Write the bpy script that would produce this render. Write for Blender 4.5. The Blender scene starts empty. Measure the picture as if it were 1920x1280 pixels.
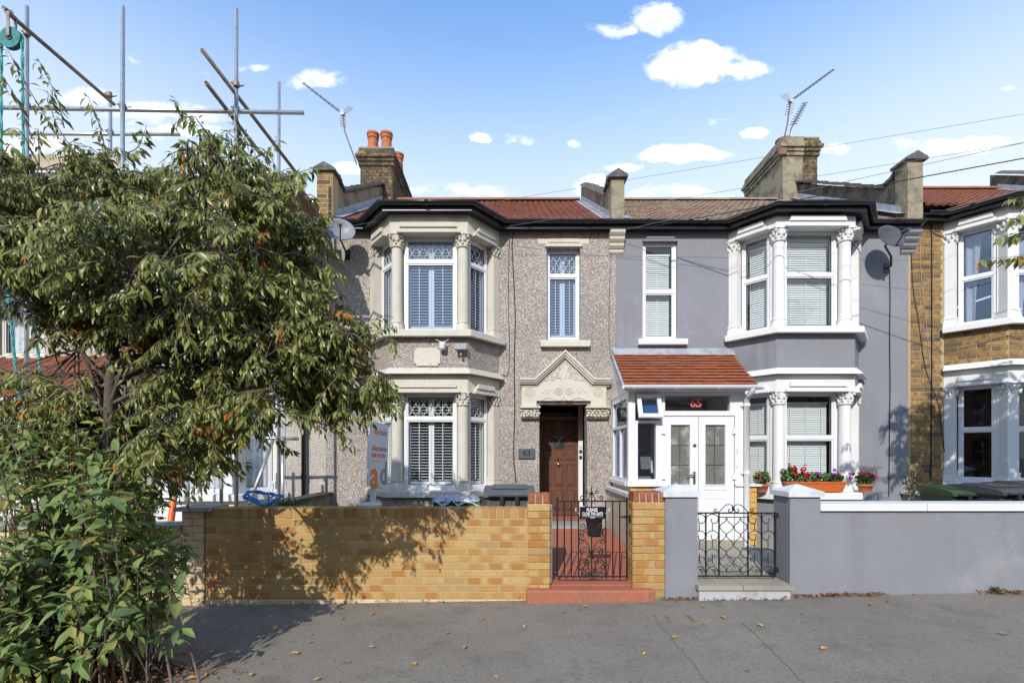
import bpy, bmesh, math, random
import numpy as np
from mathutils import Vector, Matrix, Euler, noise

rnd = random.Random(11)
scene = bpy.context.scene
col = scene.collection
F, HY, CX, CZ = 905.0, 850.0, 960.0, 1.52          # focal length, horizon, centre (photo pixels), eye height (m)
def X(px, D): return (px - CX) * D / F
def Z(py, D): return CZ + (HY - py) * D / F
rad = math.radians

# ------------------------------------------------------------------ camera, sky, sun, exposure
cam = bpy.data.cameras.new("camera")
cam.sensor_width = 36.0
cam.lens = F / 1920 * 36.0
cam.shift_y = (HY - 640) / 1920
cam.clip_end = 2000
camo = bpy.data.objects.new("camera", cam)
camo.location = (0, 0, CZ); camo.rotation_euler = (rad(90), 0, 0)
col.objects.link(camo); scene.camera = camo

SUN_EL, SUN_AZ = rad(32), rad(14)                    # sun behind the camera, a little to its left
sun = bpy.data.lights.new("sun", 'SUN'); sun.energy = 2.05; sun.angle = rad(0.5); sun.color = (1.0, 0.95, 0.87)
suno = bpy.data.objects.new("sun", sun)
ldir = Vector((math.sin(SUN_AZ) * math.cos(SUN_EL), math.cos(SUN_AZ) * math.cos(SUN_EL), -math.sin(SUN_EL)))
suno.rotation_euler = ldir.to_track_quat('-Z', 'Y').to_euler(); suno.location = (-3, -6, 8)
col.objects.link(suno)

world = bpy.data.worlds.new("World"); scene.world = world; world.use_nodes = True
wt = world.node_tree; wt.nodes.clear()
def wn(t, **k):
    n = wt.nodes.new(t)
    for a, b in k.items(): setattr(n, a, b)
    return n
def wl(a, b): wt.links.new(a, b)
def wmath(op, a, b=None, c=None, clamp=False):
    n = wn('ShaderNodeMath', operation=op); n.use_clamp = clamp
    for i, v in enumerate((a, b, c)):
        if v is None: continue
        if isinstance(v, (int, float)): n.inputs[i].default_value = v
        else: wl(v, n.inputs[i])
    return n.outputs[0]
sky = wn('ShaderNodeTexSky', sky_type='NISHITA'); sky.sun_disc = False
sky.sun_elevation = SUN_EL; sky.sun_rotation = math.pi + SUN_AZ
sky.air_density = 1.4; sky.dust_density = 0.1; sky.ozone_density = 6.0; sky.altitude = 50
SKY_STRENGTH = 0.15
tc = wn('ShaderNodeTexCoord')
sep = wn('ShaderNodeSeparateXYZ'); wl(tc.outputs['Generated'], sep.inputs[0])
nz = wn('ShaderNodeTexNoise'); nz.inputs['Scale'].default_value = 9; nz.inputs['Detail'].default_value = 7; nz.inputs['Roughness'].default_value = .62
wl(tc.outputs['Generated'], nz.inputs['Vector'])
nsep = wn('ShaderNodeSeparateColor'); wl(nz.outputs['Color'], nsep.inputs[0])
ysafe = wmath('MAXIMUM', sep.outputs[1], 0.05)
u0 = wmath('DIVIDE', sep.outputs[0], ysafe); v0 = wmath('DIVIDE', sep.outputs[2], ysafe)
u = wmath('ADD', u0, wmath('MULTIPLY', wmath('SUBTRACT', nsep.outputs[0], .5), .11))
v = wmath('ADD', v0, wmath('MULTIPLY', wmath('SUBTRACT', nsep.outputs[1], .5), .07))
# fair-weather cumulus, each a direction in the sky with its own size
CLOUDS = [(1300, 118, 112, 46, 1.5), (1238, 30, 60, 34, .8), (1290, 288, 100, 24, 1.5), (1175, 316, 52, 13, 1.0), (1420, 242, 34, 12, 1.2),
          (905, 262, 26, 11, 1.1), (968, 262, 34, 11, .5), (1070, 267, 20, 9, .7), (1800, 270, 130, 22, .8), (590, 148, 55, 20, .6),
          (470, 122, 30, 10, .5), (390, 142, 40, 9, .35), (652, 312, 30, 12, .9), (1110, 346, 50, 16, .9), (310, 215, 130, 26, .7),
          (160, 185, 70, 24, .7), (900, 362, 80, 14, .5), (1350, 222, 24, 8, .5), (1158, 52, 44, 14, .55), (1390, 128, 60, 22, .8), (1150, 45, 60, 12, .4), (256, 110, 22, 9, .45),
          (1560, 285, 50, 12, .6), (1905, 160, 36, 8, .5), (330, 248, 100, 16, .7), (60, 275, 90, 22, .7), (1250, 365, 150, 14, .5), (780, 350, 60, 12, .3)]
acc = None
for px, py, rx, ry, s in CLOUDS:
    a = wmath('DIVIDE', wmath('SUBTRACT', u, (px - CX) / F), rx / F)
    b = wmath('DIVIDE', wmath('SUBTRACT', v, (HY - py) / F), ry / F)
    d = wmath('ADD', wmath('MULTIPLY', a, a), wmath('MULTIPLY', b, b))
    m = wmath('MULTIPLY', wmath('SUBTRACT', 1.0, d, clamp=True), s)
    acc = m if acc is None else wmath('MAXIMUM', acc, m)
front = wmath('GREATER_THAN', sep.outputs[1], 0.06)
acc = wmath('MULTIPLY', acc, front)
# the same scattered small clouds in the rest of the sky
nz2 = wn('ShaderNodeTexNoise'); nz2.inputs['Scale'].default_value = 4.2; nz2.inputs['Detail'].default_value = 8
wl(tc.outputs['Generated'], nz2.inputs['Vector'])
rest = wmath('MULTIPLY', wmath('SUBTRACT', nz2.outputs['Fac'], .6, clamp=True), 7, clamp=True)
rest = wmath('MULTIPLY', rest, wmath('SUBTRACT', 1.0, front))
uvc = wn('ShaderNodeCombineXYZ'); wl(u0, uvc.inputs[0]); wl(wmath('MULTIPLY', v0, 1.7), uvc.inputs[1])
nz3 = wn('ShaderNodeTexNoise'); nz3.inputs['Scale'].default_value = 15; nz3.inputs['Detail'].default_value = 10; nz3.inputs['Roughness'].default_value = .66; nz3.inputs['Distortion'].default_value = .35
wl(uvc.outputs[0], nz3.inputs['Vector'])
puff = wmath('MULTIPLY_ADD', wmath('SUBTRACT', nz3.outputs['Fac'], .5), 4.2, .0)
body = wmath('ADD', wmath('MULTIPLY', acc, 1.25), wmath('MULTIPLY', puff, wmath('MINIMUM', wmath('MULTIPLY', acc, 3.0), 1.0)))
body = wmath('MULTIPLY', wmath('SUBTRACT', body, .06, clamp=True), .80, clamp=True)
body = wmath('SMOOTH_MIN', body, .97, .35)
mask = wmath('ADD', body, rest, clamp=True)
# thin high haze that whitens the lower sky all round
veil = wn('ShaderNodeMapRange', interpolation_type='SMOOTHSTEP'); veil.inputs['From Min'].default_value = .34; veil.inputs['From Max'].default_value = .705
veil.inputs['To Min'].default_value = .97; veil.inputs['To Max'].default_value = 0.0; wl(sep.outputs[2], veil.inputs['Value'])
mixv = wn('ShaderNodeMix', data_type='RGBA'); wl(veil.outputs[0], mixv.inputs['Factor']); wl(sky.outputs[0], mixv.inputs['A']); mixv.inputs['B'].default_value = (2.8, 3.1, 3.4, 1)
mixc = wn('ShaderNodeMix', data_type='RGBA')
wl(mask, mixc.inputs['Factor']); wl(mixv.outputs['Result'], mixc.inputs['A']); mixc.inputs['B'].default_value = (4.6, 4.7, 4.8, 1)
bg = wn('ShaderNodeBackground'); bg.inputs['Strength'].default_value = SKY_STRENGTH
wl(mixc.outputs['Result'], bg.inputs['Color'])
out = wn('ShaderNodeOutputWorld'); wl(bg.outputs[0], out.inputs['Surface'])

vs = scene.view_settings
vs.view_transform = 'Standard'; vs.look = 'None'; vs.exposure = 1.07; vs.gamma = 1.0; vs.use_curve_mapping = False
scene.cycles.max_bounces = 8; scene.cycles.transparent_max_bounces = 16
scene.cycles.caustics_reflective = False; scene.cycles.caustics_refractive = False

# ------------------------------------------------------------------ materials
def lin(r, g, b):                                    # sRGB 0-255 to linear
    f = lambda c: (c / 255 / 12.92) if c <= 10 else ((c / 255 + .055) / 1.055) ** 2.4
    return (f(r), f(g), f(b))
MATS = {}
def M(name, base, rough=.75, layers=(), bump=(), spec=.35, metal=0.0, ramp=None, attr=None, transl=0.0, coat=0.0):
    """base colour; layers = (scale, colour, lo, hi[, stretch]) noise stains; bump = (scale, strength, dist); ramp = colours picked per object (or per leaf by attr)"""
    m = bpy.data.materials.new(name); m.use_nodes = True; MATS[name] = m
    t = m.node_tree; N = t.nodes; L = t.links
    bs = N['Principled BSDF']; bs.inputs['Roughness'].default_value = rough; bs.inputs['Metallic'].default_value = metal
    bs.inputs['Specular IOR Level'].default_value = spec
    if coat: bs.inputs['Coat Weight'].default_value = coat; bs.inputs['Coat Roughness'].default_value = .15
    geo = N.new('ShaderNodeNewGeometry')
    if ramp:
        r = N.new('ShaderNodeValToRGB')
        e = r.color_ramp.elements
        while len(e) < len(ramp): e.new(.5)
        for i, c in enumerate(ramp):
            e[i].position = i / (len(ramp) - 1); e[i].color = (*c, 1)
        if attr:
            a = N.new('ShaderNodeAttribute'); a.attribute_name = attr; L.new(a.outputs['Fac'], r.inputs[0])
        else:
            a = N.new('ShaderNodeObjectInfo'); L.new(a.outputs['Random'], r.inputs[0])
        cur = r.outputs[0]
    else:
        c = N.new('ShaderNodeRGB'); c.outputs[0].default_value = (*base, 1); cur = c.outputs[0]
    for ly in layers:
        sc, colr, lo, hi = ly[:4]
        n = N.new('ShaderNodeTexNoise'); n.inputs['Scale'].default_value = sc; n.inputs['Detail'].default_value = 5; n.inputs['Roughness'].default_value = .6
        if len(ly) > 4:
            mp = N.new('ShaderNodeMapping'); mp.inputs['Scale'].default_value = ly[4]; L.new(geo.outputs['Position'], mp.inputs[0]); L.new(mp.outputs[0], n.inputs['Vector'])
        else: L.new(geo.outputs['Position'], n.inputs['Vector'])
        mr = N.new('ShaderNodeMapRange'); mr.inputs['From Min'].default_value = lo; mr.inputs['From Max'].default_value = hi; L.new(n.outputs['Fac'], mr.inputs[0])
        mx = N.new('ShaderNodeMix'); mx.data_type = 'RGBA'
        L.new(mr.outputs[0], mx.inputs['Factor']); L.new(cur, mx.inputs['A']); mx.inputs['B'].default_value = (*colr, 1)
        cur = mx.outputs['Result']
    L.new(cur, bs.inputs['Base Color'])
    if bump:
        n = N.new('ShaderNodeTexNoise'); n.inputs['Scale'].default_value = bump[0]; n.inputs['Detail'].default_value = 4
        L.new(geo.outputs['Position'], n.inputs['Vector'])
        b = N.new('ShaderNodeBump'); b.inputs['Strength'].default_value = bump[1]; b.inputs['Distance'].default_value = bump[2] if len(bump) > 2 else .01
        L.new(n.outputs['Fac'], b.inputs['Height']); L.new(b.outputs[0], bs.inputs['Normal'])
    if transl:
        tr = N.new('ShaderNodeBsdfTranslucent'); L.new(cur, tr.inputs[0])
        ms = N.new('ShaderNodeMixShader'); ms.inputs[0].default_value = transl
        L.new(bs.outputs[0], ms.inputs[1]); L.new(tr.outputs[0], ms.inputs[2]); L.new(ms.outputs[0], N['Material Output'].inputs[0])
    return m
def glass_mat(name, tint, ior=1.75, rough=0.0):
    m = bpy.data.materials.new(name); m.use_nodes = True; MATS[name] = m
    t = m.node_tree; N = t.nodes; L = t.links; N.clear()
    o = N.new('ShaderNodeOutputMaterial'); tr = N.new('ShaderNodeBsdfTransparent'); tr.inputs[0].default_value = (*tint, 1)
    gl = N.new('ShaderNodeBsdfGlossy'); gl.inputs['Roughness'].default_value = rough; gl.inputs[0].default_value = (.95, .97, 1, 1) if 'sky' not in name else (.48, .62, .86, 1)
    lw = N.new('ShaderNodeLayerWeight'); lw.inputs[0].default_value = .5; f0 = ((ior - 1) / (ior + 1)) ** 2
    pw_ = N.new('ShaderNodeMath'); pw_.operation = 'POWER'; pw_.inputs[1].default_value = 5; L.new(lw.outputs['Facing'], pw_.inputs[0])
    fr = N.new('ShaderNodeMath'); fr.operation = 'MULTIPLY_ADD'; fr.inputs[1].default_value = 1 - f0; fr.inputs[2].default_value = f0; L.new(pw_.outputs[0], fr.inputs[0])
    geo = N.new('ShaderNodeNewGeometry'); n = N.new('ShaderNodeTexNoise'); n.inputs['Scale'].default_value = 2.2; L.new(geo.outputs['Position'], n.inputs['Vector'])
    b = N.new('ShaderNodeBump'); b.inputs['Strength'].default_value = .12; b.inputs['Distance'].default_value = .02; L.new(n.outputs['Fac'], b.inputs['Height']); L.new(b.outputs[0], gl.inputs['Normal'])
    ms = N.new('ShaderNodeMixShader'); L.new(fr.outputs[0], ms.inputs[0]); L.new(tr.outputs[0], ms.inputs[1]); L.new(gl.outputs[0], ms.inputs[2]); L.new(ms.outputs[0], o.inputs[0])
    return m
def pebble_mat(name, cols):
    """pebbledash: small mixed stones thrown on render"""
    m = bpy.data.materials.new(name); m.use_nodes = True; MATS[name] = m
    t = m.node_tree; N = t.nodes; L = t.links; bs = N['Principled BSDF']; bs.inputs['Roughness'].default_value = .85; bs.inputs['Specular IOR Level'].default_value = .2
    geo = N.new('ShaderNodeNewGeometry')
    vo = N.new('ShaderNodeTexVoronoi'); vo.inputs['Scale'].default_value = 92; L.new(geo.outputs['Position'], vo.inputs['Vector'])
    sc = N.new('ShaderNodeSeparateColor'); L.new(vo.outputs['Color'], sc.inputs[0])
    r = N.new('ShaderNodeValToRGB'); e = r.color_ramp.elements
    while len(e) < len(cols): e.new(.5)
    for i, c in enumerate(cols): e[i].position = i / (len(cols) - 1); e[i].color = (*c, 1)
    L.new(sc.outputs[0], r.inputs[0])
    n = N.new('ShaderNodeTexNoise'); n.inputs['Scale'].default_value = 1.3; n.inputs['Detail'].default_value = 6; L.new(geo.outputs['Position'], n.inputs['Vector'])
    mr = N.new('ShaderNodeMapRange'); mr.inputs['From Min'].default_value = .35; mr.inputs['From Max'].default_value = .7; mr.inputs['To Min'].default_value = .86; mr.inputs['To Max'].default_value = 1.08; L.new(n.outputs['Fac'], mr.inputs[0])
    mx = N.new('ShaderNodeMix'); mx.data_type = 'RGBA'; mx.blend_type = 'MULTIPLY'; mx.inputs['Factor'].default_value = 1
    L.new(r.outputs[0], mx.inputs['A']); L.new(mr.outputs[0], mx.inputs['B']); L.new(mx.outputs['Result'], bs.inputs['Base Color'])
    b = N.new('ShaderNodeBump'); b.inputs['Strength'].default_value = .55; b.inputs['Distance'].default_value = .012; b.invert = True
    L.new(vo.outputs['Distance'], b.inputs['Height']); L.new(b.outputs[0], bs.inputs['Normal'])
    return m

pebble_mat('pebbledash', [(.15, .122, .105), (.275, .235, .205), (.34, .295, .262), (.385, .34, .305), (.66, .62, .57)])
pebble_mat('pebbledash_pale', [(.30, .27, .23), (.46, .42, .37), (.60, .56, .50)])
M('stone_cream', (.57, .535, .455), .85, [(3, (.49, .455, .375), .5, .75), (14, (.51, .475, .40), .55, .7), (6, (.30, .27, .215), .6, .85, (1, 1, .25))], (60, .25, .004), .2)
M('render_grey', (.236, .240, .268), .8, [(1.3, (.208, .212, .238), .42, .7), (9, (.255, .259, .287), .55, .75), (3.2, (.175, .177, .19), .54, .80, (1, 1, .10)), (2.1, (.275, .275, .288), .56, .72), (26, (.21, .21, .225), .58, .74), (.5, (.22, .222, .24), .45, .6)], (90, .12, .003), .25)
M('paint_white', (.70, .70, .69), .55, [(4, (.68, .68, .66), .55, .8), (5, (.58, .57, .53), .6, .85, (1, 1, .2))], (40, .1, .003), .3)
M('upvc_white', (.71, .71, .72), .30, [(6, (.66, .66, .65), .58, .85)], (), .5)
M('timber_white', (.74, .74, .73), .45, [(7, (.62, .61, .57), .6, .8)], (), .35)
M('gasket', (.02, .02, .022), .6)
M('lead_came', (.52, .53, .54), .45, (), (), .5)
M('louvre', (.80, .81, .83), .4)
M('blind', (.74, .76, .75), .6)
M('lace', (.74, .75, .78), .9, [(30, (.5, .51, .55), .5, .6)], (), .1)
M('curtain_dark', (.10, .085, .09), .9)
M('curtain_pale', (.5, .48, .47), .9)
M('interior', (.10, .09, .085), .9)
glass_mat('glass', (.92, .95, .955), 1.95)
glass_mat('glass_sky', (.80, .86, .92), 2.9)
glass_mat('glass_dark', (.42, .45, .47), 1.7)
M('glass_frosted', (.15, .155, .14), .16, [(5, (.34, .345, .32), .5, .68)], (70, .3, .004), .6)
M('black_trim', (.018, .018, .02), .32, [(12, (.05, .048, .044), .62, .8)], (), .5)
M('gutter_black', (.014, .014, .016), .28, [(6, (.05, .05, .045), .62, .8)], (), .5)
M('lead_flashing', (.36, .38, .41), .5, [(5, (.22, .235, .26), .45, .7)], (20, .2, .01), .4)
M('tile_red', (.25, .085, .05), .8, [(5, (.14, .065, .045), .42, .6), (40, (.32, .14, .09), .55, .75)], (60, .3, .005), .2)
M('tile_brown', (.23, .145, .10), .85, [(3, (.30, .24, .18), .42, .6), (22, (.145, .09, .065), .5, .68)], (60, .3, .005), .2)
M('ridge_red', None, .8, [(18, (.23, .11, .07), .5, .7)], (50, .3, .005), .2, ramp=[(.27, .11, .065), (.32, .135, .08), (.24, .10, .06)])
M('ridge_brown', None, .85, [(18, (.30, .26, .2), .5, .7)], (50, .3, .005), .2, ramp=[(.25, .19, .14), (.32, .26, .2), (.22, .16, .12)])
M('porch_tile', None, .7, [(9, (.24, .075, .035), .5, .7)], (70, .25, .003), .25, ramp=[(.30, .085, .035), (.36, .105, .042), (.27, .08, .038), (.385, .125, .05)])
M('brick_buff', None, .85, [(30, (.38, .25, .09), .52, .68, (1, 1, 3)), (45, (.50, .37, .18), .58, .75), (3, (.26, .19, .10), .58, .8)], (90, .35, .004), .15,
  ramp=[(.45, .285, .105), (.49, .325, .13), (.43, .235, .08), (.51, .35, .155), (.44, .28, .105), (.47, .305, .12), (.37, .225, .10), (.49, .33, .14)])
M('brick_pale', None, .85, [(12, (.52, .38, .22), .5, .7)], (90, .35, .004), .15, ramp=[(.62, .48, .30), (.56, .43, .28), (.66, .52, .33)])
M('brick_red', None, .85, [(15, (.20, .075, .045), .5, .7)], (90, .4, .004), .15, ramp=[(.34, .12, .07), (.28, .10, .06), (.38, .15, .085)])
M('brick_stock', None, .9, [(14, (.13, .088, .05), .46, .68), (50, (.50, .34, .16), .6, .75)], (80, .5, .005), .12,
  ramp=[(.27, .165, .075), (.34, .21, .085), (.215, .135, .07), (.39, .24, .095), (.15, .10, .062), (.32, .19, .072), (.085, .07, .056), (.30, .20, .095)])
M('brick_soot', None, .9, [(10, (.055, .048, .040), .42, .6), (40, (.27, .215, .125), .62, .75)], (80, .5, .005), .12,
  ramp=[(.17, .125, .068), (.11, .088, .058), (.25, .17, .075), (.08, .068, .05), (.20, .145, .072), (.29, .19, .075)])
M('brick_porch', None, .85, [(10, (.56, .33, .09), .5, .7)], (90, .3, .004), .15, ramp=[(.62, .37, .10), (.56, .31, .085), (.66, .42, .13)])
M('mortar', (.43, .345, .20), .95, [(20, (.34, .31, .26), .5, .7)], (120, .4, .004), .1)
M('mortar_dark', (.30, .27, .23), .95, [(8, (.17, .15, .13), .5, .7)], (120, .4, .004), .1)
M('cement_old', (.295, .255, .175), .9, [(4, (.145, .125, .09), .46, .64), (22, (.37, .34, .27), .55, .75)], (40, .5, .008), .15)
M('cement_dark', (.125, .115, .09), .9, [(5, (.06, .056, .048), .45, .62), (25, (.22, .20, .15), .58, .75)], (40, .5, .008), .15)
M('coping_dark', (.10, .095, .088), .85, [(8, (.19, .175, .15), .5, .7)], (50, .4, .006), .2)
M('terracotta', (.46, .15, .065), .7, [(10, (.34, .115, .055), .5, .7)], (50, .2, .004), .25)
M('terracotta_dark', (.24, .085, .05), .8, [(10, (.10, .05, .04), .45, .65)], (50, .3, .004), .2)
M('plastic_terracotta', (.56, .13, .035), .42, [(8, (.46, .11, .035), .5, .7)], (), .4)
M('asphalt', (.215, .188, .150), .92, [(0.8, (.245, .216, .174), .4, .65), (2.6, (.175, .154, .125), .5, .7), (60, (.32, .29, .25), .58, .72), (38, (.11, .104, .094), .55, .7)], (170, .6, .006), .25)
M('asphalt_road', (.06, .06, .062), .9, [(120, (.12, .12, .12), .6, .75)], (120, .5, .006), .25)
M('asphalt_seam', (.18, .155, .12), .95, [(30, (.24, .19, .12), .42, .58)], (60, .5, .004), .1)
M('kerb_granite', (.30, .30, .29), .85, [(60, (.2, .2, .2), .5, .7)], (60, .3, .004), .25)
M('concrete', (.33, .32, .29), .9, [(3, (.26, .25, .225), .45, .65), (40, (.38, .37, .34), .55, .75)], (60, .4, .004), .2)
M('concrete_path', (.335, .305, .24), .9, [(2.5, (.26, .24, .195), .45, .65), (50, (.38, .35, .29), .55, .75)], (70, .4, .004), .2)
M('concrete_painted', (.42, .43, .445), .85, [(5, (.29, .285, .27), .52, .7), (24, (.50, .51, .53), .55, .75)], (50, .4, .004), .2)
M('path_red', (.38, .115, .065), .8, [(1.7, (.30, .15, .105), .48, .72), (12, (.41, .145, .09), .5, .7), (5, (.25, .13, .09), .6, .8)], (50, .25, .004), .25)
M('step_red', (.36, .125, .075), .8, [(3, (.25, .125, .09), .46, .68), (20, (.44, .15, .09), .5, .7)], (50, .3, .004), .25)
M('soil', (.055, .038, .025), .95, [(12, (.10, .065, .04), .5, .7)], (30, .8, .02), .1)
M('wall_beige', (.55, .49, .375), .85, [(3, (.46, .41, .32), .5, .7)], (60, .25, .004), .2)
M('coping_grey', (.62, .63, .64), .7, [(6, (.48, .485, .48), .5, .72)], (60, .3, .003), .25)
M('door_wood', (.135, .058, .036), .42, [(6, (.09, .038, .023), .45, .65, (6, 6, .6)), (30, (.155, .055, .03), .55, .75, (5, 5, .5))], (), .45)
M('frame_brown', (.30, .165, .085), .5, [(20, (.22, .115, .06), .5, .7, (1, 1, 6))], (), .35)
M('brass', (.70, .50, .20), .25, (), (), .5, 1.0)
M('chrome', (.72, .72, .74), .22, (), (), .5, 1.0)
M('galvanised', (.50, .51, .52), .42, [(14, (.36, .37, .38), .5, .7), (3, (.58, .58, .57), .5, .7)], (), .5, .75)
M('tube_rusty', (.27, .23, .19), .6, [(10, (.17, .125, .09), .48, .66)], (), .4, .4)
M('iron_black', (.012, .012, .013), .42, [(30, (.04, .035, .03), .62, .75)], (60, .2, .002), .5)
M('board_timber', None, .85, [(5, (.20, .135, .07), .5, .68, (.4, 4, 4))], (), .15, ramp=[(.30, .20, .10), (.36, .25, .14), (.26, .175, .09)])
M('toe_board', (.47, .40, .30), .85, [(4, (.36, .30, .22), .5, .68, (.4, 4, 4))], (), .15)
M('orange_plastic', (.85, .13, .012), .4)
M('yellow_plastic', (.70, .60, .10), .5)
M('pulley_teal', (.03, .20, .20), .4, [(20, (.02, .1, .1), .5, .7)], (), .4)
M('rope_teal', (.10, .42, .40), .8, [(60, (.05, .26, .25), .45, .6)], (), .2)
M('hose_blue', (.04, .22, .60), .4)
M('dish_grey', (.215, .225, .245), .45, (), (), .4, .0)
M('dish_dark', (.085, .085, .105), .7, (), (), .2, 0)
M('aerial_metal', (.13, .125, .13), .5, (), (), .5, .3)
M('mast_rust', (.22, .12, .085), .7, [(20, (.30, .16, .1), .5, .7)], (), .3, .3)
M('aerial_white', (.62, .62, .62), .5)
M('cable_black', (.012, .012, .013), .5)
M('cable_grey', (.15, .15, .16), .6)
M('cable_pink', (.42, .28, .25), .6)
M('slate_plate', (.085, .095, .11), .5, (), (), .3)
M('text_dark', (.012, .012, .014), .5)
M('text_white', (.82, .82, .82), .5)
M('text_red', (.62, .06, .04), .5)
M('text_pink', (.75, .42, .38), .5)
M('text_orange', (.80, .22, .03), .5)
M('text_teal', (.20, .27, .30), .5)
M('board_white', (.66, .65, .66), .5)
M('sign_black', (.012, .012, .016), .35)
M('bin_grey', (.085, .095, .11), .45, [(9, (.14, .15, .165), .55, .75)], (), .4)
M('bin_dark', (.055, .055, .058), .5, [(9, (.10, .10, .10), .55, .75)], (), .4)
M('bin_green', (.035, .075, .032), .5, [(9, (.07, .12, .055), .55, .75)], (), .4)
M('box_green', (.012, .11, .04), .45, [(9, (.02, .16, .06), .5, .7)], (), .4)
M('plastic_film', (.52, .50, .57), .3, [(14, (.30, .29, .36), .45, .62)], (30, .8, .02), .5)
M('pot_black', (.018, .018, .02), .5)
M('bark', (.11, .085, .065), .9, [(14, (.20, .17, .13), .5, .7, (1, 1, .4)), (6, (.06, .05, .04), .5, .7)], (40, .6, .01), .2)
M('twig', (.20, .15, .125), .85, [(9, (.11, .07, .055), .45, .65)], (), .2)
LEAFR = [(.055, .075, .016), (.13, .16, .032), (.20, .235, .05), (.25, .27, .062), (.15, .18, .038), (.30, .31, .085), (.19, .22, .05), (.32, .28, .06)]
M('leaf_cherry', None, .36, (), (), .5, ramp=LEAFR, attr='tone', transl=.28)
M('leaf_bush', None, .55, (), (), .35, ramp=[(.075, .125, .036), (.115, .185, .05), (.165, .24, .06), (.21, .285, .085), (.13, .20, .06), (.29, .32, .075), (.32, .25, .07)], attr='tone', transl=.25)
M('leaf_bush_piece', None, .55, [(14, (.14, .12, .045), .62, .8), (40, (.05, .085, .03), .55, .7)], (), .35, ramp=[(.10, .165, .065), (.15, .225, .085), (.20, .28, .10), (.25, .31, .085), (.135, .205, .08), (.30, .32, .09)], transl=.25)
M('leaf_cherry_piece', None, .36, (), (), .5, ramp=LEAFR, transl=.28)
M('leaf_autumn', None, .6, (), (), .3, ramp=[(.42, .11, .025), (.50, .22, .035), (.30, .075, .02)], attr='tone', transl=.2)
M('leaf_dry', None, .75, (), (), .2, ramp=[(.22, .10, .04), (.30, .13, .045), (.15, .075, .035), (.25, .09, .035), (.36, .19, .075)], attr='tone')
M('leaf_fallen', None, .7, (), (), .2, ramp=[(.50, .24, .05), (.62, .40, .06), (.40, .17, .05), (.33, .12, .04), (.55, .30, .10)])
M('geranium_leaf', None, .6, (), (), .3, ramp=[(.05, .10, .025), (.09, .15, .04), (.13, .18, .06)], attr='tone', transl=.2)
M('petal_red', (.62, .01, .02), .6, (), (), .2, transl=.2)
M('petal_purple', (.38, .06, .42), .6, (), (), .2, transl=.2)
M('petal_pink', (.62, .06, .16), .6, (), (), .2, transl=.2)
M('weed', None, .6, (), (), .3, ramp=[(.05, .09, .03), (.11, .16, .06)], attr='tone', transl=.2)
M('opposite_brick', (.26, .16, .10), .9, [(8, (.18, .115, .08), .45, .65)], (), .1)
M('opposite_roof', (.13, .09, .075), .9)

def fire_flash(name, colour):
    """kiln flash: a darker orange patch in the middle of many bricks, different on each"""
    t = MATS[name].node_tree; N = t.nodes; L = t.links; bs = N['Principled BSDF']; src = bs.inputs['Base Color'].links[0].from_socket
    def mt(op, a, b):
        n = N.new('ShaderNodeMath'); n.operation = op
        for i, v_ in enumerate((a, b)):
            if isinstance(v_, (int, float)): n.inputs[i].default_value = v_
            else: L.new(v_, n.inputs[i])
        return n.outputs[0]
    tcx = N.new('ShaderNodeTexCoord'); sp = N.new('ShaderNodeSeparateXYZ'); L.new(tcx.outputs['Object'], sp.inputs[0]); oi = N.new('ShaderNodeObjectInfo'); geo = N.new('ShaderNodeNewGeometry')
    nn = N.new('ShaderNodeTexNoise'); nn.inputs['Scale'].default_value = 16; L.new(geo.outputs['Position'], nn.inputs['Vector'])
    r2 = mt('FRACT', mt('MULTIPLY', oi.outputs['Random'], 17.31), 0.0)
    x = mt('ABSOLUTE', mt('ADD', sp.outputs[0], mt('MULTIPLY', mt('SUBTRACT', r2, .5), .06)), 0.0)
    edge = mt('ADD', x, mt('MULTIPLY', mt('SUBTRACT', nn.outputs['Fac'], .5), .09))
    mr = N.new('ShaderNodeMapRange'); mr.inputs['From Min'].default_value = .090; mr.inputs['From Max'].default_value = .050; L.new(edge, mr.inputs[0])
    st = N.new('ShaderNodeMapRange'); st.inputs['From Min'].default_value = .32; st.inputs['From Max'].default_value = .85; st.inputs['To Max'].default_value = .88; L.new(r2, st.inputs[0])
    mx = N.new('ShaderNodeMix'); mx.data_type = 'RGBA'; L.new(mt('MULTIPLY', mr.outputs[0], st.outputs[0]), mx.inputs['Factor']); L.new(src, mx.inputs['A']); mx.inputs['B'].default_value = (*colour, 1)
    L.new(mx.outputs['Result'], bs.inputs['Base Color'])
fire_flash('brick_buff', (.37, .165, .045))

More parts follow.
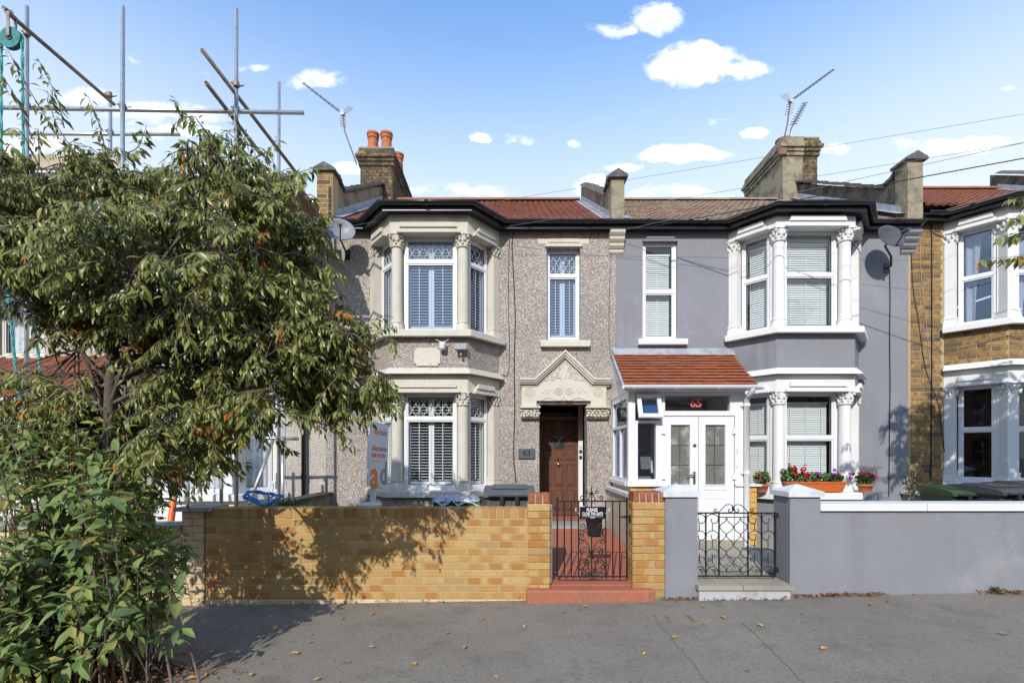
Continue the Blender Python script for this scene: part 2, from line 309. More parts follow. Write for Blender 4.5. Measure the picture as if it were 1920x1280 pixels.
# ------------------------------------------------------------------ mesh helpers
ORG = {}
def link(name, mesh, parent, origin):
    o = bpy.data.objects.new(name, mesh); col.objects.link(o)
    origin = Vector(origin)
    if parent is not None: o.parent = parent; o.location = origin - ORG[parent.name]
    else: o.location = origin
    ORG[o.name] = origin
    return o
def tag(o, label=None, cat=None, group=None, kind=None):
    if label: o['label'] = label
    if cat: o['category'] = cat
    if group: o['group'] = group
    if kind: o['kind'] = kind
    return o
def thing(name, loc, label, cat, group=None):
    return tag(link(name, None, None, loc), label, cat, group)
def frame(O, a=0.0): return Matrix.Translation(Vector(O)) @ Matrix.Rotation(a, 4, 'Z')
class MB:
    def __init__(s, T=None): s.v = []; s.f = []; s.sm = []; s.T = T; s.tone = None
    def add(s, vs, fs, smooth=False):
        b = len(s.v)
        for p in vs:
            p = Vector(p); s.v.append(s.T @ p if s.T is not None else p)
        for f in fs: s.f.append([b + i for i in f]); s.sm.append(smooth)
        return s
    def box(s, x0, x1, y0, y1, z0, z1):
        return s.add([(x0, y0, z0), (x1, y0, z0), (x1, y1, z0), (x0, y1, z0), (x0, y0, z1), (x1, y0, z1), (x1, y1, z1), (x0, y1, z1)],
                     [(0, 3, 2, 1), (4, 5, 6, 7), (0, 1, 5, 4), (1, 2, 6, 5), (2, 3, 7, 6), (3, 0, 4, 7)])
    def frus(s, a, b, z0, z1):                        # a,b = (x0,x1,y0,y1) at z0 and z1
        return s.add([(a[0], a[2], z0), (a[1], a[2], z0), (a[1], a[3], z0), (a[0], a[3], z0), (b[0], b[2], z1), (b[1], b[2], z1), (b[1], b[3], z1), (b[0], b[3], z1)],
                     [(0, 3, 2, 1), (4, 5, 6, 7), (0, 1, 5, 4), (1, 2, 6, 5), (2, 3, 7, 6), (3, 0, 4, 7)])
    def extr(s, pts, vec):
        n = len(pts); vec = Vector(vec); pts = [Vector(p) for p in pts]
        return s.add(pts + [p + vec for p in pts], [tuple(range(n))[::-1], tuple(range(n, 2 * n))] + [(i, (i + 1) % n, n + (i + 1) % n, n + i) for i in range(n)])
    def prism(s, poly, z0, z1): return s.extr([(p[0], p[1], z0) for p in poly], (0, 0, z1 - z0))
    def xz(s, poly, y0, y1): return s.extr([(p[0], y0, p[1]) for p in poly], (0, y1 - y0, 0))
    def yz(s, poly, x0, x1): return s.extr([(x0, p[0], p[1]) for p in poly], (x1 - x0, 0, 0))
    def tube(s, pts, r, n=6, closed=False, caps=True):
        pts = [Vector(p) for p in pts]; m = len(pts)
        rr = r if isinstance(r, (list, tuple)) else [r] * m
        vs = []; nrm = None
        for i, p in enumerate(pts):
            if closed: t = pts[(i + 1) % m] - pts[i - 1]
            else: t = pts[min(i + 1, m - 1)] - pts[max(i - 1, 0)]
            if t.length < 1e-9: t = Vector((0, 0, 1))
            t.normalize()
            if nrm is None: nrm = t.orthogonal().normalized()
            else:
                nrm = nrm - t * nrm.dot(t)
                nrm = nrm.normalized() if nrm.length > 1e-6 else t.orthogonal().normalized()
            b = t.cross(nrm)
            for k in range(n):
                a = 2 * math.pi * k / n; vs.append(p + (nrm * math.cos(a) + b * math.sin(a)) * rr[i])
        fs = []
        for i in range(m if closed else m - 1):
            j = (i + 1) % m
            for k in range(n): fs.append((i * n + k, i * n + (k + 1) % n, j * n + (k + 1) % n, j * n + k))
        s.add(vs, fs, True)
        if caps and not closed: s.add([vs[k] for k in range(n)][::-1] + vs[-n:], [tuple(range(n)), tuple(range(n, 2 * n))])
        return s
    def lathe(s, c, prof, n=14, smooth=True):
        c = Vector(c); vs = []
        for r, z in prof:
            for k in range(n):
                a = 2 * math.pi * k / n; vs.append((c.x + r * math.cos(a), c.y + r * math.sin(a), c.z + z))
        m = len(prof); fs = [(i * n + k, i * n + (k + 1) % n, (i + 1) * n + (k + 1) % n, (i + 1) * n + k) for i in range(m - 1) for k in range(n)]
        s.add(vs, fs, smooth); s.add(vs[:n][::-1] + vs[-n:], [tuple(range(n)), tuple(range(n, 2 * n))])
        return s
    def blob(s, c, r, nu=7, nv=5):
        c = Vector(c); r = (r, r, r) if isinstance(r, (int, float)) else r
        vs = [(c.x, c.y, c.z - r[2])]
        for j in range(1, nv):
            t = math.pi * j / nv - math.pi / 2
            for k in range(nu):
                a = 2 * math.pi * k / nu; vs.append((c.x + r[0] * math.cos(t) * math.cos(a), c.y + r[1] * math.cos(t) * math.sin(a), c.z + r[2] * math.sin(t)))
        vs.append((c.x, c.y, c.z + r[2])); fs = []
        for k in range(nu):
            fs.append((0, 1 + (k + 1) % nu, 1 + k)); L = 1 + (nv - 2) * nu
            fs.append((L + k, L + (k + 1) % nu, len(vs) - 1))
        for j in range(nv - 2):
            for k in range(nu):
                a = 1 + j * nu; fs.append((a + k, a + (k + 1) % nu, a + nu + (k + 1) % nu, a + nu + k))
        return s.add(vs, fs, True)
    def sweep(s, path, prof, smooth=False, close=True):
        """mitred moulding: path = plan polyline walked left to right as seen from the street, prof = (distance outwards, z)"""
        P = [Vector((p[0], p[1])) for p in path]; n = len(P); offs = []
        for i in range(n):
            ns = []
            if i > 0: d = (P[i] - P[i - 1]).normalized(); ns.append(Vector((d.y, -d.x)))
            if i < n - 1: d = (P[i + 1] - P[i]).normalized(); ns.append(Vector((d.y, -d.x)))
            if len(ns) == 2: b = (ns[0] + ns[1]).normalized(); offs.append(b / max(.3, b.dot(ns[0])))
            else: offs.append(ns[0])
        m = len(prof); vs = [(P[i].x + offs[i].x * d, P[i].y + offs[i].y * d, z) for i in range(n) for d, z in prof]; fs = []
        for i in range(n - 1):
            for k in range(m if close else m - 1): fs.append((i * m + k, i * m + (k + 1) % m, (i + 1) * m + (k + 1) % m, (i + 1) * m + k))
        s.add(vs, fs, smooth)
        if close: s.add(vs[:m] + vs[-m:], [tuple(range(m)), tuple(range(m, 2 * m))])
        return s
    def wall(s, x0, x1, z0, z1, y0, y1, holes):
        """a wall in the xz plane, y0 outer face, y1 inner face, rectangular holes (x0,x1,z0,z1)"""
        xs = sorted({x0, x1, *[h[0] for h in holes], *[h[1] for h in holes]}); zs = sorted({z0, z1, *[h[2] for h in holes], *[h[3] for h in holes]})
        xs = [a for a in xs if x0 <= a <= x1]; zs = [a for a in zs if z0 <= a <= z1]
        nx, nzz = len(xs) - 1, len(zs) - 1
        sol = lambda i, j: 0 <= i < nx and 0 <= j < nzz and not any(h[0] <= (xs[i] + xs[i + 1]) / 2 <= h[1] and h[2] <= (zs[j] + zs[j + 1]) / 2 <= h[3] for h in holes)
        for i in range(nx):
            for j in range(nzz):
                if not sol(i, j): continue
                a, b, c, d = xs[i], xs[i + 1], zs[j], zs[j + 1]
                s.add([(a, y0, c), (b, y0, c), (b, y0, d), (a, y0, d)], [(0, 1, 2, 3)]); s.add([(a, y1, c), (b, y1, c), (b, y1, d), (a, y1, d)], [(3, 2, 1, 0)])
                if not sol(i - 1, j): s.add([(a, y0, c), (a, y0, d), (a, y1, d), (a, y1, c)], [(0, 1, 2, 3)])
                if not sol(i + 1, j): s.add([(b, y0, c), (b, y1, c), (b, y1, d), (b, y0, d)], [(0, 1, 2, 3)])
                if not sol(i, j - 1): s.add([(a, y0, c), (a, y1, c), (b, y1, c), (b, y0, c)], [(0, 1, 2, 3)])
                if not sol(i, j + 1): s.add([(a, y0, d), (b, y0, d), (b, y1, d), (a, y1, d)], [(0, 1, 2, 3)])
        return s
    def mesh(s, name, mat, origin=(0, 0, 0)):
        o = Vector(origin); me = bpy.data.meshes.new(name)
        me.from_pydata([tuple(p - o) for p in s.v], [], s.f)
        me.polygons.foreach_set('use_smooth', s.sm)
        bm = bmesh.new(); bm.from_mesh(me); bmesh.ops.recalc_face_normals(bm, faces=bm.faces); bm.to_mesh(me); bm.free()
        if mat: me.materials.append(MATS[mat])
        return me
    def build(s, name, mat, parent=None, origin=None, label=None, cat=None, group=None, kind=None):
        if origin is None:
            lo = [min(p[i] for p in s.v) for i in range(3)]; hi = [max(p[i] for p in s.v) for i in range(3)]
            origin = ((lo[0] + hi[0]) / 2, (lo[1] + hi[1]) / 2, lo[2])
        return tag(link(name, s.mesh(name, mat, origin), parent, origin), label, cat, group, kind)
def inst(name, me, parent, pos, rot=(0, 0, 0), kind=None):
    o = link(name, me, parent, pos); o.rotation_euler = rot
    if kind: o['kind'] = kind
    return o
UNIT = {}
def unit_box(l, d, h, mat, bev=.004):                 # a shared brick-like block, front face on y = 0
    key = (round(l, 3), round(d, 3), round(h, 3), mat)
    if key not in UNIT:
        m = MB(); x, z = l / 2, h / 2
        m.add([(-x, bev, -z), (x, bev, -z), (x, bev, z), (-x, bev, z), (-x + bev, 0, -z + bev), (x - bev, 0, -z + bev), (x - bev, 0, z - bev), (-x + bev, 0, z - bev),
               (-x, d, -z), (x, d, -z), (x, d, z), (-x, d, z)],
              [(4, 5, 6, 7), (0, 1, 5, 4), (1, 2, 6, 5), (2, 3, 7, 6), (3, 0, 4, 7), (8, 9, 1, 0), (9, 10, 2, 1), (10, 11, 3, 2), (11, 8, 0, 3)])
        UNIT[key] = m.mesh('brick', mat)
    return UNIT[key]
def bricks(parent, O, a, W, H, mat, pitch=.075, L=.225, bond='stretcher', gap=.009, proud=.006, depth=.045, name='brick', jitter=.0015, start=0, keep=None):
    """lay single bricks on a face: O = its lower left corner on the mortar plane, a = heading of the face"""
    T = frame(O, a); rows = int(round(H / pitch))
    for r in range(rows):
        z = (r + .5) * pitch; x = 0.0; k = 0; seq = []
        while x < W - .02:
            if bond == 'stretcher': l = L / 2 if (k == 0 and (r + start) % 2) else L
            elif bond == 'flemish': l = (L if (k + r + start) % 2 == 0 else L / 2) if k or not (r + start) % 2 else L * .75
            elif bond == 'soldier': l = L
            l = min(l, W - x)
            if l > .03: seq.append((x, l))
            x += l; k += 1
        for x, l in seq:
            if keep and not keep(x, l, z): continue
            me = unit_box(l - gap, depth, pitch - gap, mat)
            p = T @ Vector((x + l / 2, -proud + rnd.uniform(-jitter, jitter), z))
            inst(name, me, parent, p, (rnd.uniform(-.008, .008), rnd.uniform(-.006, .006), a + rnd.uniform(-.006, .006)))
def text(name, s, size, pos, a, mat, parent, weight=0.0, sx=1.0, depth=.002, align='CENTER', tilt=0.0, label=None):
    cu = bpy.data.curves.new(name, 'FONT'); cu.body = s; cu.size = size; cu.align_x = align; cu.align_y = 'CENTER'; cu.extrude = depth; cu.offset = weight; cu.resolution_u = 3
    tmp = bpy.data.objects.new('tmp', cu); col.objects.link(tmp)
    dg = bpy.context.evaluated_depsgraph_get(); dg.update()
    me = bpy.data.meshes.new_from_object(tmp.evaluated_get(dg)); bpy.data.objects.remove(tmp); bpy.data.curves.remove(cu)
    me.transform(Matrix.Rotation(a, 4, 'Z') @ Matrix.Rotation(tilt, 4, 'Y') @ Matrix.Rotation(math.pi / 2, 4, 'X') @ Matrix.Diagonal((sx, 1, 1, 1)))
    me.name = name; me.materials.clear(); me.materials.append(MATS[mat])
    return tag(link(name, me, parent, pos), label)
def catmull(pts, n=6):
    P = [Vector(p) for p in pts]; P = [P[0] * 2 - P[1]] + P + [P[-1] * 2 - P[-2]]; out = []
    for i in range(1, len(P) - 2):
        for k in range(n):
            t = k / n; a, b, c, d = P[i - 1], P[i], P[i + 1], P[i + 2]
            out.append(.5 * ((2 * b) + (c - a) * t + (2 * a - 5 * b + 4 * c - d) * t * t + (3 * b - a - 3 * c + d) * t ** 3))
    return out + [P[-2]]
def spiral(c, r, a0, turns, y, n=16, r1=.25):         # a scroll in the xz plane from radius r to r*r1
    return [(c[0] + r * (1 - (1 - r1) * i / n) * math.cos(a0 + turns * 2 * math.pi * i / n), y, c[1] + r * (1 - (1 - r1) * i / n) * math.sin(a0 + turns * 2 * math.pi * i / n)) for i in range(n + 1)]

# ------------------------------------------------------------------ ground
SL = 0.016                                           # the street climbs gently to the right
def gz(x): return SL * x
def sheet(name, pts, mat, origin=None):
    m = MB(); m.add(pts, [tuple(range(len(pts)))]); o = m.build(name, mat, None, origin); o['kind'] = 'structure'; return o
def slab(name, x0, x1, y0, y1, zt, zb, mat, kind='structure', parent=None):
    """sloping slab, zt = function (x, y) of its top"""
    m = MB(); c = [(x0, y0), (x1, y0), (x1, y1), (x0, y1)]
    m.add([(x, y, zb) for x, y in c] + [(x, y, zt(x, y)) for x, y in c], [(0, 3, 2, 1), (4, 5, 6, 7), (0, 1, 5, 4), (1, 2, 6, 5), (2, 3, 7, 6), (3, 0, 4, 7)])
    return m.build(name, mat, parent, kind=kind)
sheet('ground', [(-500, -500, -3), (500, -500, -3), (500, 500, -3), (-500, 500, -3)], 'concrete')
slab('pavement', -40, 40, 1.9, 5.6, lambda x, y: gz(x), -2.9, 'asphalt')
m = MB()
for k in range(-30, 30):
    m.add([(k * .9, 1.75, -2.9), (k * .9 + .892, 1.75, -2.9), (k * .9 + .892, 1.896, -2.9), (k * .9, 1.896, -2.9),
           (k * .9, 1.75, gz(k * .9) + .002), (k * .9 + .892, 1.75, gz(k * .9 + .9) + .002), (k * .9 + .892, 1.896, gz(k * .9 + .9) + .002), (k * .9, 1.896, gz(k * .9) + .002)],
          [(0, 3, 2, 1), (4, 5, 6, 7), (0, 1, 5, 4), (1, 2, 6, 5), (2, 3, 7, 6), (3, 0, 4, 7)])
m.build('kerb', 'kerb_granite', kind='structure')
slab('road', -40, 40, -5.6, 1.746, lambda x, y: gz(x) - .11, -2.9, 'asphalt_road')
slab('far_pavement', -40, 40, -9.2, -5.604, lambda x, y: gz(x), -2.9, 'asphalt')
# old trench seams in the pavement asphalt (thin irregular strips)
def seam(pts, w):
    m = MB(); vs = []; n = len(pts)
    for i, (x, y) in enumerate(pts):
        vs += [(x - w * rnd.uniform(.4, 1), y, gz(x) + .004), (x + w * rnd.uniform(.4, 1), y + .01, gz(x) + .004)]
    m.add(vs, [(2 * i, 2 * i + 1, 2 * i + 3, 2 * i + 2) for i in range(n - 1)])
    m.build('pavement_seam', 'asphalt_seam', kind='structure')
def gp(px, py):                                      # pavement point seen at a photo pixel
    y = F * CZ / (py - HY)
    for _ in range(3): y = F * (CZ - gz((px - CX) * y / F)) / (py - HY)
    return ((px - CX) * y / F, y)
for a, b in (((1222, 1150), (1345, 1300)), ((1392, 1165), (1530, 1300))):
    (x0, y0), (x1, y1) = gp(*a), gp(*b)
    seam([(x0 + (x1 - x0) * i / 24 + rnd.uniform(-.012, .012), y0 + (y1 - y0) * i / 24) for i in range(25)], .007)
# front gardens behind the walls
def gtop(z0, z1): return lambda x, y: z0 + (z1 - z0) * (y - 5.2) / 2.8
slab('garden_path', .36, 1.56, 5.06, 7.74, lambda x, y: .15 + (.33 - .15) * (y - 5.06) / 2.7, -2.9, 'path_red')
slab('front_yard', -3.06, .352, 5.13, 8.1, gtop(.10, .2), -2.9, 'concrete')
slab('front_yard', -12, -3.07, 5.13, 8.1, gtop(.02, .15), -2.9, 'concrete')
yard = slab('front_yard', 1.72, 6.46, 5.6, 8.1, gtop(.13, .28), -2.9, 'concrete_path')
slab('front_yard', 6.5, 12, 5.13, 8.1, gtop(.2, .3), -2.9, 'concrete')

# ------------------------------------------------------------------ windows
def slat_mesh(w, d, h, tilt, mat):
    key = ('slat', round(w, 3), round(d, 3), round(tilt, 2), mat)
    if key not in UNIT:
        m = MB(); c, s = math.cos(tilt), math.sin(tilt)
        pr = [(-d / 2, -h * .2), (-d * .2, -h / 2), (d * .2, -h / 2), (d / 2, -h * .2), (d / 2, h * .2), (d * .2, h / 2), (-d * .2, h / 2), (-d / 2, h * .2)]
        m.yz([(y * c - z * s, y * s + z * c) for y, z in pr], -w / 2, w / 2); UNIT[key] = m.mesh('slat', mat)
    return UNIT[key]
def quad_obj(name, pts, mat, parent):
    me = bpy.data.meshes.new(name); o = sum((Vector(p) for p in pts), Vector()) / len(pts)
    me.from_pydata([tuple(Vector(p) - o) for p in pts], [], [tuple(range(len(pts)))]); me.materials.append(MATS[mat])
    return link(name, me, parent, o)
def wavy(name, T, x0, x1, y, z0, z1, mat, parent, pitch=.07, amp=.018, gather=None):
    m = MB(T); n = max(12, int((x1 - x0) / pitch * 6)); ph = rnd.uniform(0, 6); nz = 6; vs = []
    for j in range(nz + 1):
        z = z0 + (z1 - z0) * j / nz
        for i in range(n + 1):
            t = i / n; x = x0 + (x1 - x0) * t
            if gather: x = x0 + (x - x0) * (1 - gather * math.sin(math.pi * (1 - j / nz) * .5))
            vs.append((x, y + amp * math.sin(ph + x / pitch * 2 * math.pi + .5 * math.sin(x * 23)) * (1 + .2 * math.sin(3 * j)), z))
    m.add(vs, [(j * (n + 1) + i, j * (n + 1) + i + 1, (j + 1) * (n + 1) + i + 1, (j + 1) * (n + 1) + i) for j in range(nz) for i in range(n)], True)
    return m.build(name, mat, parent)
def window(house, O, a, w, h, split, inner, mat='upvc_white', lattice=False, gl='glass', t=.042, gasket=True, panels=2, pitch=.046, bot=.05, blind_top=.10):
    """a two-light window: O = lower left corner of the outer frame face; split = height of the transom"""
    T = frame(O, a); m = MB(T)
    m.box(0, t, 0, .07, 0, h).box(w - t, w, 0, .07, 0, h).box(t, w - t, 0, .07, 0, bot).box(t, w - t, 0, .07, h - t, h).box(t, w - t, .002, .068, split - t * .55, split + t * .55)
    s = .022                                         # sash frames inside each light
    lights = [(t, w - t, bot, split - t * .55), (t, w - t, split + t * .55, h - t)]
    for x0, x1, z0, z1 in lights:
        m.box(x0, x0 + s, .014, .06, z0, z1).box(x1 - s, x1, .014, .06, z0, z1).box(x0 + s, x1 - s, .014, .06, z0, z0 + s).box(x0 + s, x1 - s, .014, .06, z1 - s, z1)
    win = m.build('window', mat, house)
    for k, (x0, x1, z0, z1) in enumerate(lights):
        a0, a1, b0, b1 = x0 + s, x1 - s, z0 + s, z1 - s
        quad_obj('pane', [T @ Vector(p) for p in ((a0, .034, b0), (a1, .034, b0), (a1, .034, b1), (a0, .034, b1))], gl, win)
        if gasket:
            g = MB(T); e = .007
            g.box(a0, a0 + e, .022, .033, b0, b1).box(a1 - e, a1, .022, .033, b0, b1).box(a0 + e, a1 - e, .022, .033, b0, b0 + e).box(a0 + e, a1 - e, .022, .033, b1 - e, b1); g.build('gasket', 'gasket', win)
        if lattice and k == 1:
            g = MB(T); r = .0052; W_, H_ = a1 - a0, b1 - b0; px_ = W_ / max(2, round(W_ / .112)); pz = px_ * 1.65; sl = pz / px_; i = -int(H_ / pz) - 1
            while i * px_ < W_ + H_ / sl:
                for sg in (1, -1):
                    xa = i * px_; seg = []
                    for st in range(2):
                        zz = 0 if st == 0 else H_
                        seg.append([xa + zz / sl if sg > 0 else W_ - xa - zz / sl, zz])
                    (xA, zA), (xB, zB) = seg
                    f0, f1 = 0.0, 1.0; dx = xB - xA
                    for lo_ in (0, W_):
                        if abs(dx) > 1e-6:
                            f = (lo_ - xA) / dx
                            if (lo_ == 0) == (dx > 0): f0 = max(f0, f)
                            else: f1 = min(f1, f)
                    if f1 - f0 > .02: g.tube([(a0 + xA + dx * f0, .029, b0 + H_ * f0), (a0 + xA + dx * f1, .029, b0 + H_ * f1)], r, 4, caps=False)
                i += 1
            g.build('lead_lattice', 'lead_came', win)
    if inner == 'shutter':
        y = .105; fr = MB(T); pw = (w - 2 * t) / panels; st = .042
        for k in range(panels):
            x0 = t + k * pw; x1 = x0 + pw
            fr.box(x0 + .002, x0 + st, y - .014, y + .014, bot, h - t).box(x1 - st, x1 - .002, y - .014, y + .014, bot, h - t)
            for z0, z1 in ((bot, bot + .075), (h - t - .05, h - t)): fr.box(x0 + st, x1 - st, y - .013, y + .013, z0, z1)
            fr.box((x0 + x1) / 2 - .005, (x0 + x1) / 2 + .005, y - .052, y - .042, bot + .1, h - t - .08)
        fr.build('shutter_frame', 'louvre', win)
        me = slat_mesh(pw - 2 * st - .006, .056, .011, .85 * math.atan2(O[2] + h / 2 - CZ, 7.6), 'louvre')
        for k in range(panels):
            xc = t + (k + .5) * pw; z = bot + .10
            while z < h - t - .07:
                inst('slat', me, win, T @ Vector((xc, y, z)), (0, 0, a)); z += pitch
    elif inner == 'blind':
        y = .135; me = slat_mesh(w - 2 * t - .06, .044, .003, rad(58), 'blind'); z = bot + .02
        hr = MB(T); hr.box(t + .02, w - t - .02, y - .02, y + .02, h - t - blind_top - .03, h - t - blind_top)
        for f in (.2, .5, .8): hr.box(w * f - .004, w * f + .004, y - .026, y - .0245, bot + .02, h - t - blind_top)
        hr.build('blind_rail', 'blind', win)
        while z < h - t - blind_top - .03:
            inst('slat', me, win, T @ Vector((w / 2, y, z)), (0, 0, a)); z += .036
    elif inner == 'lace':
        wavy('net_curtain', T, t, w - t, .12, bot, h - t, 'lace', win, .11, .022)
    elif inner == 'drawn':
        wavy('curtain', T, t, t + (w - 2 * t) * .62, .13, bot, h - t, 'curtain_pale', win, .09, .02, .35)
    elif inner == 'dark':
        wavy('curtain', T, t, w - t, .16, h * .52, h - t, 'curtain_dark', win, .06, .015)
    return win

# ------------------------------------------------------------------ bay windows
def cap_lumps(m, c, r, h, square=False, n=8):
    """carved leaf capital: bell, two tiers of curled leaves, corner volutes and abacus (c = centre of its foot)"""
    x, y, z = c
    if square: m.box(x - r * .92, x + r * .92, y - r * .92, y + r * .92, z, z + h * .86)
    else: m.lathe(c, [(r * .95, 0), (r * 1.2, h * .03), (r * 1.2, h * .1), (r * .96, h * .14), (r * 1.0, h * .5), (r * 1.2, h * .86)], 14)
    for tier, (zz, rr, sz) in enumerate(((.30, 1.08, .26), (.58, 1.18, .27))):
        for k in range(n):
            a = 2 * math.pi * (k + tier * .5) / n
            d = max(abs(math.cos(a)), abs(math.sin(a))) if square else 1
            cx_, cy_ = x + r * rr / d * math.cos(a), y + r * rr / d * math.sin(a)
            m.blob((cx_, cy_, z + h * zz), (r * sz, r * sz, h * .17), 6, 4)
            m.blob((cx_ + r * .16 * math.cos(a), cy_ + r * .16 * math.sin(a), z + h * (zz + .13)), (r * sz * .8, r * sz * .8, h * .07), 6, 4)
    for k in range(4):
        a = math.pi / 4 + k * math.pi / 2
        m.blob((x + r * 1.38 * math.cos(a), y + r * 1.38 * math.sin(a), z + h * .80), (r * .27, r * .27, h * .12), 6, 4)
        m.blob((x + r * 1.5 * math.cos(a), y + r * 1.5 * math.sin(a), z + h * .7), (r * .14, r * .14, h * .06), 6, 4)
    q = r * 1.28; m.box(x - q, x + q, y - q, y + q, z + h * .88, z + h)
def column(house, x, y, r, z0, z1, mat, rounded=True, a=0.0, h=None):
    """engaged column: shaft is the part, base and capital its pieces"""
    hb, hc = .16, h or .215
    T = frame((x, y, 0), a); m = MB(T)
    if rounded: m.lathe((0, 0, z0 + hb), [(r, 0), (r * 1.0, .3), (r * .93, z1 - hc - z0 - hb)], 18)
    else: m.box(-r, r, -r, r, z0 + hb, z1 - hc)
    p = m.build('column' if rounded else 'pilaster', mat, house)
    m = MB(T)
    if rounded: m.lathe((0, 0, z0), [(r * 1.32, 0), (r * 1.30, hb * .3), (r * 1.12, hb * .72), (r * 1.06, hb * .8), (r * 1.18, hb * .84), (r * 1.18, hb * .95), (r * 1.02, hb)], 18)
    else:
        m.frus((-r * 1.3, r * 1.3, -r * 1.3, r * 1.3), (-r * 1.1, r * 1.1, -r * 1.1, r * 1.1), z0, z0 + hb * .8); m.box(-r * 1.18, r * 1.18, -r * 1.18, r * 1.18, z0 + hb * .8 + .001, z0 + hb)
    m.build('base', mat, p)
    m = MB(T); cap_lumps(m, (0, 0, z1 - hc), r, hc, not rounded); m.build('capital', mat, p)
    return p
def hood(house, T, x0, x1, z, mat, h=.115, d=1.0):
    """label moulding with chamfered ends over a window head"""
    m = MB(T); e = .05
    m.xz([(x0, z), (x1, z), (x1 - .012, z + h * .3), (x1 - e, z + h * .62), (x1 - e - .02, z + h), (x0 + e + .02, z + h), (x0 + e, z + h * .62), (x0 + .012, z + h * .3)], -.05 * d, .02)
    m.xz([(x0 - .012 + e, z + h * .5), (x1 + .012 - e, z + h * .5), (x1 - e - .01, z + h + .014), (x0 + e + .01, z + h + .014)], -.075 * d, -.03 * d)
    m.xz([(x0 - .01, z - .018), (x1 + .01, z - .018), (x1 + .01, z + .012), (x0 - .01, z + .012)], -.062 * d, .02)
    m.build('window_hood', mat, house)
BY, FY = 8.0, 7.42
def bay(house, xs, dz, lv, wall, trim, apron, inner_u, inner_l, lattice, roundcol=True, gl_u='glass', gl_l='glass', splits=(.70, .70), wmat='upvc_white', sides=(0, 1), brick_apron=None, panels_side=1):
    xa, xb, xc, xd = xs; path = [(xa, BY), (xb, FY), (xc, FY), (xd, BY)]
    ZF = lambda py: Z(py, FY) + dz
    inner = [(xd, BY + .02), (xa, BY + .02)]
    # solid masses: apron under the lower window, frieze + apron between storeys, band under the eaves
    MB().prism(path + inner, .0, ZF(lv['sl'][1])).build('bay_base', wall, house)
    MB().prism(path + inner, ZF(lv['hl']), ZF(lv['co'][0])).build('bay_frieze', trim, house)
    MB().prism(path + inner, ZF(lv['co'][0]) + .001, ZF(lv['su'][1])).build('bay_apron', apron, house)
    MB().prism(path + inner, ZF(lv['hu']), 5.19 + dz).build('bay_head', lv.get('band', trim), house)
    z1, z0 = ZF(lv['co'][1]), ZF(lv['co'][0]); e = (z0 - z1)
    m = MB().sweep(path, [(-.02, z1), (.03, z1), (.036, z1 + e * .22), (.06, z1 + e * .3), (.062, z1 + e * .5), (.088, z1 + e * .6), (.095, z1 + e * .82), (.115, z1 + e * .86), (.115, z0 + .006), (-.02, z0 + .02)]); m.build('cornice', trim, house)
    for k, d in (('sl', .10), ('su', .125)):
        t_, b_ = ZF(lv[k][0]), ZF(lv[k][1])
        MB().sweep(path, [(-.16, b_ + .02), (.02, b_ + .02), (.03, b_), (d, b_), (d, t_ - .018), (d - .012, t_ - .006), (-.16, t_)]).build('sill', trim, house)
        MB().prism([(xa + .06, BY), (xb + .03, FY + .05), (xc - .03, FY + .05), (xd - .06, BY)], b_ - .01, t_ - .001).build('sill_board', trim, house)
    for lev, zs, zh, inn, gl in (('l', ZF(lv['sl'][0]), ZF(lv['hl']), inner_l, gl_l), ('u', ZF(lv['su'][0]), ZF(lv['hu']), inner_u, gl_u)):
        r = .088; sp = splits[0 if lev == 'l' else 1]; hh = zh - zs
        cx0, cx1 = xb + .085, xc - .085
        for x in (cx0, cx1): column(house, x, FY + .105, r, zs, zh + .012, trim, roundcol)
        wx0, wx1 = xb + .185, xc - .185; wy = FY + .15
        win = window(house, (wx0, wy, zs), 0, wx1 - wx0, hh, hh * sp, inn, wmat, lattice, gl, panels=2)
        hood(house, frame((0, FY, 0)), wx0 - .06, wx1 + .06, zh + .008, trim)
        for sd in (0, 1):
            if sd == 0: P, Q = Vector((xa, BY)), Vector((xb, FY))
            else: P, Q = Vector((xc, FY)), Vector((xd, BY))
            d = Q - P; L = d.length; a = math.atan2(d.y, d.x); T = frame((P.x, P.y, 0), a)
            # pier behind the corner column and jamb by the wall
            c = cx0 if sd == 0 else cx1
            m = MB(T)
            u0, u1 = (.16, L - .14) if sd == 0 else (.14, L - .16)
            if sd == 0: m.box(u1, L - .05, .10, .20, zs, zh + .002); jx = .075
            else: m.box(.05, u0, .10, .20, zs, zh + .002); jx = L - .075
            m.build('mullion', trim, house)
            pc = T @ Vector((jx, .06, 0)); column(house, pc.x, pc.y, .07, zs, zh + .012, trim, False, a, .20)
            if u1 - u0 > .1:
                o = T @ Vector((u0, .12, 0)); window(house, (o.x, o.y, zs), a, u1 - u0, hh, hh * sp, inn, wmat, lattice, gl, panels=panels_side)
                hood(house, T, u0 - .02, u1 + .02, zh + .008, trim)
        # filler blocks behind the front columns
        MB().box(xb + .10, wx0, FY + .17, FY + .26, zs, zh + .002).build('mullion', trim, house)
        MB().box(wx1, xc - .10, FY + .17, FY + .26, zs, zh + .002).build('mullion', trim, house)
    return path
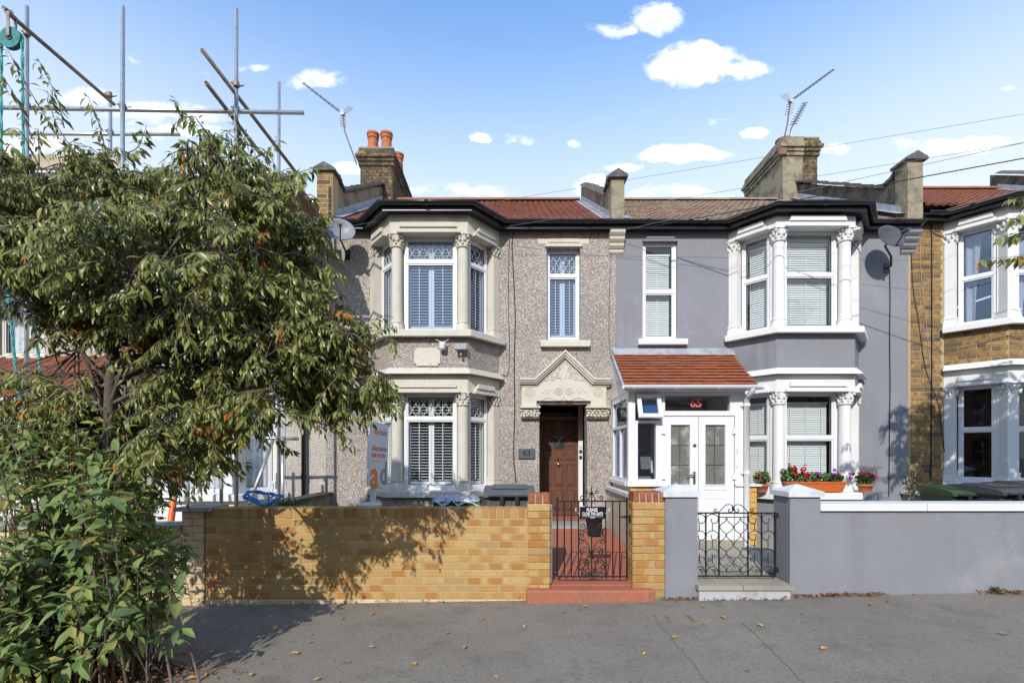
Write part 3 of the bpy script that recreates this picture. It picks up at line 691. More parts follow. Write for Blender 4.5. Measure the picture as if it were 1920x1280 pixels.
def eaves(house, xL, xR, xs, dz, bay_mat='lead_flashing'):
    xa, xb, xc, xd = xs; path = [(xL, BY), (xa, BY), (xb, FY), (xc, FY), (xd, BY), (xR, BY)]
    z = 5.19 + dz
    MB().sweep(path, [(-.02, z), (.12, z), (.12, z - .015), (.155, z - .015), (.155, z + .10), (-.02, z + .10)]).build('soffit', 'black_trim', house)
    r = .053; c = .150 + r + .006; zc = z + .094
    pr = [(c + r * math.cos(t), zc + r * math.sin(t)) for t in [math.pi + math.pi * k / 8 for k in range(9)]] + [(c + r * .84 * math.cos(t), zc + .002 + r * .84 * math.sin(t)) for t in [2 * math.pi - math.pi * k / 8 for k in range(9)]]
    g = MB().sweep(path, pr, True).build('gutter', 'gutter_black', house)
    m = MB(); P = [Vector(p) for p in path]
    for i in range(len(P) - 1):
        d = P[i + 1] - P[i]; L = d.length
        if L < .3: continue
        a = math.atan2(d.y, d.x); n = max(1, int(L / .8))
        for k in range(n):
            T = frame((*(P[i] + d * ((k + .5) / n)), 0), a)
            mm = MB(T); mm.yz([(-(c + r * 1.12 * math.cos(t)), zc + r * 1.12 * math.sin(t)) for t in [math.pi + math.pi * j / 6 for j in range(7)]], -.03, .03); mm.build('gutter_clip', 'gutter_black', g)
    # lead-covered bay roof running back into the main slope
    pts = [Vector(p) for p in path[1:5]]; o = []
    for i, p in enumerate(pts):
        o.append((p.x + (-.17, -.1, .1, .17)[i], p.y - .19, z + .115))
    top = [(xa + .2, 9.3, 5.92 + dz), (xb + .1, 9.3, 5.92 + dz), (xc - .1, 9.3, 5.92 + dz), (xd - .2, 9.3, 5.92 + dz)]
    m = MB(); m.add(o + top, [(0, 1, 5, 4), (1, 2, 6, 5), (2, 3, 7, 6), (0, 4, 7, 3, 2, 1)]); m.build('bay_roof', bay_mat, house)
RY, RZ, EY, EZ = 11.2, 7.36, 7.86, 5.315
def roof(house, x0, x1, dz, mat, ridge, bayx):
    """rows of pantiles: each course a wave of rolls stepped over the one below"""
    slope = Vector((0, RY - EY, RZ - EZ)); L = slope.length; sd = slope / L; nrm = Vector((0, -sd.z, sd.y))
    rows = 15; g = L / rows; pitch = .125; per = 6; n = int((x1 - x0) / pitch * per)
    m = MB()
    MB().add([(x0, EY, EZ + dz - .03), (x1, EY, EZ + dz - .03), (x1, RY, RZ + dz - .03), (x0, RY, RZ + dz - .03), (x1, 2 * RY - EY, EZ + dz), (x0, 2 * RY - EY, EZ + dz)], [(0, 1, 2, 3), (3, 2, 4, 5)]).build('roof_deck', 'cement_dark', house)
    prof = [.018 * (max(0, math.cos(2 * math.pi * k / per)) ** .8) - .004 * math.cos(4 * math.pi * k / per) for k in range(per)]
    for r in range(rows):
        base = Vector((0, EY, EZ + dz)) + sd * (r * g); jz = rnd.uniform(-.002, .003); vs = []
        for row, (s, h) in enumerate(((-.03, -.008), (-.03, .022), (g, .004))):
            for i in range(n + 1):
                x = x0 + (x1 - x0) * i / n; wob = .003 * math.sin(x * 7.3 + r * 2.1)
                p = base + sd * (s + wob) + nrm * ((h if row else h) + (prof[i % per] if row else prof[i % per] - .012) + jz)
                vs.append((x, p.y, p.z))
        m.add(vs, [(k * (n + 1) + i, k * (n + 1) + i + 1, (k + 1) * (n + 1) + i + 1, (k + 1) * (n + 1) + i) for k in range(2) for i in range(n)])
    rf = m.build('roof', mat, house, kind='stuff')
    rt = MB(); q = .11; rt.xz([(-.22, 0)] + [], 0, 0) if False else None
    vs = []
    for x in (-.225, .225):
        for k in range(7):
            t = math.pi * k / 6; vs.append((x, -q * math.cos(t), q * .75 * math.sin(t) - .01))
    rt.add(vs, [(k, k + 1, 8 + k, 7 + k) for k in range(6)] + [tuple(range(7)), tuple(range(7, 14))], False)
    me = rt.mesh('ridge_tile', ridge); x = x0 + .225
    while x < x1:
        inst('ridge_tile', me, house, (x, RY, RZ + dz + .01), (rnd.uniform(-.02, .02), rnd.uniform(-.012, .012), 0)); x += .452
def parapet(house, x, w, dz, wall, pillar, cap_mat, brick=False, cope='tile', flash=True, zt=6.12):
    """party-wall upstand that follows the roof, with its kneeler pillar at the eaves"""
    x0, x1 = x - w / 2, x + w / 2; s = (RZ - EZ) / (RY - EY)
    zr = lambda y, o: EZ + (y - EY) * s + o + dz
    MB().yz([(8.1, 5.2 + dz), (8.1, 6.2 + dz), (8.16, zr(8.16, .60)), (8.42, zr(8.42, .40)), (RY + .2, zr(RY + .1, .42)), (RY + .2, 6.0 + dz)], x0 + .012, x1 - .012).build('parapet', wall, house)
    pr = MB().box(x0, x1, 7.862, 8.12, 5.18 + dz, zt + dz).build('pillar', pillar, house)
    if brick: bricks(pr, (x0, 7.862, 5.3 + dz), 0, w, zt - 5.3, 'brick_stock', bond='flemish', proud=.004)
    c = MB(); c.xz([(x0 - .05, zt + dz - .01), (x1 + .05, zt + dz - .01), (x1 + .05, zt + dz + .03), (x, zt + dz + .13), (x0 - .05, zt + dz + .03)], 7.81, 8.17)
    c.build('pillar_cap', cap_mat, house)
    me = MB(); a = math.atan(s)
    me.T = Matrix.Rotation(a, 4, 'X')
    me.yz([(-.17, 0), (.17, -.012), (.17, .02), (-.17, .035)], -w / 2 - .05, w / 2 + .05) if cope == 'tile' else me.add([(sx, sy, .07 * math.sin(math.pi * k / 6) + .02) for sy in (-.17, .17) for k in range(7) for sx in [(-w / 2 - .05) + (w + .1) * k / 6]], [(k, k + 1, 8 + k, 7 + k) for k in range(6)] + [tuple(range(7)), tuple(range(7, 14))])
    mm = me.mesh('coping', cap_mat); y = 8.5
    while y < RY + .2:
        inst('coping', mm, house, (x + rnd.uniform(-.006, .006), y, zr(y, .42) + rnd.uniform(0, .012) - (.05 if cope == 'half' else 0)), (rnd.uniform(-.015, .015), 0, 0)); y += .325
    MB().yz([(8.13, 6.16 + dz), (8.2, zr(8.2, .58)), (8.42, zr(8.42, .42)), (8.42, zr(8.42, .46)), (8.2, zr(8.2, .63)), (8.13, 6.22 + dz)], x0 - .03, x1 + .03).build('coping', cap_mat, house)
    if flash:
        for sx in (-1, 1):
            xx = x + sx * (w / 2 + .003); 
            MB().yz([(8.0, zr(8.0, .02)), (8.0, zr(8.0, .16)), (RY, zr(RY, .16)), (RY, zr(RY, .02))], min(xx, xx + sx * .004), max(xx, xx + sx * .004)).build('flashing', 'lead_flashing', house)
            MB().add([(xx, 7.9, zr(7.9, .055)), (xx + sx * .16, 7.9, zr(7.9, .05)), (xx + sx * .16, RY, zr(RY, .05)), (xx, RY, zr(RY, .055))], [(0, 1, 2, 3)]).build('flashing', 'lead_flashing', house)
def kneeler(house, x, w, dz, mat, z1=5.165):
    for k in range(4):
        d = .025 + .048 * (3 - k); z = z1 - k * .09
        MB().yz([(8.0, z - .086), (8.0 - d + .03, z - .086), (8.0 - d - .004, z - .052), (8.0 - d - .012, z - .012), (8.0 - d, z - .006), (8.0, z - .006)], x - w / 2 + rnd.uniform(-.008, .008), x + w / 2).build('corbel_stone', mat, house)
def chimney(house, x0, x1, y0, y1, zt, dz, pots, render_to=None):
    """stack astride the party wall: core, single bricks on the faces, corbelled head, flue pots"""
    zb = 6.2 + dz
    ch = MB().box(x0 + .004, x1 - .004, y0 + .004, y1, zb, zt - .5).build('chimney', 'mortar', house)
    xs = render_to if render_to else x0
    side = x1 if (x0 + x1) < 0 else x0
    H = zt - .52 - zb; nrow = int(H / .075)
    if render_to:
        MB().box(x0 - .012, render_to, y0 - .014, y1 + .01, zb, zt - .5).build('render_coat', 'cement_old', ch)
    bricks(ch, (xs, y0, zb), 0, x1 - xs, nrow * .075, 'brick_soot', bond='flemish', keep=lambda x, l, z: z > .45)
    if not render_to: bricks(ch, (x1, y0, zb), math.pi / 2, y1 - y0, nrow * .075, 'brick_soot', bond='flemish', keep=lambda x, l, z: z > .7)
    # oversailing courses
    z = zb + nrow * .075; k = 0
    for off, hgt in ((.035, .075), (.0, .02), (.05, .075), (.09, .075), (.055, .075), (.03, .11)):
        mt = 'cement_old' if render_to else 'mortar_dark'
        MB().box(x0 - off + .006, x1 + off - .006, y0 - off + .006, y1 + off - .006, z, z + hgt - .002).build('oversail_course', 'mortar_dark', ch)
        if hgt > .05 and not (render_to and False):
            if render_to: MB().box(x0 - off - .01, render_to, y0 - off - .01, y1 + off, z + .004, z + hgt - .004).build('render_coat', 'cement_old', ch)
            bx = render_to if render_to else x0 - off
            bricks(ch, (bx, y0 - off, z), 0, x1 + off - bx, .075, 'brick_soot', bond='flemish', start=k)
            if not render_to: bricks(ch, (x1 + off, y0 - off, z), math.pi / 2, y1 - y0 + 2 * off, .075, 'brick_soot', bond='flemish', start=k)
        z += hgt; k += 1
    MB().frus((x0 - .02, x1 + .02, y0 - .02, y1 + .02), (x0 + .1, x1 - .1, y0 + .1, y1 - .1), z - .002, z + .05).build('flaunching', 'cement_dark', ch)
    for px, py, r, h, mt in pots:
        MB().lathe((px, py, z - .03), [(r * 1.03, 0), (r * .98, .06), (r * .9, h - .16), (r * .92, h - .13), (r * 1.04, h - .125), (r * 1.04, h - .10), (r * .98, h - .095), (r * 1.0, h - .06), (r * 1.14, h - .05), (r * 1.16, h), (r * .9, h), (r * .85, h - .25)], 18).build('chimney_pot', mt, ch)
    return ch
def shell(house, x0, x1, dz):
    """dark rooms: back wall, party walls, floors"""
    m = MB()
    m.box(x0 + .03, x1 - .03, 13.0, 13.15, -.1, 5.2).box(x0 + .03, x0 + .13, 8.32, 13, -.1, 5.2).box(x1 - .13, x1 - .03, 8.32, 13, -.1, 5.2)
    m.box(x0 + .131, x1 - .131, 8.32, 12.99, .2, .3).box(x0 + .131, x1 - .131, 8.32, 12.99, 2.62, 2.8).box(x0 + .131, x1 - .131, 8.32, 12.99, 5.1 + dz, 5.19 + dz)
    m.build('interior_shell', 'interior', house)
def sill_block(house, x0, x1, zt, h, mat, d=.09):
    MB().yz([(8.1, zt - h), (8.0, zt - h), (8.0 - d, zt - h), (8.0 - d, zt - .02), (8.0 - d + .01, zt), (8.1, zt + .01)], x0, x1).build('sill', mat, house)

# ------------------------------------------------------------------ the terrace
HG = 'terraced houses in the row'
ZB = lambda py: Z(py, BY)
XB = lambda px: X(px, BY)
P61, P63, P65, P67 = -7.9, -3.08, 1.724, 6.57          # party lines (left edges of the four houses)
P69 = 11.4
# ---- house with the pebbledash front and stone bay
h63 = thing('terraced_house', ((P63 + P65) / 2, BY, .2), 'pebbledashed house with cream stone bay, leaded lights, white shutters and brown front door', 'house', HG)
bx63 = (-2.345, -1.877, -.68, -.212)
sw = (XB(1025), XB(1088), ZB(637), ZB(463))
dr = (XB(1011), XB(1101), .33, ZB(757))
MB().wall(P63, P65 - .003, 0, 5.19, BY, 8.3, [(bx63[0] + .03, bx63[3] - .03, .95, 5.0), sw, dr]).build('wall', 'pebbledash', h63)
shell(h63, P63, P65, 0)
lv63 = dict(sl=(919, 931), hl=735, co=(703, 690), su=(620, 633), hu=437)
bay(h63, bx63, 0, lv63, 'pebbledash', 'stone_cream', 'pebbledash', 'shutter', 'shutter', True, gl_u='glass_sky', splits=(.735, .745))
MB().box(XB(777), XB(777), 0, 0, 0, 0)
xp = lambda px: X(px, FY); zp = lambda py: Z(py, FY)
c = .035; x0, x1, z0, z1 = xp(777), xp(826), zp(686), zp(652)
MB().xz([(x0 + c, z0), (x1 - c, z0), (x1 - c, z0 + c), (x1, z0 + c), (x1, z1 - c), (x1 - c, z1 - c), (x1 - c, z1), (x0 + c, z1), (x0 + c, z1 - c), (x0, z1 - c), (x0, z0 + c), (x0 + c, z0 + c)], FY - .022, FY).build('plaque', 'stone_cream', h63)
window(h63, (sw[0], 8.12, sw[2]), 0, sw[1] - sw[0], sw[3] - sw[2], (sw[3] - sw[2]) * .715, 'shutter', 'upvc_white', True, 'glass_sky', panels=2)
sill_block(h63, XB(1013), XB(1105), ZB(640), .10, 'stone_cream', .10)
hood(h63, frame((0, BY, 0)), XB(1023), XB(1091), ZB(461), 'stone_cream', .09, .5)
MB().box(XB(1009), XB(1104), BY - .004, BY, ZB(457), ZB(448)).build('lintel', 'stone_cream', h63)
eaves(h63, P63 + .14, P65, bx63, 0)
roof(h63, P63 + .13, P65 - .13, 0, 'tile_red', 'ridge_red', bx63)
# door surround with carved pediment
YD = BY - .06
sd = lambda px: X(px, YD); sz = lambda py: Z(py, YD)
MB().xz([(sd(978), sz(763)), (sd(1006), sz(763)), (sd(1006), sz(751)), (sd(1108), sz(751)), (sd(1108), sz(763)), (sd(1137), sz(763)), (sd(1137), sz(716)), (sd(1112), sz(716)), (sd(1059), sz(665)), (sd(1004), sz(716)), (sd(978), sz(716))], YD, BY - .002).build('door_pediment', 'stone_cream', h63)
ped = bpy.data.objects['door_pediment']
tl = [(sd(974), sz(715)), (sd(1004), sz(715)), (sd(1059), sz(664)), (sd(1112), sz(715)), (sd(1143), sz(715))]
def rake(off0, off1, y0):
    n = len(tl); up = []; lo = []
    for i in range(n):
        p = Vector(tl[i]); ns = []
        if i > 0: d = (p - Vector(tl[i - 1])).normalized(); ns.append(Vector((-d.y, d.x)))
        if i < n - 1: d = (Vector(tl[i + 1]) - p).normalized(); ns.append(Vector((-d.y, d.x)))
        b = sum(ns, Vector((0, 0))).normalized(); b = b / b.dot(ns[0])
        up.append(p + b * off1); lo.append(p + b * off0)
    m = MB()
    for i in range(n - 1): m.xz([lo[i], lo[i + 1], up[i + 1], up[i]], y0, BY - .004 if y0 < YD - .02 else YD + .001)
    m.build('moulding', 'stone_cream', ped)
rake(.012, .042, YD - .11); rake(-.018, .010, YD - .085); rake(-.046, -.02, YD - .055); rake(-.082, -.07, YD - .012)
def relief(px, py): return (sd(px), sz(py))
m = MB(); yr = YD
for k, cx_ in enumerate((993, 1121)):                # rosettes
    x, z = relief(cx_, 734)
    for r in (.072, .043): m.tube([(x + r * math.cos(t), yr, z + r * math.sin(t)) for t in [i * math.pi / 10 for i in range(20)]], .010, 5, True)
    m.blob((x, yr, z), (.018, .016, .018))
for cx_, cz_ in ((1047, 733), (1067, 733)):           # paired wreaths
    x, z = relief(cx_, cz_)
    for i in range(14):
        t = i * 2 * math.pi / 14; m.blob((x + .052 * math.cos(t), yr, z + .052 * math.sin(t)), (.016, .012, .016), 5, 4)
    for i in range(5): m.blob((x + .02 * math.cos(i * 1.26), yr, z + .02 * math.sin(i * 1.26)), (.014, .012, .014), 5, 4)
for sg in (-1, 1):                                   # trailing leaves
    for i in range(5):
        x, z = relief(1057 + sg * (19 + i * 5), 733 - (i % 2) * 4 + 2); m.blob((x, yr, z), (.022, .010, .010), 5, 4)
    pts = [relief(1057 + sg * a, b) for a, b in ((1, 745), (4, 749), (12, 750.5), (20, 747), (28, 745.5), (36, 747), (41, 750.5))]
    m.tube(catmull([(p[0], yr - .004, p[1]) for p in pts], 4), .008, 5)
    for a, b, r, t0, tn in ((10, 706, .04, 0, 1.2), (20, 708, .04, 2, 1.2), (30, 711, .03, 1, 1.1), (12, 697, .034, 3, 1.2), (20, 699, .03, .5, 1.1), (8, 690, .03, 2, 1.1)):
        x, z = relief(1058 + sg * a * 1.15, b); m.tube([(x + sg * (px_ - x), yr - .005, pz_) for px_, _, pz_ in spiral((x, z), r, t0, tn, yr)], .009, 5)
    for i in range(18):
        a = rnd.uniform(2, 34); b = rnd.uniform(712 - (36 - a) * 1.05, 713); x, z = relief(1058 + sg * a, max(686, b)); m.blob((x, yr, z), (.017, .014, .013), 5, 4)
for i in range(5): x, z = relief(1058 + (i - 2) * 2.5, 683 - (2 - abs(i - 2)) * 2); m.blob((x, yr, z), (.012, .012, .018), 5, 4)
m.build('carving', 'stone_cream', ped)
for x0, x1 in ((974, 1013), (1098, 1143)):
    m = MB(); a, b, z0, z1 = sd(x0), sd(x1), sz(785), sz(762)
    m.box(a + .02, b - .02, YD - .01, BY - .003, z0 + .03, z1 - .02); m.box(a, b, YD - .09, BY - .003, z1 - .028, z1)
    m.frus((a + .035, b - .035, YD, BY - .003), (a + .015, b - .015, YD - .05, BY - .003), z0, z0 + .03)
    for i in range(6):
        for j in range(3):
            q = rnd.uniform(.6, 1.25); m.blob((a + .03 + (b - a - .06) * (i + (.5 if j % 2 else 0)) / 5.5 + rnd.uniform(-.012, .012), YD - .015 - .012 * rnd.random(), z0 + .045 + j * .045 + rnd.uniform(-.012, .012)), (.030 * q, .04, .026 / q), 6, 4)
            if rnd.random() < .6: m.tube([(a + .05 + (b - a - .1) * i / 5 + dxx, YD - .05, z0 + .05 + j * .04 + dzz) for dxx, dzz in ((-.02, -.012), (-.006, .012), (.014, .014), (.022, -.006))], .008, 4)
    m.build('carved_bracket', 'stone_cream', h63)
# recessed door frame, door with nine panels
DY = 8.95
dx = lambda px: X(px, DY); dz_ = lambda py: Z(py, DY)
zt = 2.62
rc = MB(); rc.box(.40, dr[0] + .02, 8.302, 9.1, .2, 2.7).box(dx(1101), dx(1101) + .1, 8.302, 9.1, .2, 2.7).box(.40, dx(1101) + .1, 8.302, 9.1, 2.62, 2.75).build('porch_recess', 'stone_cream', h63)
MB().box(dr[0] + .021, dx(1101) - .002, 8.202, 8.94, .15, .372).build('recess_floor', 'path_red', h63)
dr = (dx(1011), dx(1101) - .002, .33, zt); m = MB()
m.box(dr[0] - .04, dr[0] + .015, DY - .03, DY + .06, .373, zt).box(dr[0] + .016, dr[1], DY - .03, DY + .06, zt - .05, zt).box(dr[0] + .016, dr[1], DY - .035, DY + .055, dz_(787), dz_(781))
fr63 = m.build('door_frame', 'frame_brown', h63)
MB().box(dx(1084), dx(1092), DY - .04, DY + .05, .331, zt - .052).build('door_post', 'timber_white', h63)
MB().box(dx(1092) + .001, dr[1], DY, DY + .04, .331, dz_(948)).build('side_panel', 'timber_white', h63)
quad_obj('pane', [(dx(1092), DY + .01, dz_(947)), (dr[1], DY + .01, dz_(947)), (dr[1], DY + .01, zt - .05), (dx(1092), DY + .01, zt - .05)], 'glass_dark', h63)
quad_obj('pane', [(dr[0] + .045, DY + .01, dz_(781)), (dx(1084), DY + .01, dz_(781)), (dx(1084), DY + .01, zt - .05), (dr[0] + .045, DY + .01, zt - .05)], 'glass_dark', h63)
d0, d1, dz0, dz1 = dr[0] + .017, dx(1084) - .002, .38, dz_(787) - .003
door = MB().box(d0, d1, DY + .012, DY + .055, dz0, dz1).build('front_door', 'door_wood', h63)
W = d1 - d0; rows = [(.05, .27), (.31, .54), (.58, .70), (.72, .84), (.87, .975)]
for r, (a, b) in enumerate(rows):
    for cI in range(3):
        x0 = d0 + .045 + cI * (W - .06) / 3; x1 = x0 + (W - .06) / 3 - .03; z0 = dz0 + a * (dz1 - dz0); z1 = dz0 + b * (dz1 - dz0)
        if r == 3 and cI == 1:
            MB().box(x0 - .01, x1 + .01, DY + .002, DY + .014, z0 - .03, z1 + .01).build('door_grille', 'iron_black', door)
            gr = MB()
            for k in range(5): gr.tube([(x0 + (x1 - x0) * k / 4, DY, z0 - .02), (x0 + (x1 - x0) * (4 - k) / 4, DY, z1)], .004, 4)
            gr.build('grille_bar', 'chrome', door); continue
        m = MB()
        for xa, xb_, za, zb_ in ((x0, x1, z0, z0 + .012), (x0, x1, z1 - .012, z1), (x0, x0 + .012, z0 + .012, z1 - .012), (x1 - .012, x1, z0 + .012, z1 - .012)): m.box(xa, xb_, DY - .004, DY + .013, za, zb_)
        m.add([(x0 + .02, DY + .011, z0 + .02), (x1 - .02, DY + .011, z0 + .02), (x1 - .02, DY + .011, z1 - .02), (x0 + .02, DY + .011, z1 - .02), (x0 + .034, DY + .001, z0 + .034), (x1 - .034, DY + .001, z0 + .034), (x1 - .034, DY + .001, z1 - .034), (x0 + .034, DY + .001, z1 - .034)],
              [(4, 5, 6, 7), (0, 1, 5, 4), (1, 2, 6, 5), (2, 3, 7, 6), (3, 0, 4, 7)])
        m.build('panel', 'door_wood', door)
m = MB(); kx, kz = dx(1047), dz_(870)
m.tube([(kx, DY + .012, kz), (kx, DY + .004, kz)], .035, 14); m.blob((kx, DY - .028, kz), (.032, .026, .032), 12, 8); m.build('door_knob', 'brass', door)
MB().box(dx(1042), dx(1053), DY + .004, DY + .011, dz_(937), dz_(933)).build('letter_box', 'brass', door)
# doorbells on the white post
for z, mt in ((836, 'aerial_white'), (846, 'text_dark'), (857, 'text_dark')):
    MB().box(dx(1085.5), dx(1090.5), DY - .055, DY - .041, dz_(z + 3), dz_(z - 3)).build('bell_push', mt, h63)
text('number', '63', .09, (dx(1046), DY + .009, dz_(794)), 0, 'brass', door, .0)
MB().box(.36, 1.3, 7.70, 8.20, .15, .375).build('door_step', 'concrete', h63)
kneeler(h63, P65, .235, 0, 'stone_cream')
parapet(h63, P63 + .03, .26, 0, 'cement_old', 'mortar', 'coping_dark', True)
parapet(h63, P65, .215, -.02, 'cement_old', 'cement_old', 'coping_dark', False, 'half', zt=6.03)
ch63 = chimney(h63, -3.43, -2.70, 10.9, 12.6, 8.55, 0, [(-3.2, 11.12, .125, .48, 'terracotta'), (-2.89, 11.12, .125, .48, 'terracotta'), (-3.1, 11.95, .12, .40, 'terracotta_dark'), (-2.78, 11.8, .12, .42, 'terracotta')])
# cables clipped to the pebbledash
def cable(house, pts, r, mat, y=BY - .012, name='cable'):
    return MB().tube(catmull([(X(px, y), y + rnd.uniform(-.003, .003), Z(py, y)) for px, py in pts], 4), r, 5).build(name, mat, house)
cable(h63, [(963, 436), (960, 460), (963, 520), (966, 600), (964, 680), (965, 760), (963, 850), (965, 880), (968, 905)], .008, 'cable_black')
cable(h63, [(955, 440), (953, 560), (955, 640), (953, 700), (940, 702)], .004, 'cable_black')
cable(h63, [(1147, 470), (1143, 540), (1142, 640), (1148, 690), (1148, 740), (1144, 770), (1140, 790), (1147, 800)], .006, 'cable_grey')
# ---- the grey rendered house
h65 = thing('terraced_house', ((P65 + P67) / 2, BY, .25), 'smooth grey rendered house with bright white bay columns and white framed windows', 'house', HG)
bx65 = (3.59, 4.07, 5.27, 5.745)
w65 = (XB(1205), XB(1270), ZB(637), ZB(452)); d65 = (2.3, 3.2, .28, 2.3)
MB().wall(P65, P67 - .003, 0, 5.19, BY, 8.3, [(bx65[0] + .03, bx65[3] - .03, .95, 5.0), w65, d65]).build('wall', 'render_grey', h65)
shell(h65, P65, P67, 0)
lv65 = dict(sl=(922, 935), hl=733, co=(703, 690), su=(614, 626), hu=425, band='render_grey')
bay(h65, bx65, 0, lv65, 'render_grey', 'paint_white', 'render_grey', 'blind', 'blind', False, True, 'glass', 'glass', (.54, .56), panels_side=1)
MB().prism([(bx65[0] - .004, BY - .004), (bx65[1] - .004, FY - .006), (bx65[2] + .004, FY - .006), (bx65[3] + .004, BY - .004), (bx65[3], BY), (bx65[0], BY)], Z(425, FY) - .002, Z(406, FY)).build('bay_band', 'paint_white', h65)
window(h65, (w65[0], 8.06, w65[2]), 0, w65[1] - w65[0], w65[3] - w65[2], (w65[3] - w65[2]) * .50, 'blind', 'upvc_white', False, 'glass', t=.05)
hood(h65, frame((0, BY, 0)), XB(1206), XB(1269), ZB(451), 'render_grey', .05, .45)
sill_block(h65, XB(1195), XB(1286), ZB(637), .09, 'paint_white', .10)
MB().box(d65[0], d65[1], 8.1, 8.14, .28, 2.3).build('inner_door', 'timber_white', h65)
eaves(h65, P65 + .002, P67 + .1, bx65, 0)
roof(h65, P65 + .12, P67 - .13, 0, 'tile_brown', 'ridge_brown', bx65)
kneeler(h65, P67 - .03, .24, .1, 'render_grey')
parapet(h65, P67, .25, .06, 'cement_dark', 'cement_old', 'coping_dark', False, 'tile', zt=6.24)
chimney(h65, 6.12, 6.9, 10.9, 12.6, 8.75, 0, [(6.35, 11.3, .15, .22, 'terracotta_dark')], 6.56)
cable(h65, [(1668, 505), (1669, 560), (1668, 640), (1669, 720), (1668, 800), (1667, 930)], .007, 'cable_black')
MB().box(P65, P67 - .003, BY - .02, BY, .05, .42).build('plinth', 'render_grey', h65)
# ---- the stock-brick house
DZ = .14
h67 = thing('terraced_house', ((P67 + P69) / 2, BY, .3), 'yellow stock brick house with white bay and dark windows at the right edge', 'house', HG)
bx67 = (7.16, 7.64, 8.84, 9.32)
MB().wall(P67, P69, 0, 5.19 + DZ, BY, 8.3, [(bx67[0] + .03, bx67[3] - .03, .95, 5.14), (10.0, 10.9, .3, 2.6)]).build('wall', 'mortar', h67)
shell(h67, P67, P69, DZ)
lv67 = dict(sl=(922, 935), hl=733, co=(703, 690), su=(614, 626), hu=425, band='paint_white')
bay(h67, bx67, DZ, lv67, 'paint_white', 'paint_white', 'mortar', 'drawn', 'dark', False, False, 'glass_sky', 'glass_dark', (.54, .50))
bricks(h67, (P67 + .03, BY, .6), 0, bx67[0] - P67 - .06, 5.22 - .6 + .1, 'brick_stock', bond='flemish', proud=.008, jitter=.002)
za, zb = Z(703, FY) + DZ, Z(626, FY) + DZ
za = Z(690, FY) + DZ
bricks(h67, (bx67[1], FY, za), 0, bx67[2] - bx67[1], zb - za, 'brick_stock', bond='flemish', proud=.008)
a = math.atan2(FY - BY, bx67[1] - bx67[0]); bricks(h67, (bx67[0], BY, za), a, math.hypot(FY - BY, bx67[1] - bx67[0]), zb - za, 'brick_stock', bond='flemish', proud=.008)
eaves(h67, P67 + .14, P69, bx67, DZ, 'tile_red')
roof(h67, P67 + .13, P69 - .13, DZ + .12, 'tile_red', 'ridge_red', bx67)
parapet(h67, P69, .25, .25, 'cement_dark', 'cement_old', 'coping_dark', False, 'half')
for pts, r, mt in (([(1747, 420), (1747, 560), (1747, 700), (1745, 900)], .010, 'cable_black'), ([(1708, 460), (1712, 540), (1722, 600), (1735, 690), (1760, 760), (1772, 850), (1795, 900)], .006, 'cable_black'),
                   ([(1722, 400), (1724, 440), (1727, 520), (1738, 620), (1745, 700)], .005, 'cable_pink'), ([(1742, 430), (1755, 440), (1772, 445)], .005, 'cable_black')): cable(h67, pts, r, mt)
# ---- the house behind the tree and scaffolding
h61 = thing('terraced_house', ((P61 + P63) / 2, BY, .1), 'pale pebbledashed house behind the tree, wrapped in scaffolding', 'house', HG)
bx61 = (-5.95, -5.47, -4.24, -3.76)
w61 = (-8.55, -7.75, ZB(668), ZB(490)); p61 = (-7.6, -6.7, .1, 2.2)
MB().wall(-12.6, P63 - .003, 0, 5.19, BY, 8.3, [(bx61[0] + .03, bx61[3] - .03, .9, 5.0), w61, p61]).build('wall', 'pebbledash_pale', h61)
shell(h61, -12.6, P63, 0)
bay(h61, bx61, 0, dict(sl=(925, 938), hl=733, co=(703, 690), su=(620, 633), hu=430), 'paint_white', 'paint_white', 'pebbledash_pale', 'lace', 'lace', False, False, 'glass', 'glass', (.70, .7))
window(h61, (w61[0], 8.08, w61[2]), 0, w61[1] - w61[0], w61[3] - w61[2], (w61[3] - w61[2]) * .6, 'lace', 'upvc_white', False, 'glass')
sill_block(h61, w61[0] - .1, w61[1] + .1, w61[2], .10, 'stone_cream', .10)
MB().box(p61[0], p61[1], 8.1, 8.14, .1, 2.2).build('inner_door', 'timber_white', h61)
eaves(h61, -12.6, P63 - .12, bx61, 0)
roof(h61, -12.6, P63 - .12, 0, 'tile_brown', 'ridge_brown', bx61)
pipe = MB().tube([(-3.42, 7.92, 5.15), (-3.42, 7.92, .2)], .038, 8)
for z in (1.1, 2.9, 4.4): pipe.lathe((-3.42, 7.92, z), [(.05, 0), (.05, .07)], 8)
pipe.build('downpipe', 'black_trim', h61)
# porch of that house, its tiled roof seen through the leaves
p_61 = thing('porch', (-7.5, 7.35, .1), 'white framed porch under a red tiled lean-to roof, behind the tree at the far left', 'porch')
PX0, PX1, PY0 = -8.6, -6.05, 6.8
m = MB()
for i in range(8):
    z0, z1 = 2.28 + i * .105, 2.28 + (i + 1) * .105; y0, y1 = PY0 - .12 + i * .166, PY0 - .12 + (i + 1) * .166
    m.add([(PX0 - .1, y0, z0), (PX1 + .1, y0, z0), (PX1 + .1, y1 + .03, z1 + .015), (PX0 - .1, y1 + .03, z1 + .015), (PX0 - .1, y0, z0 + .022), (PX1 + .1, y0, z0 + .022), (PX1 + .1, y1 + .03, z1 + .035), (PX0 - .1, y1 + .03, z1 + .035)], [(0, 3, 2, 1), (4, 5, 6, 7), (0, 1, 5, 4), (1, 2, 6, 5), (2, 3, 7, 6), (3, 0, 4, 7)])
m.build('roof', 'cement_dark', p_61)
m = MB(); nx_ = int((PX1 - PX0 + .2) / .025)
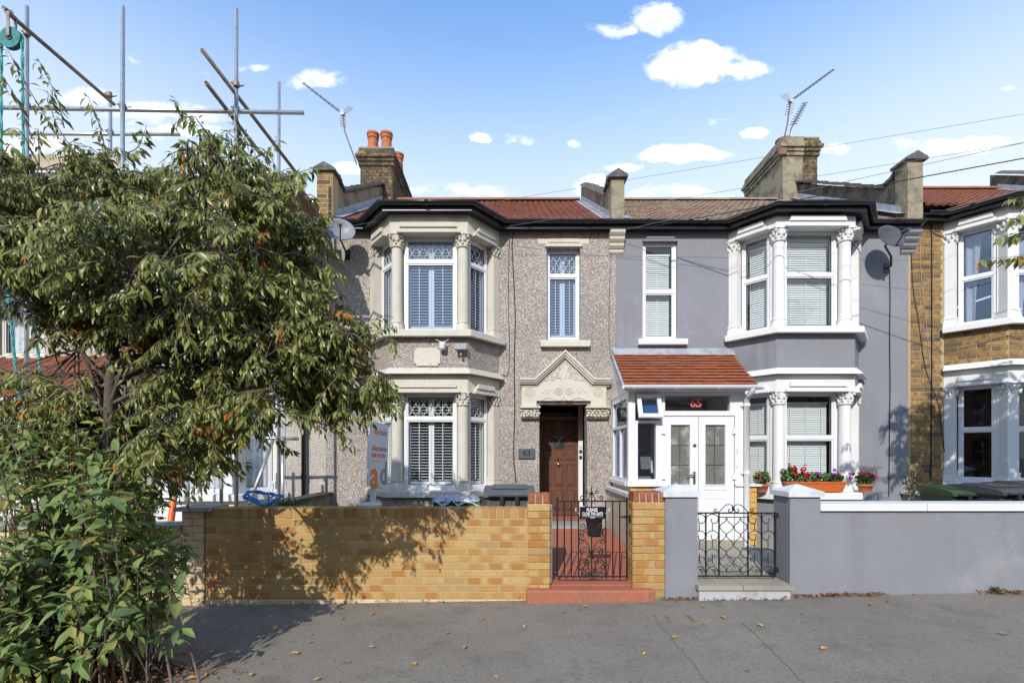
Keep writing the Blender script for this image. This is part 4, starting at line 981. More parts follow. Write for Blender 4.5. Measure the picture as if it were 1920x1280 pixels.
for i in range(8):
    z0, z1 = 2.31 + i * .105, 2.31 + (i + 1) * .105 + .012; y0, y1 = PY0 - .13 + i * .166, PY0 - .12 + (i + 1) * .166 + .02; vs = []
    for y, z, up in ((y0, z0 - .03, 0), (y0, z0, 1), (y1, z1 - .02, 1)):
        for k in range(nx_ + 1): vs.append((PX0 - .12 + k * .025, y, z + up * .03 * max(0, math.cos(2 * math.pi * k / 8))))
    m.add(vs, [(r_ * (nx_ + 1) + k, r_ * (nx_ + 1) + k + 1, (r_ + 1) * (nx_ + 1) + k + 1, (r_ + 1) * (nx_ + 1) + k) for r_ in range(2) for k in range(nx_)])
m.build('roof_tiles', 'tile_red', p_61, kind='stuff')
m = MB(); m.box(PX0 - .1, PX1 + .1, PY0 - .14, PY0 - .1, 2.12, 2.29).box(PX0, PX1, PY0, PY0 + .08, 2.0, 2.28)
for x in (PX0, -7.72, -6.98, PX1 - .09): m.box(x, x + .09, PY0 + .001, PY0 + .079, .1, 2.0)
m.box(PX0 + .09, -7.72, PY0 + .002, PY0 + .078, .8, .9).box(PX0, PX1, PY0 + .003, PY0 + .077, .02, .1).box(-6.89, PX1 - .09, PY0 + .002, PY0 + .078, .8, .9).box(-7.63, -6.98, PY0 + .01, PY0 + .06, .1, .9).box(PX0 + .09, PX1 - .09, PY0 + .004, PY0 + .07, 1.6, 1.68)
m.box(PX1 - .05, PX1, PY0 + .08, 8.0, .1, .9).box(PX1 - .05, PX1, PY0 + .08, 8.0, 2.0, 2.28)
m.build('porch_frame', 'upvc_white', p_61)
quad_obj('pane', [(PX0 + .05, PY0 + .04, .85), (PX1 - .05, PY0 + .04, .85), (PX1 - .05, PY0 + .04, 2.0), (PX0 + .05, PY0 + .04, 2.0)], 'glass', p_61)

# ---- white porch on the grey house
po = thing('porch', (2.5, 7.4, .28), 'white double-door porch with orange tiled roof and red number 65 over the doors', 'porch')
PY = 6.8; xq = lambda px: X(px, PY); zq = lambda py: Z(py, PY)
QL, QR = 1.653, xq(1397)
fl = .30
MB().box(QL, QR, PY - .03, 8.0, .05, fl - .005).build('porch_base', 'concrete_path', po)
m = MB()
m.box(xq(1178), xq(1191), PY, PY + .09, zq(905), zq(733)); m.box(xq(1239), xq(1243), PY + .001, PY + .08, fl, zq(733)); m.box(xq(1378), QR, PY, PY + .09, fl, zq(733))
m.box(xq(1191), xq(1239), PY + .002, PY + .08, zq(738), zq(733)); m.box(xq(1243), xq(1378), PY + .002, PY + .08, zq(741), zq(733))
m.box(xq(1191), xq(1239), PY + .002, PY + .08, zq(793), zq(788)); m.box(xq(1191), xq(1196), PY + .003, PY + .08, zq(905), zq(793)); m.box(xq(1230), xq(1239), PY + .003, PY + .08, zq(905), zq(793)); m.box(xq(1196), xq(1230), PY + .003, PY + .08, zq(905), zq(898))
m.box(xq(1243), xq(1247), PY + .003, PY + .08, zq(777), zq(741)); m.box(xq(1369), xq(1378), PY + .003, PY + .08, zq(777), zq(741)); m.box(xq(1243), xq(1378), PY - .004, PY + .085, zq(779), zq(770))
# left side framing
m.box(QL - .002, QL + .06, PY + .09, 7.99, zq(745), zq(733)); m.box(QL, QL + .06, PY + .09, PY + .15, zq(905), zq(745)); m.box(QL, QL + .06, 7.9, 7.99, zq(905), zq(745)); m.box(QL - .003, QL + .06, PY + .09, 7.99, zq(800), zq(794)); m.box(QL, QL + .06, PY + .15, 7.9, zq(905), zq(898)); m.box(QL + .005, QL + .055, 7.4, 7.45, zq(898), zq(800))
m.box(QR - .06, QR, PY + .09, 7.99, zq(905), zq(733))
pf = m.build('porch_frame', 'upvc_white', po)
quad_obj('pane', [(xq(1196), PY + .04, zq(898)), (xq(1230), PY + .04, zq(898)), (xq(1230), PY + .04, zq(793)), (xq(1196), PY + .04, zq(793))], 'glass', po)
quad_obj('pane', [(xq(1247), PY + .04, zq(770)), (xq(1369), PY + .04, zq(770)), (xq(1369), PY + .04, zq(741)), (xq(1247), PY + .04, zq(741))], 'glass', po)
quad_obj('pane', [(QL + .03, 7.9, zq(898)), (QL + .03, PY + .15, zq(898)), (QL + .03, PY + .15, zq(800)), (QL + .03, 7.9, zq(800))], 'glass_sky', po)
quad_obj('pane', [(QL + .03, 7.9, zq(794)), (QL + .03, PY + .15, zq(794)), (QL + .03, PY + .15, zq(745)), (QL + .03, 7.9, zq(745))], 'glass_sky', po)
text('number', '65', .165, (xq(1307), PY + .028, zq(756)), 0, 'text_red', po, .0005, 1.0, .002)
text('number', '65', .165, (xq(1307), PY + .035, zq(756)), 0, 'text_pink', po, .0048, 1.0, .001)
# ceiling + dark interior of the porch
MB().box(QL + .07, QR - .07, PY + .1, 7.98, 2.40, 2.43).build('porch_ceiling', 'timber_white', po)
# open top-hung vent
vw, vh = xq(1237) - xq(1193), zq(740) - zq(788)
T = Matrix.Translation((xq(1193), PY - .005, zq(740))) @ Matrix.Rotation(rad(-22), 4, 'X')
m = MB(T); e = .055
m.box(0, e, -.03, .02, -vh, 0).box(vw - e, vw, -.03, .02, -vh, 0).box(e, vw - e, -.03, .02, -e, 0).box(e, vw - e, -.03, .02, -vh, -vh + e)
vent = m.build('vent_window', 'upvc_white', po)
quad_obj('pane', [T @ Vector(p) for p in ((e, -.005, -vh + e), (vw - e, -.005, -vh + e), (vw - e, -.005, -e), (e, -.005, -e))], 'glass_sky', vent)
MB(T).box(vw / 2 - .015, vw / 2 + .015, .02, .035, -vh + .01, -vh + .06).build('vent_handle', 'upvc_white', vent)
# the pair of doors
for k, (a, b, g0, g1) in enumerate(((1243.5, 1309.5, 1258, 1294), (1310.5, 1377, 1323, 1360))):
    x0, x1 = xq(a), xq(b); gx0, gx1, gz0, gz1 = xq(g0), xq(g1), zq(908), zq(796); zt_ = zq(780); y0 = PY + .012
    m = MB(); m.box(x0, gx0, y0, y0 + .055, fl, zt_).box(gx1, x1, y0, y0 + .055, fl, zt_).box(gx0, gx1, y0, y0 + .055, gz1, zt_).box(gx0, gx1, y0, y0 + .055, fl, gz0)
    for xa, xb_, z0, z1 in ((gx0 - .014, gx1 + .014, gz0 - .014, gz0), (gx0 - .014, gx1 + .014, gz1, gz1 + .014), (gx0 - .014, gx0, gz0, gz1), (gx1, gx1 + .014, gz0, gz1)): m.box(xa, xb_, y0 - .008, y0 + .001, z0, z1)
    d = m.build('door', 'upvc_white', po)
    quad_obj('pane', [(gx0, y0 + .025, gz0), (gx1, y0 + .025, gz0), (gx1, y0 + .025, gz1), (gx0, y0 + .025, gz1)], 'glass_frosted', d)
    m = MB(); xm = (gx0 + gx1) / 2; m.box(xm - .004, xm + .004, y0 + .016, y0 + .023, gz0, gz1)
    for f in (.33, .66): m.box(gx0, gx1, y0 + .017, y0 + .0225, gz0 + (gz1 - gz0) * f - .003, gz0 + (gz1 - gz0) * f + .003)
    m.build('lead_bar', 'brass', d)
    for z0, z1 in ((zq(1003), zq(917)),):
        m = MB()
        for xa, xb_, za_, zb_ in ((gx0 - .01, gx1 + .01, z0, z0 + .01), (gx0 - .01, gx1 + .01, z1 - .01, z1), (gx0 - .01, gx0, z0, z1), (gx1, gx1 + .01, z0, z1), (gx0, gx1, z0 + (z1 - z0) * .80, z0 + (z1 - z0) * .81)): m.box(xa, xb_, y0 - .007, y0 + .001, za_, zb_)
        m.build('panel', 'upvc_white', d)
    hx = x0 if k == 0 else x1
    for z in (zq(808), zq(893)): MB().box(hx - .025, hx + .025, y0 - .03, y0 + .0, z - .04, z + .04).build('hinge', 'upvc_white', d)
    if k == 0:
        m = MB(); hx = xq(1302); m.box(hx - .016, hx + .016, y0 - .012, y0, zq(907), zq(884)); m.tube([(hx, y0 - .01, zq(890)), (hx, y0 - .05, zq(890)), (hx - .11, y0 - .05, zq(890))], .011, 6); m.build('door_handle', 'brass', d)
        MB().tube([(xq(1303), y0 - .004, zq(835)), (xq(1303), y0, zq(835))], .025, 12).build('door_viewer', 'chrome', d)
# meter/bell boxes on the right post
for z in (841, 847, 873): MB().box(xq(1381), xq(1384), PY - .012, PY - .001, zq(z + 3), zq(z - 2)).build('bell_push', 'aerial_white', po)
# brick dwarf walls, sills
MB().box(QL + .012, xq(1241), PY + .012, PY + .1, fl - .2, zq(908)).build('dwarf_wall', 'mortar', po); dw = bpy.data.objects['dwarf_wall']
bricks(dw, (QL + .012, PY + .012, .15), 0, xq(1240) - QL - .01, zq(911) - .15, 'brick_porch')
MB().box(xq(1379), QR + .1, PY + .022, PY + .1, fl - .2, zq(910)).build('dwarf_wall', 'mortar', po); dw2 = bpy.data.objects['dwarf_wall.001']
bricks(dw2, (xq(1379), PY + .022, .15), 0, xq(1421) - xq(1379), zq(911) - .15, 'brick_porch')
MB().box(QL - .04, xq(1242), PY - .055, PY + .06, zq(911), zq(904)).build('sill', 'upvc_white', po); MB().box(QL - .05, QL + .05, PY + .061, 8.0, zq(911), zq(904)).build('sill', 'upvc_white', po)
MB().box(xq(1378), xq(1427), PY - .03, PY + .1, zq(911), zq(907)).build('sill', 'upvc_white', po)
MB().box(QL + .014, QL + .06, PY + .11, 7.99, fl - .2, zq(911)).build('dwarf_wall', 'wall_beige', po)
# single tiles of the lean-to roof
ex0, ex1, ez, ey = X(1171, 6.62), X(1421, 6.62), Z(722, 6.62), 6.62
tx0, tx1, tz, ty = XB(1149), XB(1372), ZB(664), 7.99
rows, cols = 11, 12; rf = None
sl = math.atan2(tz - ez, ty - ey); Ls = math.hypot(tz - ez, ty - ey); g = Ls / rows
MB().add([(ex0, ey, ez - .03), (ex1, ey, ez - .03), (tx1, ty, tz - .03), (tx0, ty, tz - .03), (ex0, ey, ez - .055), (ex1, ey, ez - .055), (tx1, ty, tz - .055), (tx0, ty, tz - .055)], [(0, 1, 2, 3), (4, 7, 6, 5), (0, 4, 5, 1), (1, 5, 6, 2), (2, 6, 7, 3), (3, 7, 4, 0)]).build('roof', 'black_trim', po); rf = bpy.data.objects['roof.001'] if 'roof.001' in bpy.data.objects else None
rf = [o for o in po.children if o.name.startswith('roof')][0]
for r in range(rows):
    f0, f1 = r / rows, (r + 1) / rows; L0 = ex0 + (tx0 - ex0) * f0; R0 = ex1 + (tx1 - ex1) * f0
    MB().box(L0 + .003, R0 - .003, ey + (ty - ey) * f0 + .010, ey + (ty - ey) * f0 + .05, ez + (tz - ez) * f0 - .028, ez + (tz - ez) * f0 + .0155).build('tile_gap_shade', 'black_trim', rf)  # black strip standing in for the shade under each course's front edge
    w = (ex1 - ex0) / cols; x = L0 - (w / 2 if r % 2 else 0)
    while x < R0 - .01:
        a, b = max(x, L0), min(x + w - .003, R0)
        if b - a > .02:
            m = MB(); y0, z0 = ey + (ty - ey) * f0, ez + (tz - ez) * f0; y1, z1 = ey + (ty - ey) * (f1 + .012), ez + (tz - ez) * (f1 + .012)
            j = rnd.uniform(-.002, .003); sh = (tx0 - ex0) / rows if a == L0 else 0; sr = (tx1 - ex1) / rows if b == R0 else 0
            m.add([(a, y0, z0 + .016 + j), (b, y0, z0 + .016 + j), (b + sr, y1, z1 - .022), (a + sh, y1, z1 - .022), (a, y0, z0 + .034 + j), (b, y0, z0 + .034 + j), (b + sr, y1, z1 - .004 + j), (a + sh, y1, z1 - .004 + j)], [(0, 3, 2, 1), (4, 5, 6, 7), (0, 1, 5, 4), (1, 2, 6, 5), (2, 3, 7, 6), (3, 0, 4, 7)])
            m.build('roof_tile', 'porch_tile', rf)
        x += w
MB().add([(tx0 - .01, ty - .12, tz - .045), (tx1, ty - .12, tz - .045), (tx1 + .02, BY - .004, tz + .085), (tx0 - .01, BY - .004, tz + .085), (tx0 - .01, ty - .12, tz - .03), (tx1, ty - .12, tz - .03), (tx1 + .02, BY - .008, tz + .10), (tx0 - .01, BY - .008, tz + .10)], [(0, 3, 2, 1), (4, 5, 6, 7), (0, 1, 5, 4), (1, 2, 6, 5), (2, 3, 7, 6), (3, 0, 4, 7)]).build('flashing', 'lead_flashing', po)
# grey verge trim, boarded gable cheek
MB().add([(ex0 - .035, ey, ez - .05), (ex0, ey, ez - .05), (tx0, ty, tz - .05), (tx0 - .035, ty, tz - .05), (ex0 - .035, ey, ez + .012), (ex0, ey, ez + .012), (tx0, ty, tz + .01), (tx0 - .035, ty, tz + .01)], [(0, 3, 2, 1), (4, 5, 6, 7), (0, 1, 5, 4), (1, 2, 6, 5), (2, 3, 7, 6), (3, 0, 4, 7)]).build('verge', 'lead_flashing', po)
zc0 = zq(733); nb = 7
for k in range(nb):
    z0 = zc0 + k * .115; z1 = z0 + .112
    ys = lambda z: ey + .12 + (z - ez + .0) / math.tan(sl) if z > ez else PY + .02
    y0, y1 = max(PY + .02, ys(z0 + .05)), max(PY + .02, ys(z1 + .05))
    if y0 > 7.9: break
    MB().yz([(y0, z0), (7.985, z0), (7.985, min(z1, tz - .03)), (min(y1, 7.97), min(z1, tz - .03))], QL - .012, QL + .02).build('cladding_board', 'upvc_white', po)
MB().box(QR - .03, QR, PY + .03, 7.98, zc0, 2.5).build('gable_cheek', 'upvc_white', po)
# gutter, brackets and downpipe
gy = ey - .045; g0, g1 = X(1169, gy), X(1424, gy); gzz = Z(729, gy)
m = MB(); r = .052
vs = [(gy + r * math.cos(t), gzz + .05 + r * math.sin(t)) for t in [math.pi + math.pi * k / 8 for k in range(9)]] + [(gy + r * .85 * math.cos(t), gzz + .052 + r * .85 * math.sin(t)) for t in [2 * math.pi - math.pi * k / 8 for k in range(9)]]
m.yz(vs, g0, g1); gut = m.build('gutter', 'upvc_white', po)
for px in (1188, 1267, 1348, 1402, 1421):
    MB().yz([(gy + r * 1.14 * math.cos(t), gzz + .05 + r * 1.14 * math.sin(t)) for t in [math.pi + math.pi * k / 8 for k in range(9)]], X(px, gy) - .02, X(px, gy) + .02).build('gutter_clip', 'upvc_white', gut)
MB().box(g0 + .03, g1 - .02, ey + .012, ey + .03, gzz - .01, ez + .0).build('fascia', 'upvc_white', po); MB().box(g0 + .06, g1 - .1, ey + .031, PY - .002, gzz - .008, gzz).build('soffit', 'upvc_white', po)
px_ = X(1401, PY - .07)
pp = MB().tube([(px_, gy, gzz + .01), (px_, gy, gzz - .03), (px_, PY - .06, gzz - .09), (px_, PY - .06, fl - .1)], .036, 10)
for z in (zq(762), zq(888)): pp.lathe((px_, PY - .06, z), [(.046, 0), (.046, .04)], 10).box(px_ - .06, px_ + .06, PY - .03, PY - .004, z, z + .04)
pp.build('downpipe', 'upvc_white', po)

# ------------------------------------------------------------------ front walls, gates, steps
WY = 5.0; s_ = F / WY
xw = lambda px: X(px, WY); zw = lambda py: Z(py, WY)
w63 = thing('garden_wall', ((xw(384) + xw(1028)) / 2, 5.1, -.05), 'low buff brick front wall with a row of upright bricks on top, tree shadow across it', 'wall', 'front garden walls')
a, b = xw(384), xw(1028); top = .955; nb = 11; cp = .0755
base = top - .112 - nb * cp
mw = MB().box(a + .004, b - .004, WY + .006, WY + .205, -.6, top - .006).build('wall_core', 'mortar', w63)
bricks(w63, (a, WY + .006, base), 0, b - a, nb * cp, 'brick_buff', pitch=cp, depth=.05, proud=.0045)
for k in range(9):                                   # footing course stepping out of the pavement
    x0 = a + k * .40; 
    if x0 > xw(985): break
MB().box(a, xw(1010), WY + .004, WY + .05, -.6, base - .004).build('footing', 'mortar', w63)
bricks(w63, (a, WY + .002, base - 2 * .0755), 0, b - a, .151, 'brick_pale', pitch=cp, start=1)
x = a
while x < xw(988):                                   # upright bricks along the top
    inst('brick', unit_box(.066, .21, .104, 'brick_buff', .005), w63, (x + .0375, WY + rnd.uniform(-.003, .003), top - .052 + rnd.uniform(-.002, .002)), (0, rnd.uniform(-.02, .02), rnd.uniform(-.01, .01))); x += .0755
def brick_pier(x0, x1, label, ztop, redn):
    p = thing('gate_pier', ((x0 + x1) / 2, WY + .1, -.05), label, 'gate pier', 'gate piers')
    z0 = base; zr = ztop - .108; n = int((zr - z0) / cp)
    MB().box(x0 + .006, x1 - .006, WY + .002, WY + .215, -.6, ztop - .008).build('pier_core', 'mortar', p)
    bricks(p, (x0, WY - .004, zr - n * cp), 0, x1 - x0, n * cp, 'brick_buff', pitch=cp, bond='stretcher')
    bricks(p, (x1, WY + .0, zr - n * cp), math.pi / 2, .215, n * cp, 'brick_buff', pitch=cp); bricks(p, (x0, WY + .21, zr - n * cp), -math.pi / 2, .215, n * cp, 'brick_buff', pitch=cp)
    for k in range(redn):
        w = (x1 - x0) / redn; inst('brick', unit_box(w - .012, .225, .105, 'brick_red', .012), p, (x0 + (k + .5) * w, WY - .01, ztop - .052), (0, rnd.uniform(-.02, .02), rnd.uniform(-.015, .015)))
    return p
brick_pier(xw(990), xw(1031), 'short buff brick pier with red brick top, left of the black wrought iron gate', zw(925), 3)
brick_pier(xw(1187), xw(1247), 'buff brick pier with red brick top, between the wrought iron gate and a grey pier', zw(922), 5)
# red step and curbs
m = MB(); f = 4.885; tz_ = .135
poly = [(X(987, f), f), (X(1229, f), f), (X(1229, f), 5.0), (X(1186, 5.0), 5.0), (X(1180, 5.05), 5.16), (X(1045, 5.05), 5.16), (X(1031, 5.0), 5.0), (X(987, f), 5.0)]
m.prism(poly, -.3, tz_); st = m.build('front_step', 'step_red'); tag(st, 'broad step painted red below the black wrought iron gate', 'step')
st.modifiers.new('bevel', 'BEVEL').width = .018; st.modifiers['bevel'].segments = 2
# grey wall piers and wall
def cap(p, x0, x1, y0, y1, z0, z1, mat='coping_grey'):
    m = MB(); o = .028
    m.box(x0 - o, x1 + o, y0 - o, y1 + o, z0, z0 + (z1 - z0) * .42)
    cx_, cy_ = (x0 + x1) / 2, (y0 + y1) / 2
    m.add([(x0 - o, y0 - o, z0 + (z1 - z0) * .42), (x1 + o, y0 - o, z0 + (z1 - z0) * .42), (x1 + o, y1 + o, z0 + (z1 - z0) * .42), (x0 - o, y1 + o, z0 + (z1 - z0) * .42), (cx_, cy_, z1)], [(0, 1, 4), (1, 2, 4), (2, 3, 4), (3, 0, 4)])
    c_ = m.build('pier_cap', mat, p); return c_
GY = 4.97; xg = lambda px: X(px, GY); zg = lambda py: Z(py, GY)
gp1 = thing('gate_pier', (xg(1278), GY + .15, 0), 'grey rendered pier with pyramid cap beside the buff brick pier', 'gate pier', 'gate piers')
MB().box(xg(1247.5), xg(1308), GY, GY + .33, -.3, zg(931)).build('pier_body', 'render_grey', gp1); cap(gp1, xg(1247.5), xg(1308), GY, GY + .33, zg(931), zg(908))
gp2 = thing('gate_pier', (xg(1510), GY + .15, 0), 'grey rendered pier with pyramid cap at the end of the long grey wall', 'gate pier', 'gate piers')
MB().box(xg(1481), xg(1538), GY, GY + .31, -.3, zg(931)).build('pier_body', 'render_grey', gp2); cap(gp2, xg(1481), xg(1538), GY, GY + .31, zg(931), zg(908))
w65_ = thing('garden_wall', (4.6, 5.1, 0), 'long smooth grey rendered front wall with white coping slabs', 'wall', 'front garden walls')
MB().box(xg(1538.5), 9.5, WY, WY + .23, -.3, zw(957)).build('wall_body', 'render_grey', w65_)
x = xg(1539) - .004
while x < 9.4:
    m = MB(); L = 1.04 if x > 3.3 else 1.10
    m.box(x, x + L - .006, WY - .035, WY + .265, zw(957) + .002, zw(957) + .075); m.build('coping_slab', 'paint_white', w65_); x += L
# step under the other gate
m = MB(); f = 4.9
m.box(X(1311, f), X(1482, f), f, 5.4, -.3, .135); s65 = m.build('front_step', 'concrete_painted'); tag(s65, 'pale painted concrete step with two stone slabs on top, below the low scrolled gate', 'step')
xm = X(1392, f)
for x0, x1 in ((X(1308, f), xm - .004), (xm + .004, X(1486, f))): MB().box(x0, x1, f - .025, 5.62, .139, .185).build('step_slab', 'concrete_path', s65)
# slabs of the path behind it
MB().box(0, 0, 0, 0, 0, 0)
# boundary wall between the two front paths
bw = thing('boundary_wall', (1.65, 6.5, .1), 'low cream rendered wall with grey sloping coping between the red path and the porch', 'wall')
MB().box(1.575, 1.70, 5.24, 7.99, -.2, .93).build('wall_body', 'wall_beige', bw)
MB().box(1.54, 1.735, 5.235, 7.985, .935, .985).build('coping', 'coping_grey', bw)
w67 = thing('boundary_wall', (6.5, 6.5, .1), 'low white topped dividing wall in front of the yellow brick house', 'wall')
MB().box(6.46, 6.6, 5.27, 7.99, -.2, .86).build('wall_body', 'render_grey', w67); MB().box(6.42, 6.64, 5.275, 7.985, .862, .91).build('coping', 'coping_grey', w67)
w6163 = thing('boundary_wall', (-3.07, 6.5, 0), 'low weathered dividing wall behind the left end of the buff brick wall', 'wall')
MB().box(-3.14, -3.0, 5.25, 7.99, -.2, .84).build('wall_body', 'cement_old', w6163); MB().box(-3.18, -2.96, 5.245, 7.985, .842, .885).build('coping', 'cement_dark', w6163)
# pale brick pier and lowered wall of the scaffolded house
p61_ = thing('gate_pier', (xw(363), WY + .1, -.1), 'pale brick pier with flat concrete slab at the left end of the buff wall', 'gate pier', 'gate piers')
x0, x1 = xw(340), xw(383)
MB().box(x0 + .005, x1 - .003, WY + .006, WY + .235, -.6, .925).build('pier_core', 'mortar', p61_); bricks(p61_, (x0, WY + .004, -.06), 0, x1 - x0, 13 * cp, 'brick_pale', pitch=cp)
MB().box(x0 - .05, x1 + .08, WY - .05, WY + .30, .925, .965).build('slab_cap', 'concrete', p61_)
wl61 = thing('garden_wall', (xw(200), WY + .1, -.1), 'lower pale brick wall with concrete slab coping behind the leafy shrub', 'wall', 'front garden walls')
MB().box(-9.5, x0 - .002, WY + .01, WY + .23, -.6, .735).build('wall_core', 'mortar', wl61); bricks(wl61, (x0 - 2.7, WY + .01, -.17), 0, 2.7, 12 * cp, 'brick_pale', pitch=cp, keep=lambda x, l, z: True)
x = x0 - .004
while x > -9: MB().box(x - .6, x - .006, WY - .045, WY + .285, .737, .782).build('coping_slab', 'concrete', wl61); x -= .6

# ------------------------------------------------------------------ wrought iron gates
GD = 5.09
zx = lambda u: X(940 + u / 4.571, GD); zz = lambda v: Z(880 + v / 4.571, GD)       # coordinates read off the enlarged photo
g1 = thing('garden_gate', (zx(778), GD, .2), 'tall black wrought iron gate with scrolls and a notice, open bars over the red path', 'gate', 'garden gates')
m = MB()
def bar(m, pts, r=.006, n=5): return m.tube([(zx(p[0]), GD, zz(p[1])) for p in pts], r, n)
for v in (270, 915): m.box(zx(478), zx(1078), GD - .006, GD + .006, zz(v) - .007, zz(v) + .007)
m.build('gate_rail', 'iron_black', g1)
for u, top_ in ((480, 238), (540, 275), (600, 275), (662, 275), (895, 275), (955, 275), (1015, 275), (1075, 238)): m = MB(); bar(m, [(u, top_), (u, 915)], .0095 if u in (480, 1075) else .0078); m.build('gate_bar', 'iron_black', g1)
m = MB(); m.tube([(zx(774), GD, zz(v)) for v in (130, 160, 200, 915)], [.002, .006, .007, .007], 5); m.lathe((zx(774), GD, zz(222)), [(.004, 0), (.016, .02), (.004, .06)], 8); m.build('gate_bar', 'iron_black', g1)
def pair(cx_, pts, spA=None, spB=None, r=.0052, name='scroll', parent=None, fx=None, fz=None, y=None):
    fx, fz, y = fx or zx, fz or zz, y if y is not None else GD
    for sg in (-1, 1):
        P = [(fx(cx_ + sg * a), y, fz(b)) for a, b in pts]
        P = catmull(P, 6)
        MB().tube(P, r, 5).build(name, 'iron_black', parent or g1)
def coil(u, v, r, t0, turns, n=14, shrink=.3):        # points of a scroll end in enlarged-photo units
    return [(u + r * (1 - (1 - shrink) * i / n) * math.cos(t0 + turns * 2 * math.pi * i / n), v + r * (1 - (1 - shrink) * i / n) * math.sin(t0 + turns * 2 * math.pi * i / n)) for i in range(n + 1)]
pair(774, coil(42, 188, 16, 2.4, -1.0)[::-1] + [(12, 205), (30, 255), (62, 268)] + coil(80, 240, 20, 1.6, -1.1))
pair(774, coil(78, 484, 22, 2.8, 1.0)[::-1] + [(50, 500), (72, 524), (108, 515)])
pair(774, coil(86, 566, 24, .3, -1.0)[::-1] + [(104, 590), (86, 600)])
pair(774, [(10, 470), (30, 520), (70, 540), (100, 560)] )
pair(774, coil(88, 612, 22, -.4, 1.0)[::-1] + [(112, 600), (60, 606), (24, 660), (6, 720)])
pair(774, coil(74, 706, 22, 1.0, -1.0)[::-1] + [(96, 690), (62, 664), (24, 690), (4, 740)])
pair(774, coil(46, 786, 20, -1.2, -1.0)[::-1] + [(54, 764), (26, 790), (30, 840), (4, 890)])
pair(774, coil(90, 836, 22, -1.4, 1.0)[::-1] + [(96, 806), (112, 845), (60, 870), (6, 905)])
pair(774, [(6, 905), (50, 905), (88, 884), (70, 866), (40, 880), (8, 890)])
pair(774, coil(64, 770, 15, 0, 1.0)[::-1] + [(85, 760), (100, 790), (60, 800), (30, 812)])
m = MB(); m.box(zx(770), zx(790), GD - .016, GD + .016, zz(768), zz(722)); m.build('gate_collar', 'iron_black', g1)
m = MB(); m.tube([(zx(1010), GD - .02, zz(404)), (zx(1105), GD - .02, zz(402))], .009, 6); m.box(zx(1052), zx(1100), GD - .03, GD + .02, zz(414), zz(392)); m.tube([(zx(1095), GD - .02, zz(402)), (zx(1100), GD - .02, zz(440))], .008, 6); m.build('gate_latch', 'iron_black', g1)
for u in (426, 1130):
    p = MB().box(zx(u) - .010, zx(u) + .010, GD - .012, GD + .012, .16, zz(298)).build('gate_post', 'galvanised', g1)
for v in (330, 880): MB().tube([(zx(440), GD, zz(v)), (zx(482), GD, zz(v))], .01, 6).build('gate_hinge', 'iron_black', g1)
# notice on the gate
SY = GD - .018
gs = thing('gate_sign', ((zx(670) + zx(887)) / 2, SY, zz(418)), 'small black notice reading PLEASE CLOSE THE GATE, hung on the tall gate', 'sign')
MB().box(zx(670), zx(887), SY - .003, SY + .003, zz(418), zz(316)).build('plate', 'sign_black', gs)
xc = (zx(670) + zx(887)) / 2
text('lettering', 'PLEASE', .046, (xc - .005, SY - .0045, zz(343)), 0, 'text_white', gs, .0007, .80)
text('lettering', 'CLOSE THE GATE', .046, (xc, SY - .0045, zz(377)), 0, 'text_white', gs, .0006, .60)
MB().box(zx(690), zx(862), SY - .0042, SY - .003, zz(400), zz(398)).build('print_line', 'text_white', gs); MB().box(zx(758), zx(800), SY - .0042, SY - .003, zz(410), zz(406)).build('print_line', 'text_white', gs)
for sg in (-1, 1):
    m = MB(); 
    for i in range(4): m.blob((xc + sg * .19 * (.92 + .0), SY - .003, zz(340) + (i - 1.5) * .008), (.004 + .003 * (i % 2), .002, .004), 5, 4)
    m.tube([(xc + sg * .185, SY - .004, zz(346)), (xc + sg * .168, SY - .004, zz(354))], .0018, 4); m.build('flower_print', 'text_white', gs)
for v, u0, u1 in ((370, 655, 672), (370, 885, 902)): MB().tube([(zx(u0), SY, zz(v)), (zx(u1), SY, zz(v))], .003, 4).build('wire_tie', 'aerial_white', gs)
# low scrolled gate
GD2 = 5.12
qx = lambda u: X(1290 + u / 6.095, GD2); qz = lambda v: Z(930 + v / 6.095, GD2)
g2 = thing('garden_gate', (qx(550), GD2, .2), 'low black scrolled iron gate between two grey piers, over the concrete step', 'gate', 'garden gates')
def strip(u0, u1, v0, v1, t=.006): return MB().box(qx(u0), qx(u1), GD2 - t, GD2 + t, qz(v1), qz(v0))
strip(100, 1003, 182, 198).build('gate_rail', 'iron_black', g2); strip(100, 1003, 902, 918).build('gate_rail', 'iron_black', g2)
for u in (60, 203, 354, 685, 840): strip(u - 7, u + 7, 198, 902).build('gate_bar', 'iron_black', g2)
strip(986, 1004, 182, 918, .01).build('gate_bar', 'iron_black', g2)
strip(362, 678, 234, 243).build('gate_rail', 'iron_black', g2); strip(362, 678, 856, 864).build('gate_rail', 'iron_black', g2)
def qpath(pts, r=.0048, name='scroll', smooth=True):
    P = [(qx(a), GD2, qz(b)) for a, b in pts]; MB().tube(catmull(P, 5) if smooth else P, r, 5).build(name, 'iron_black', g2)
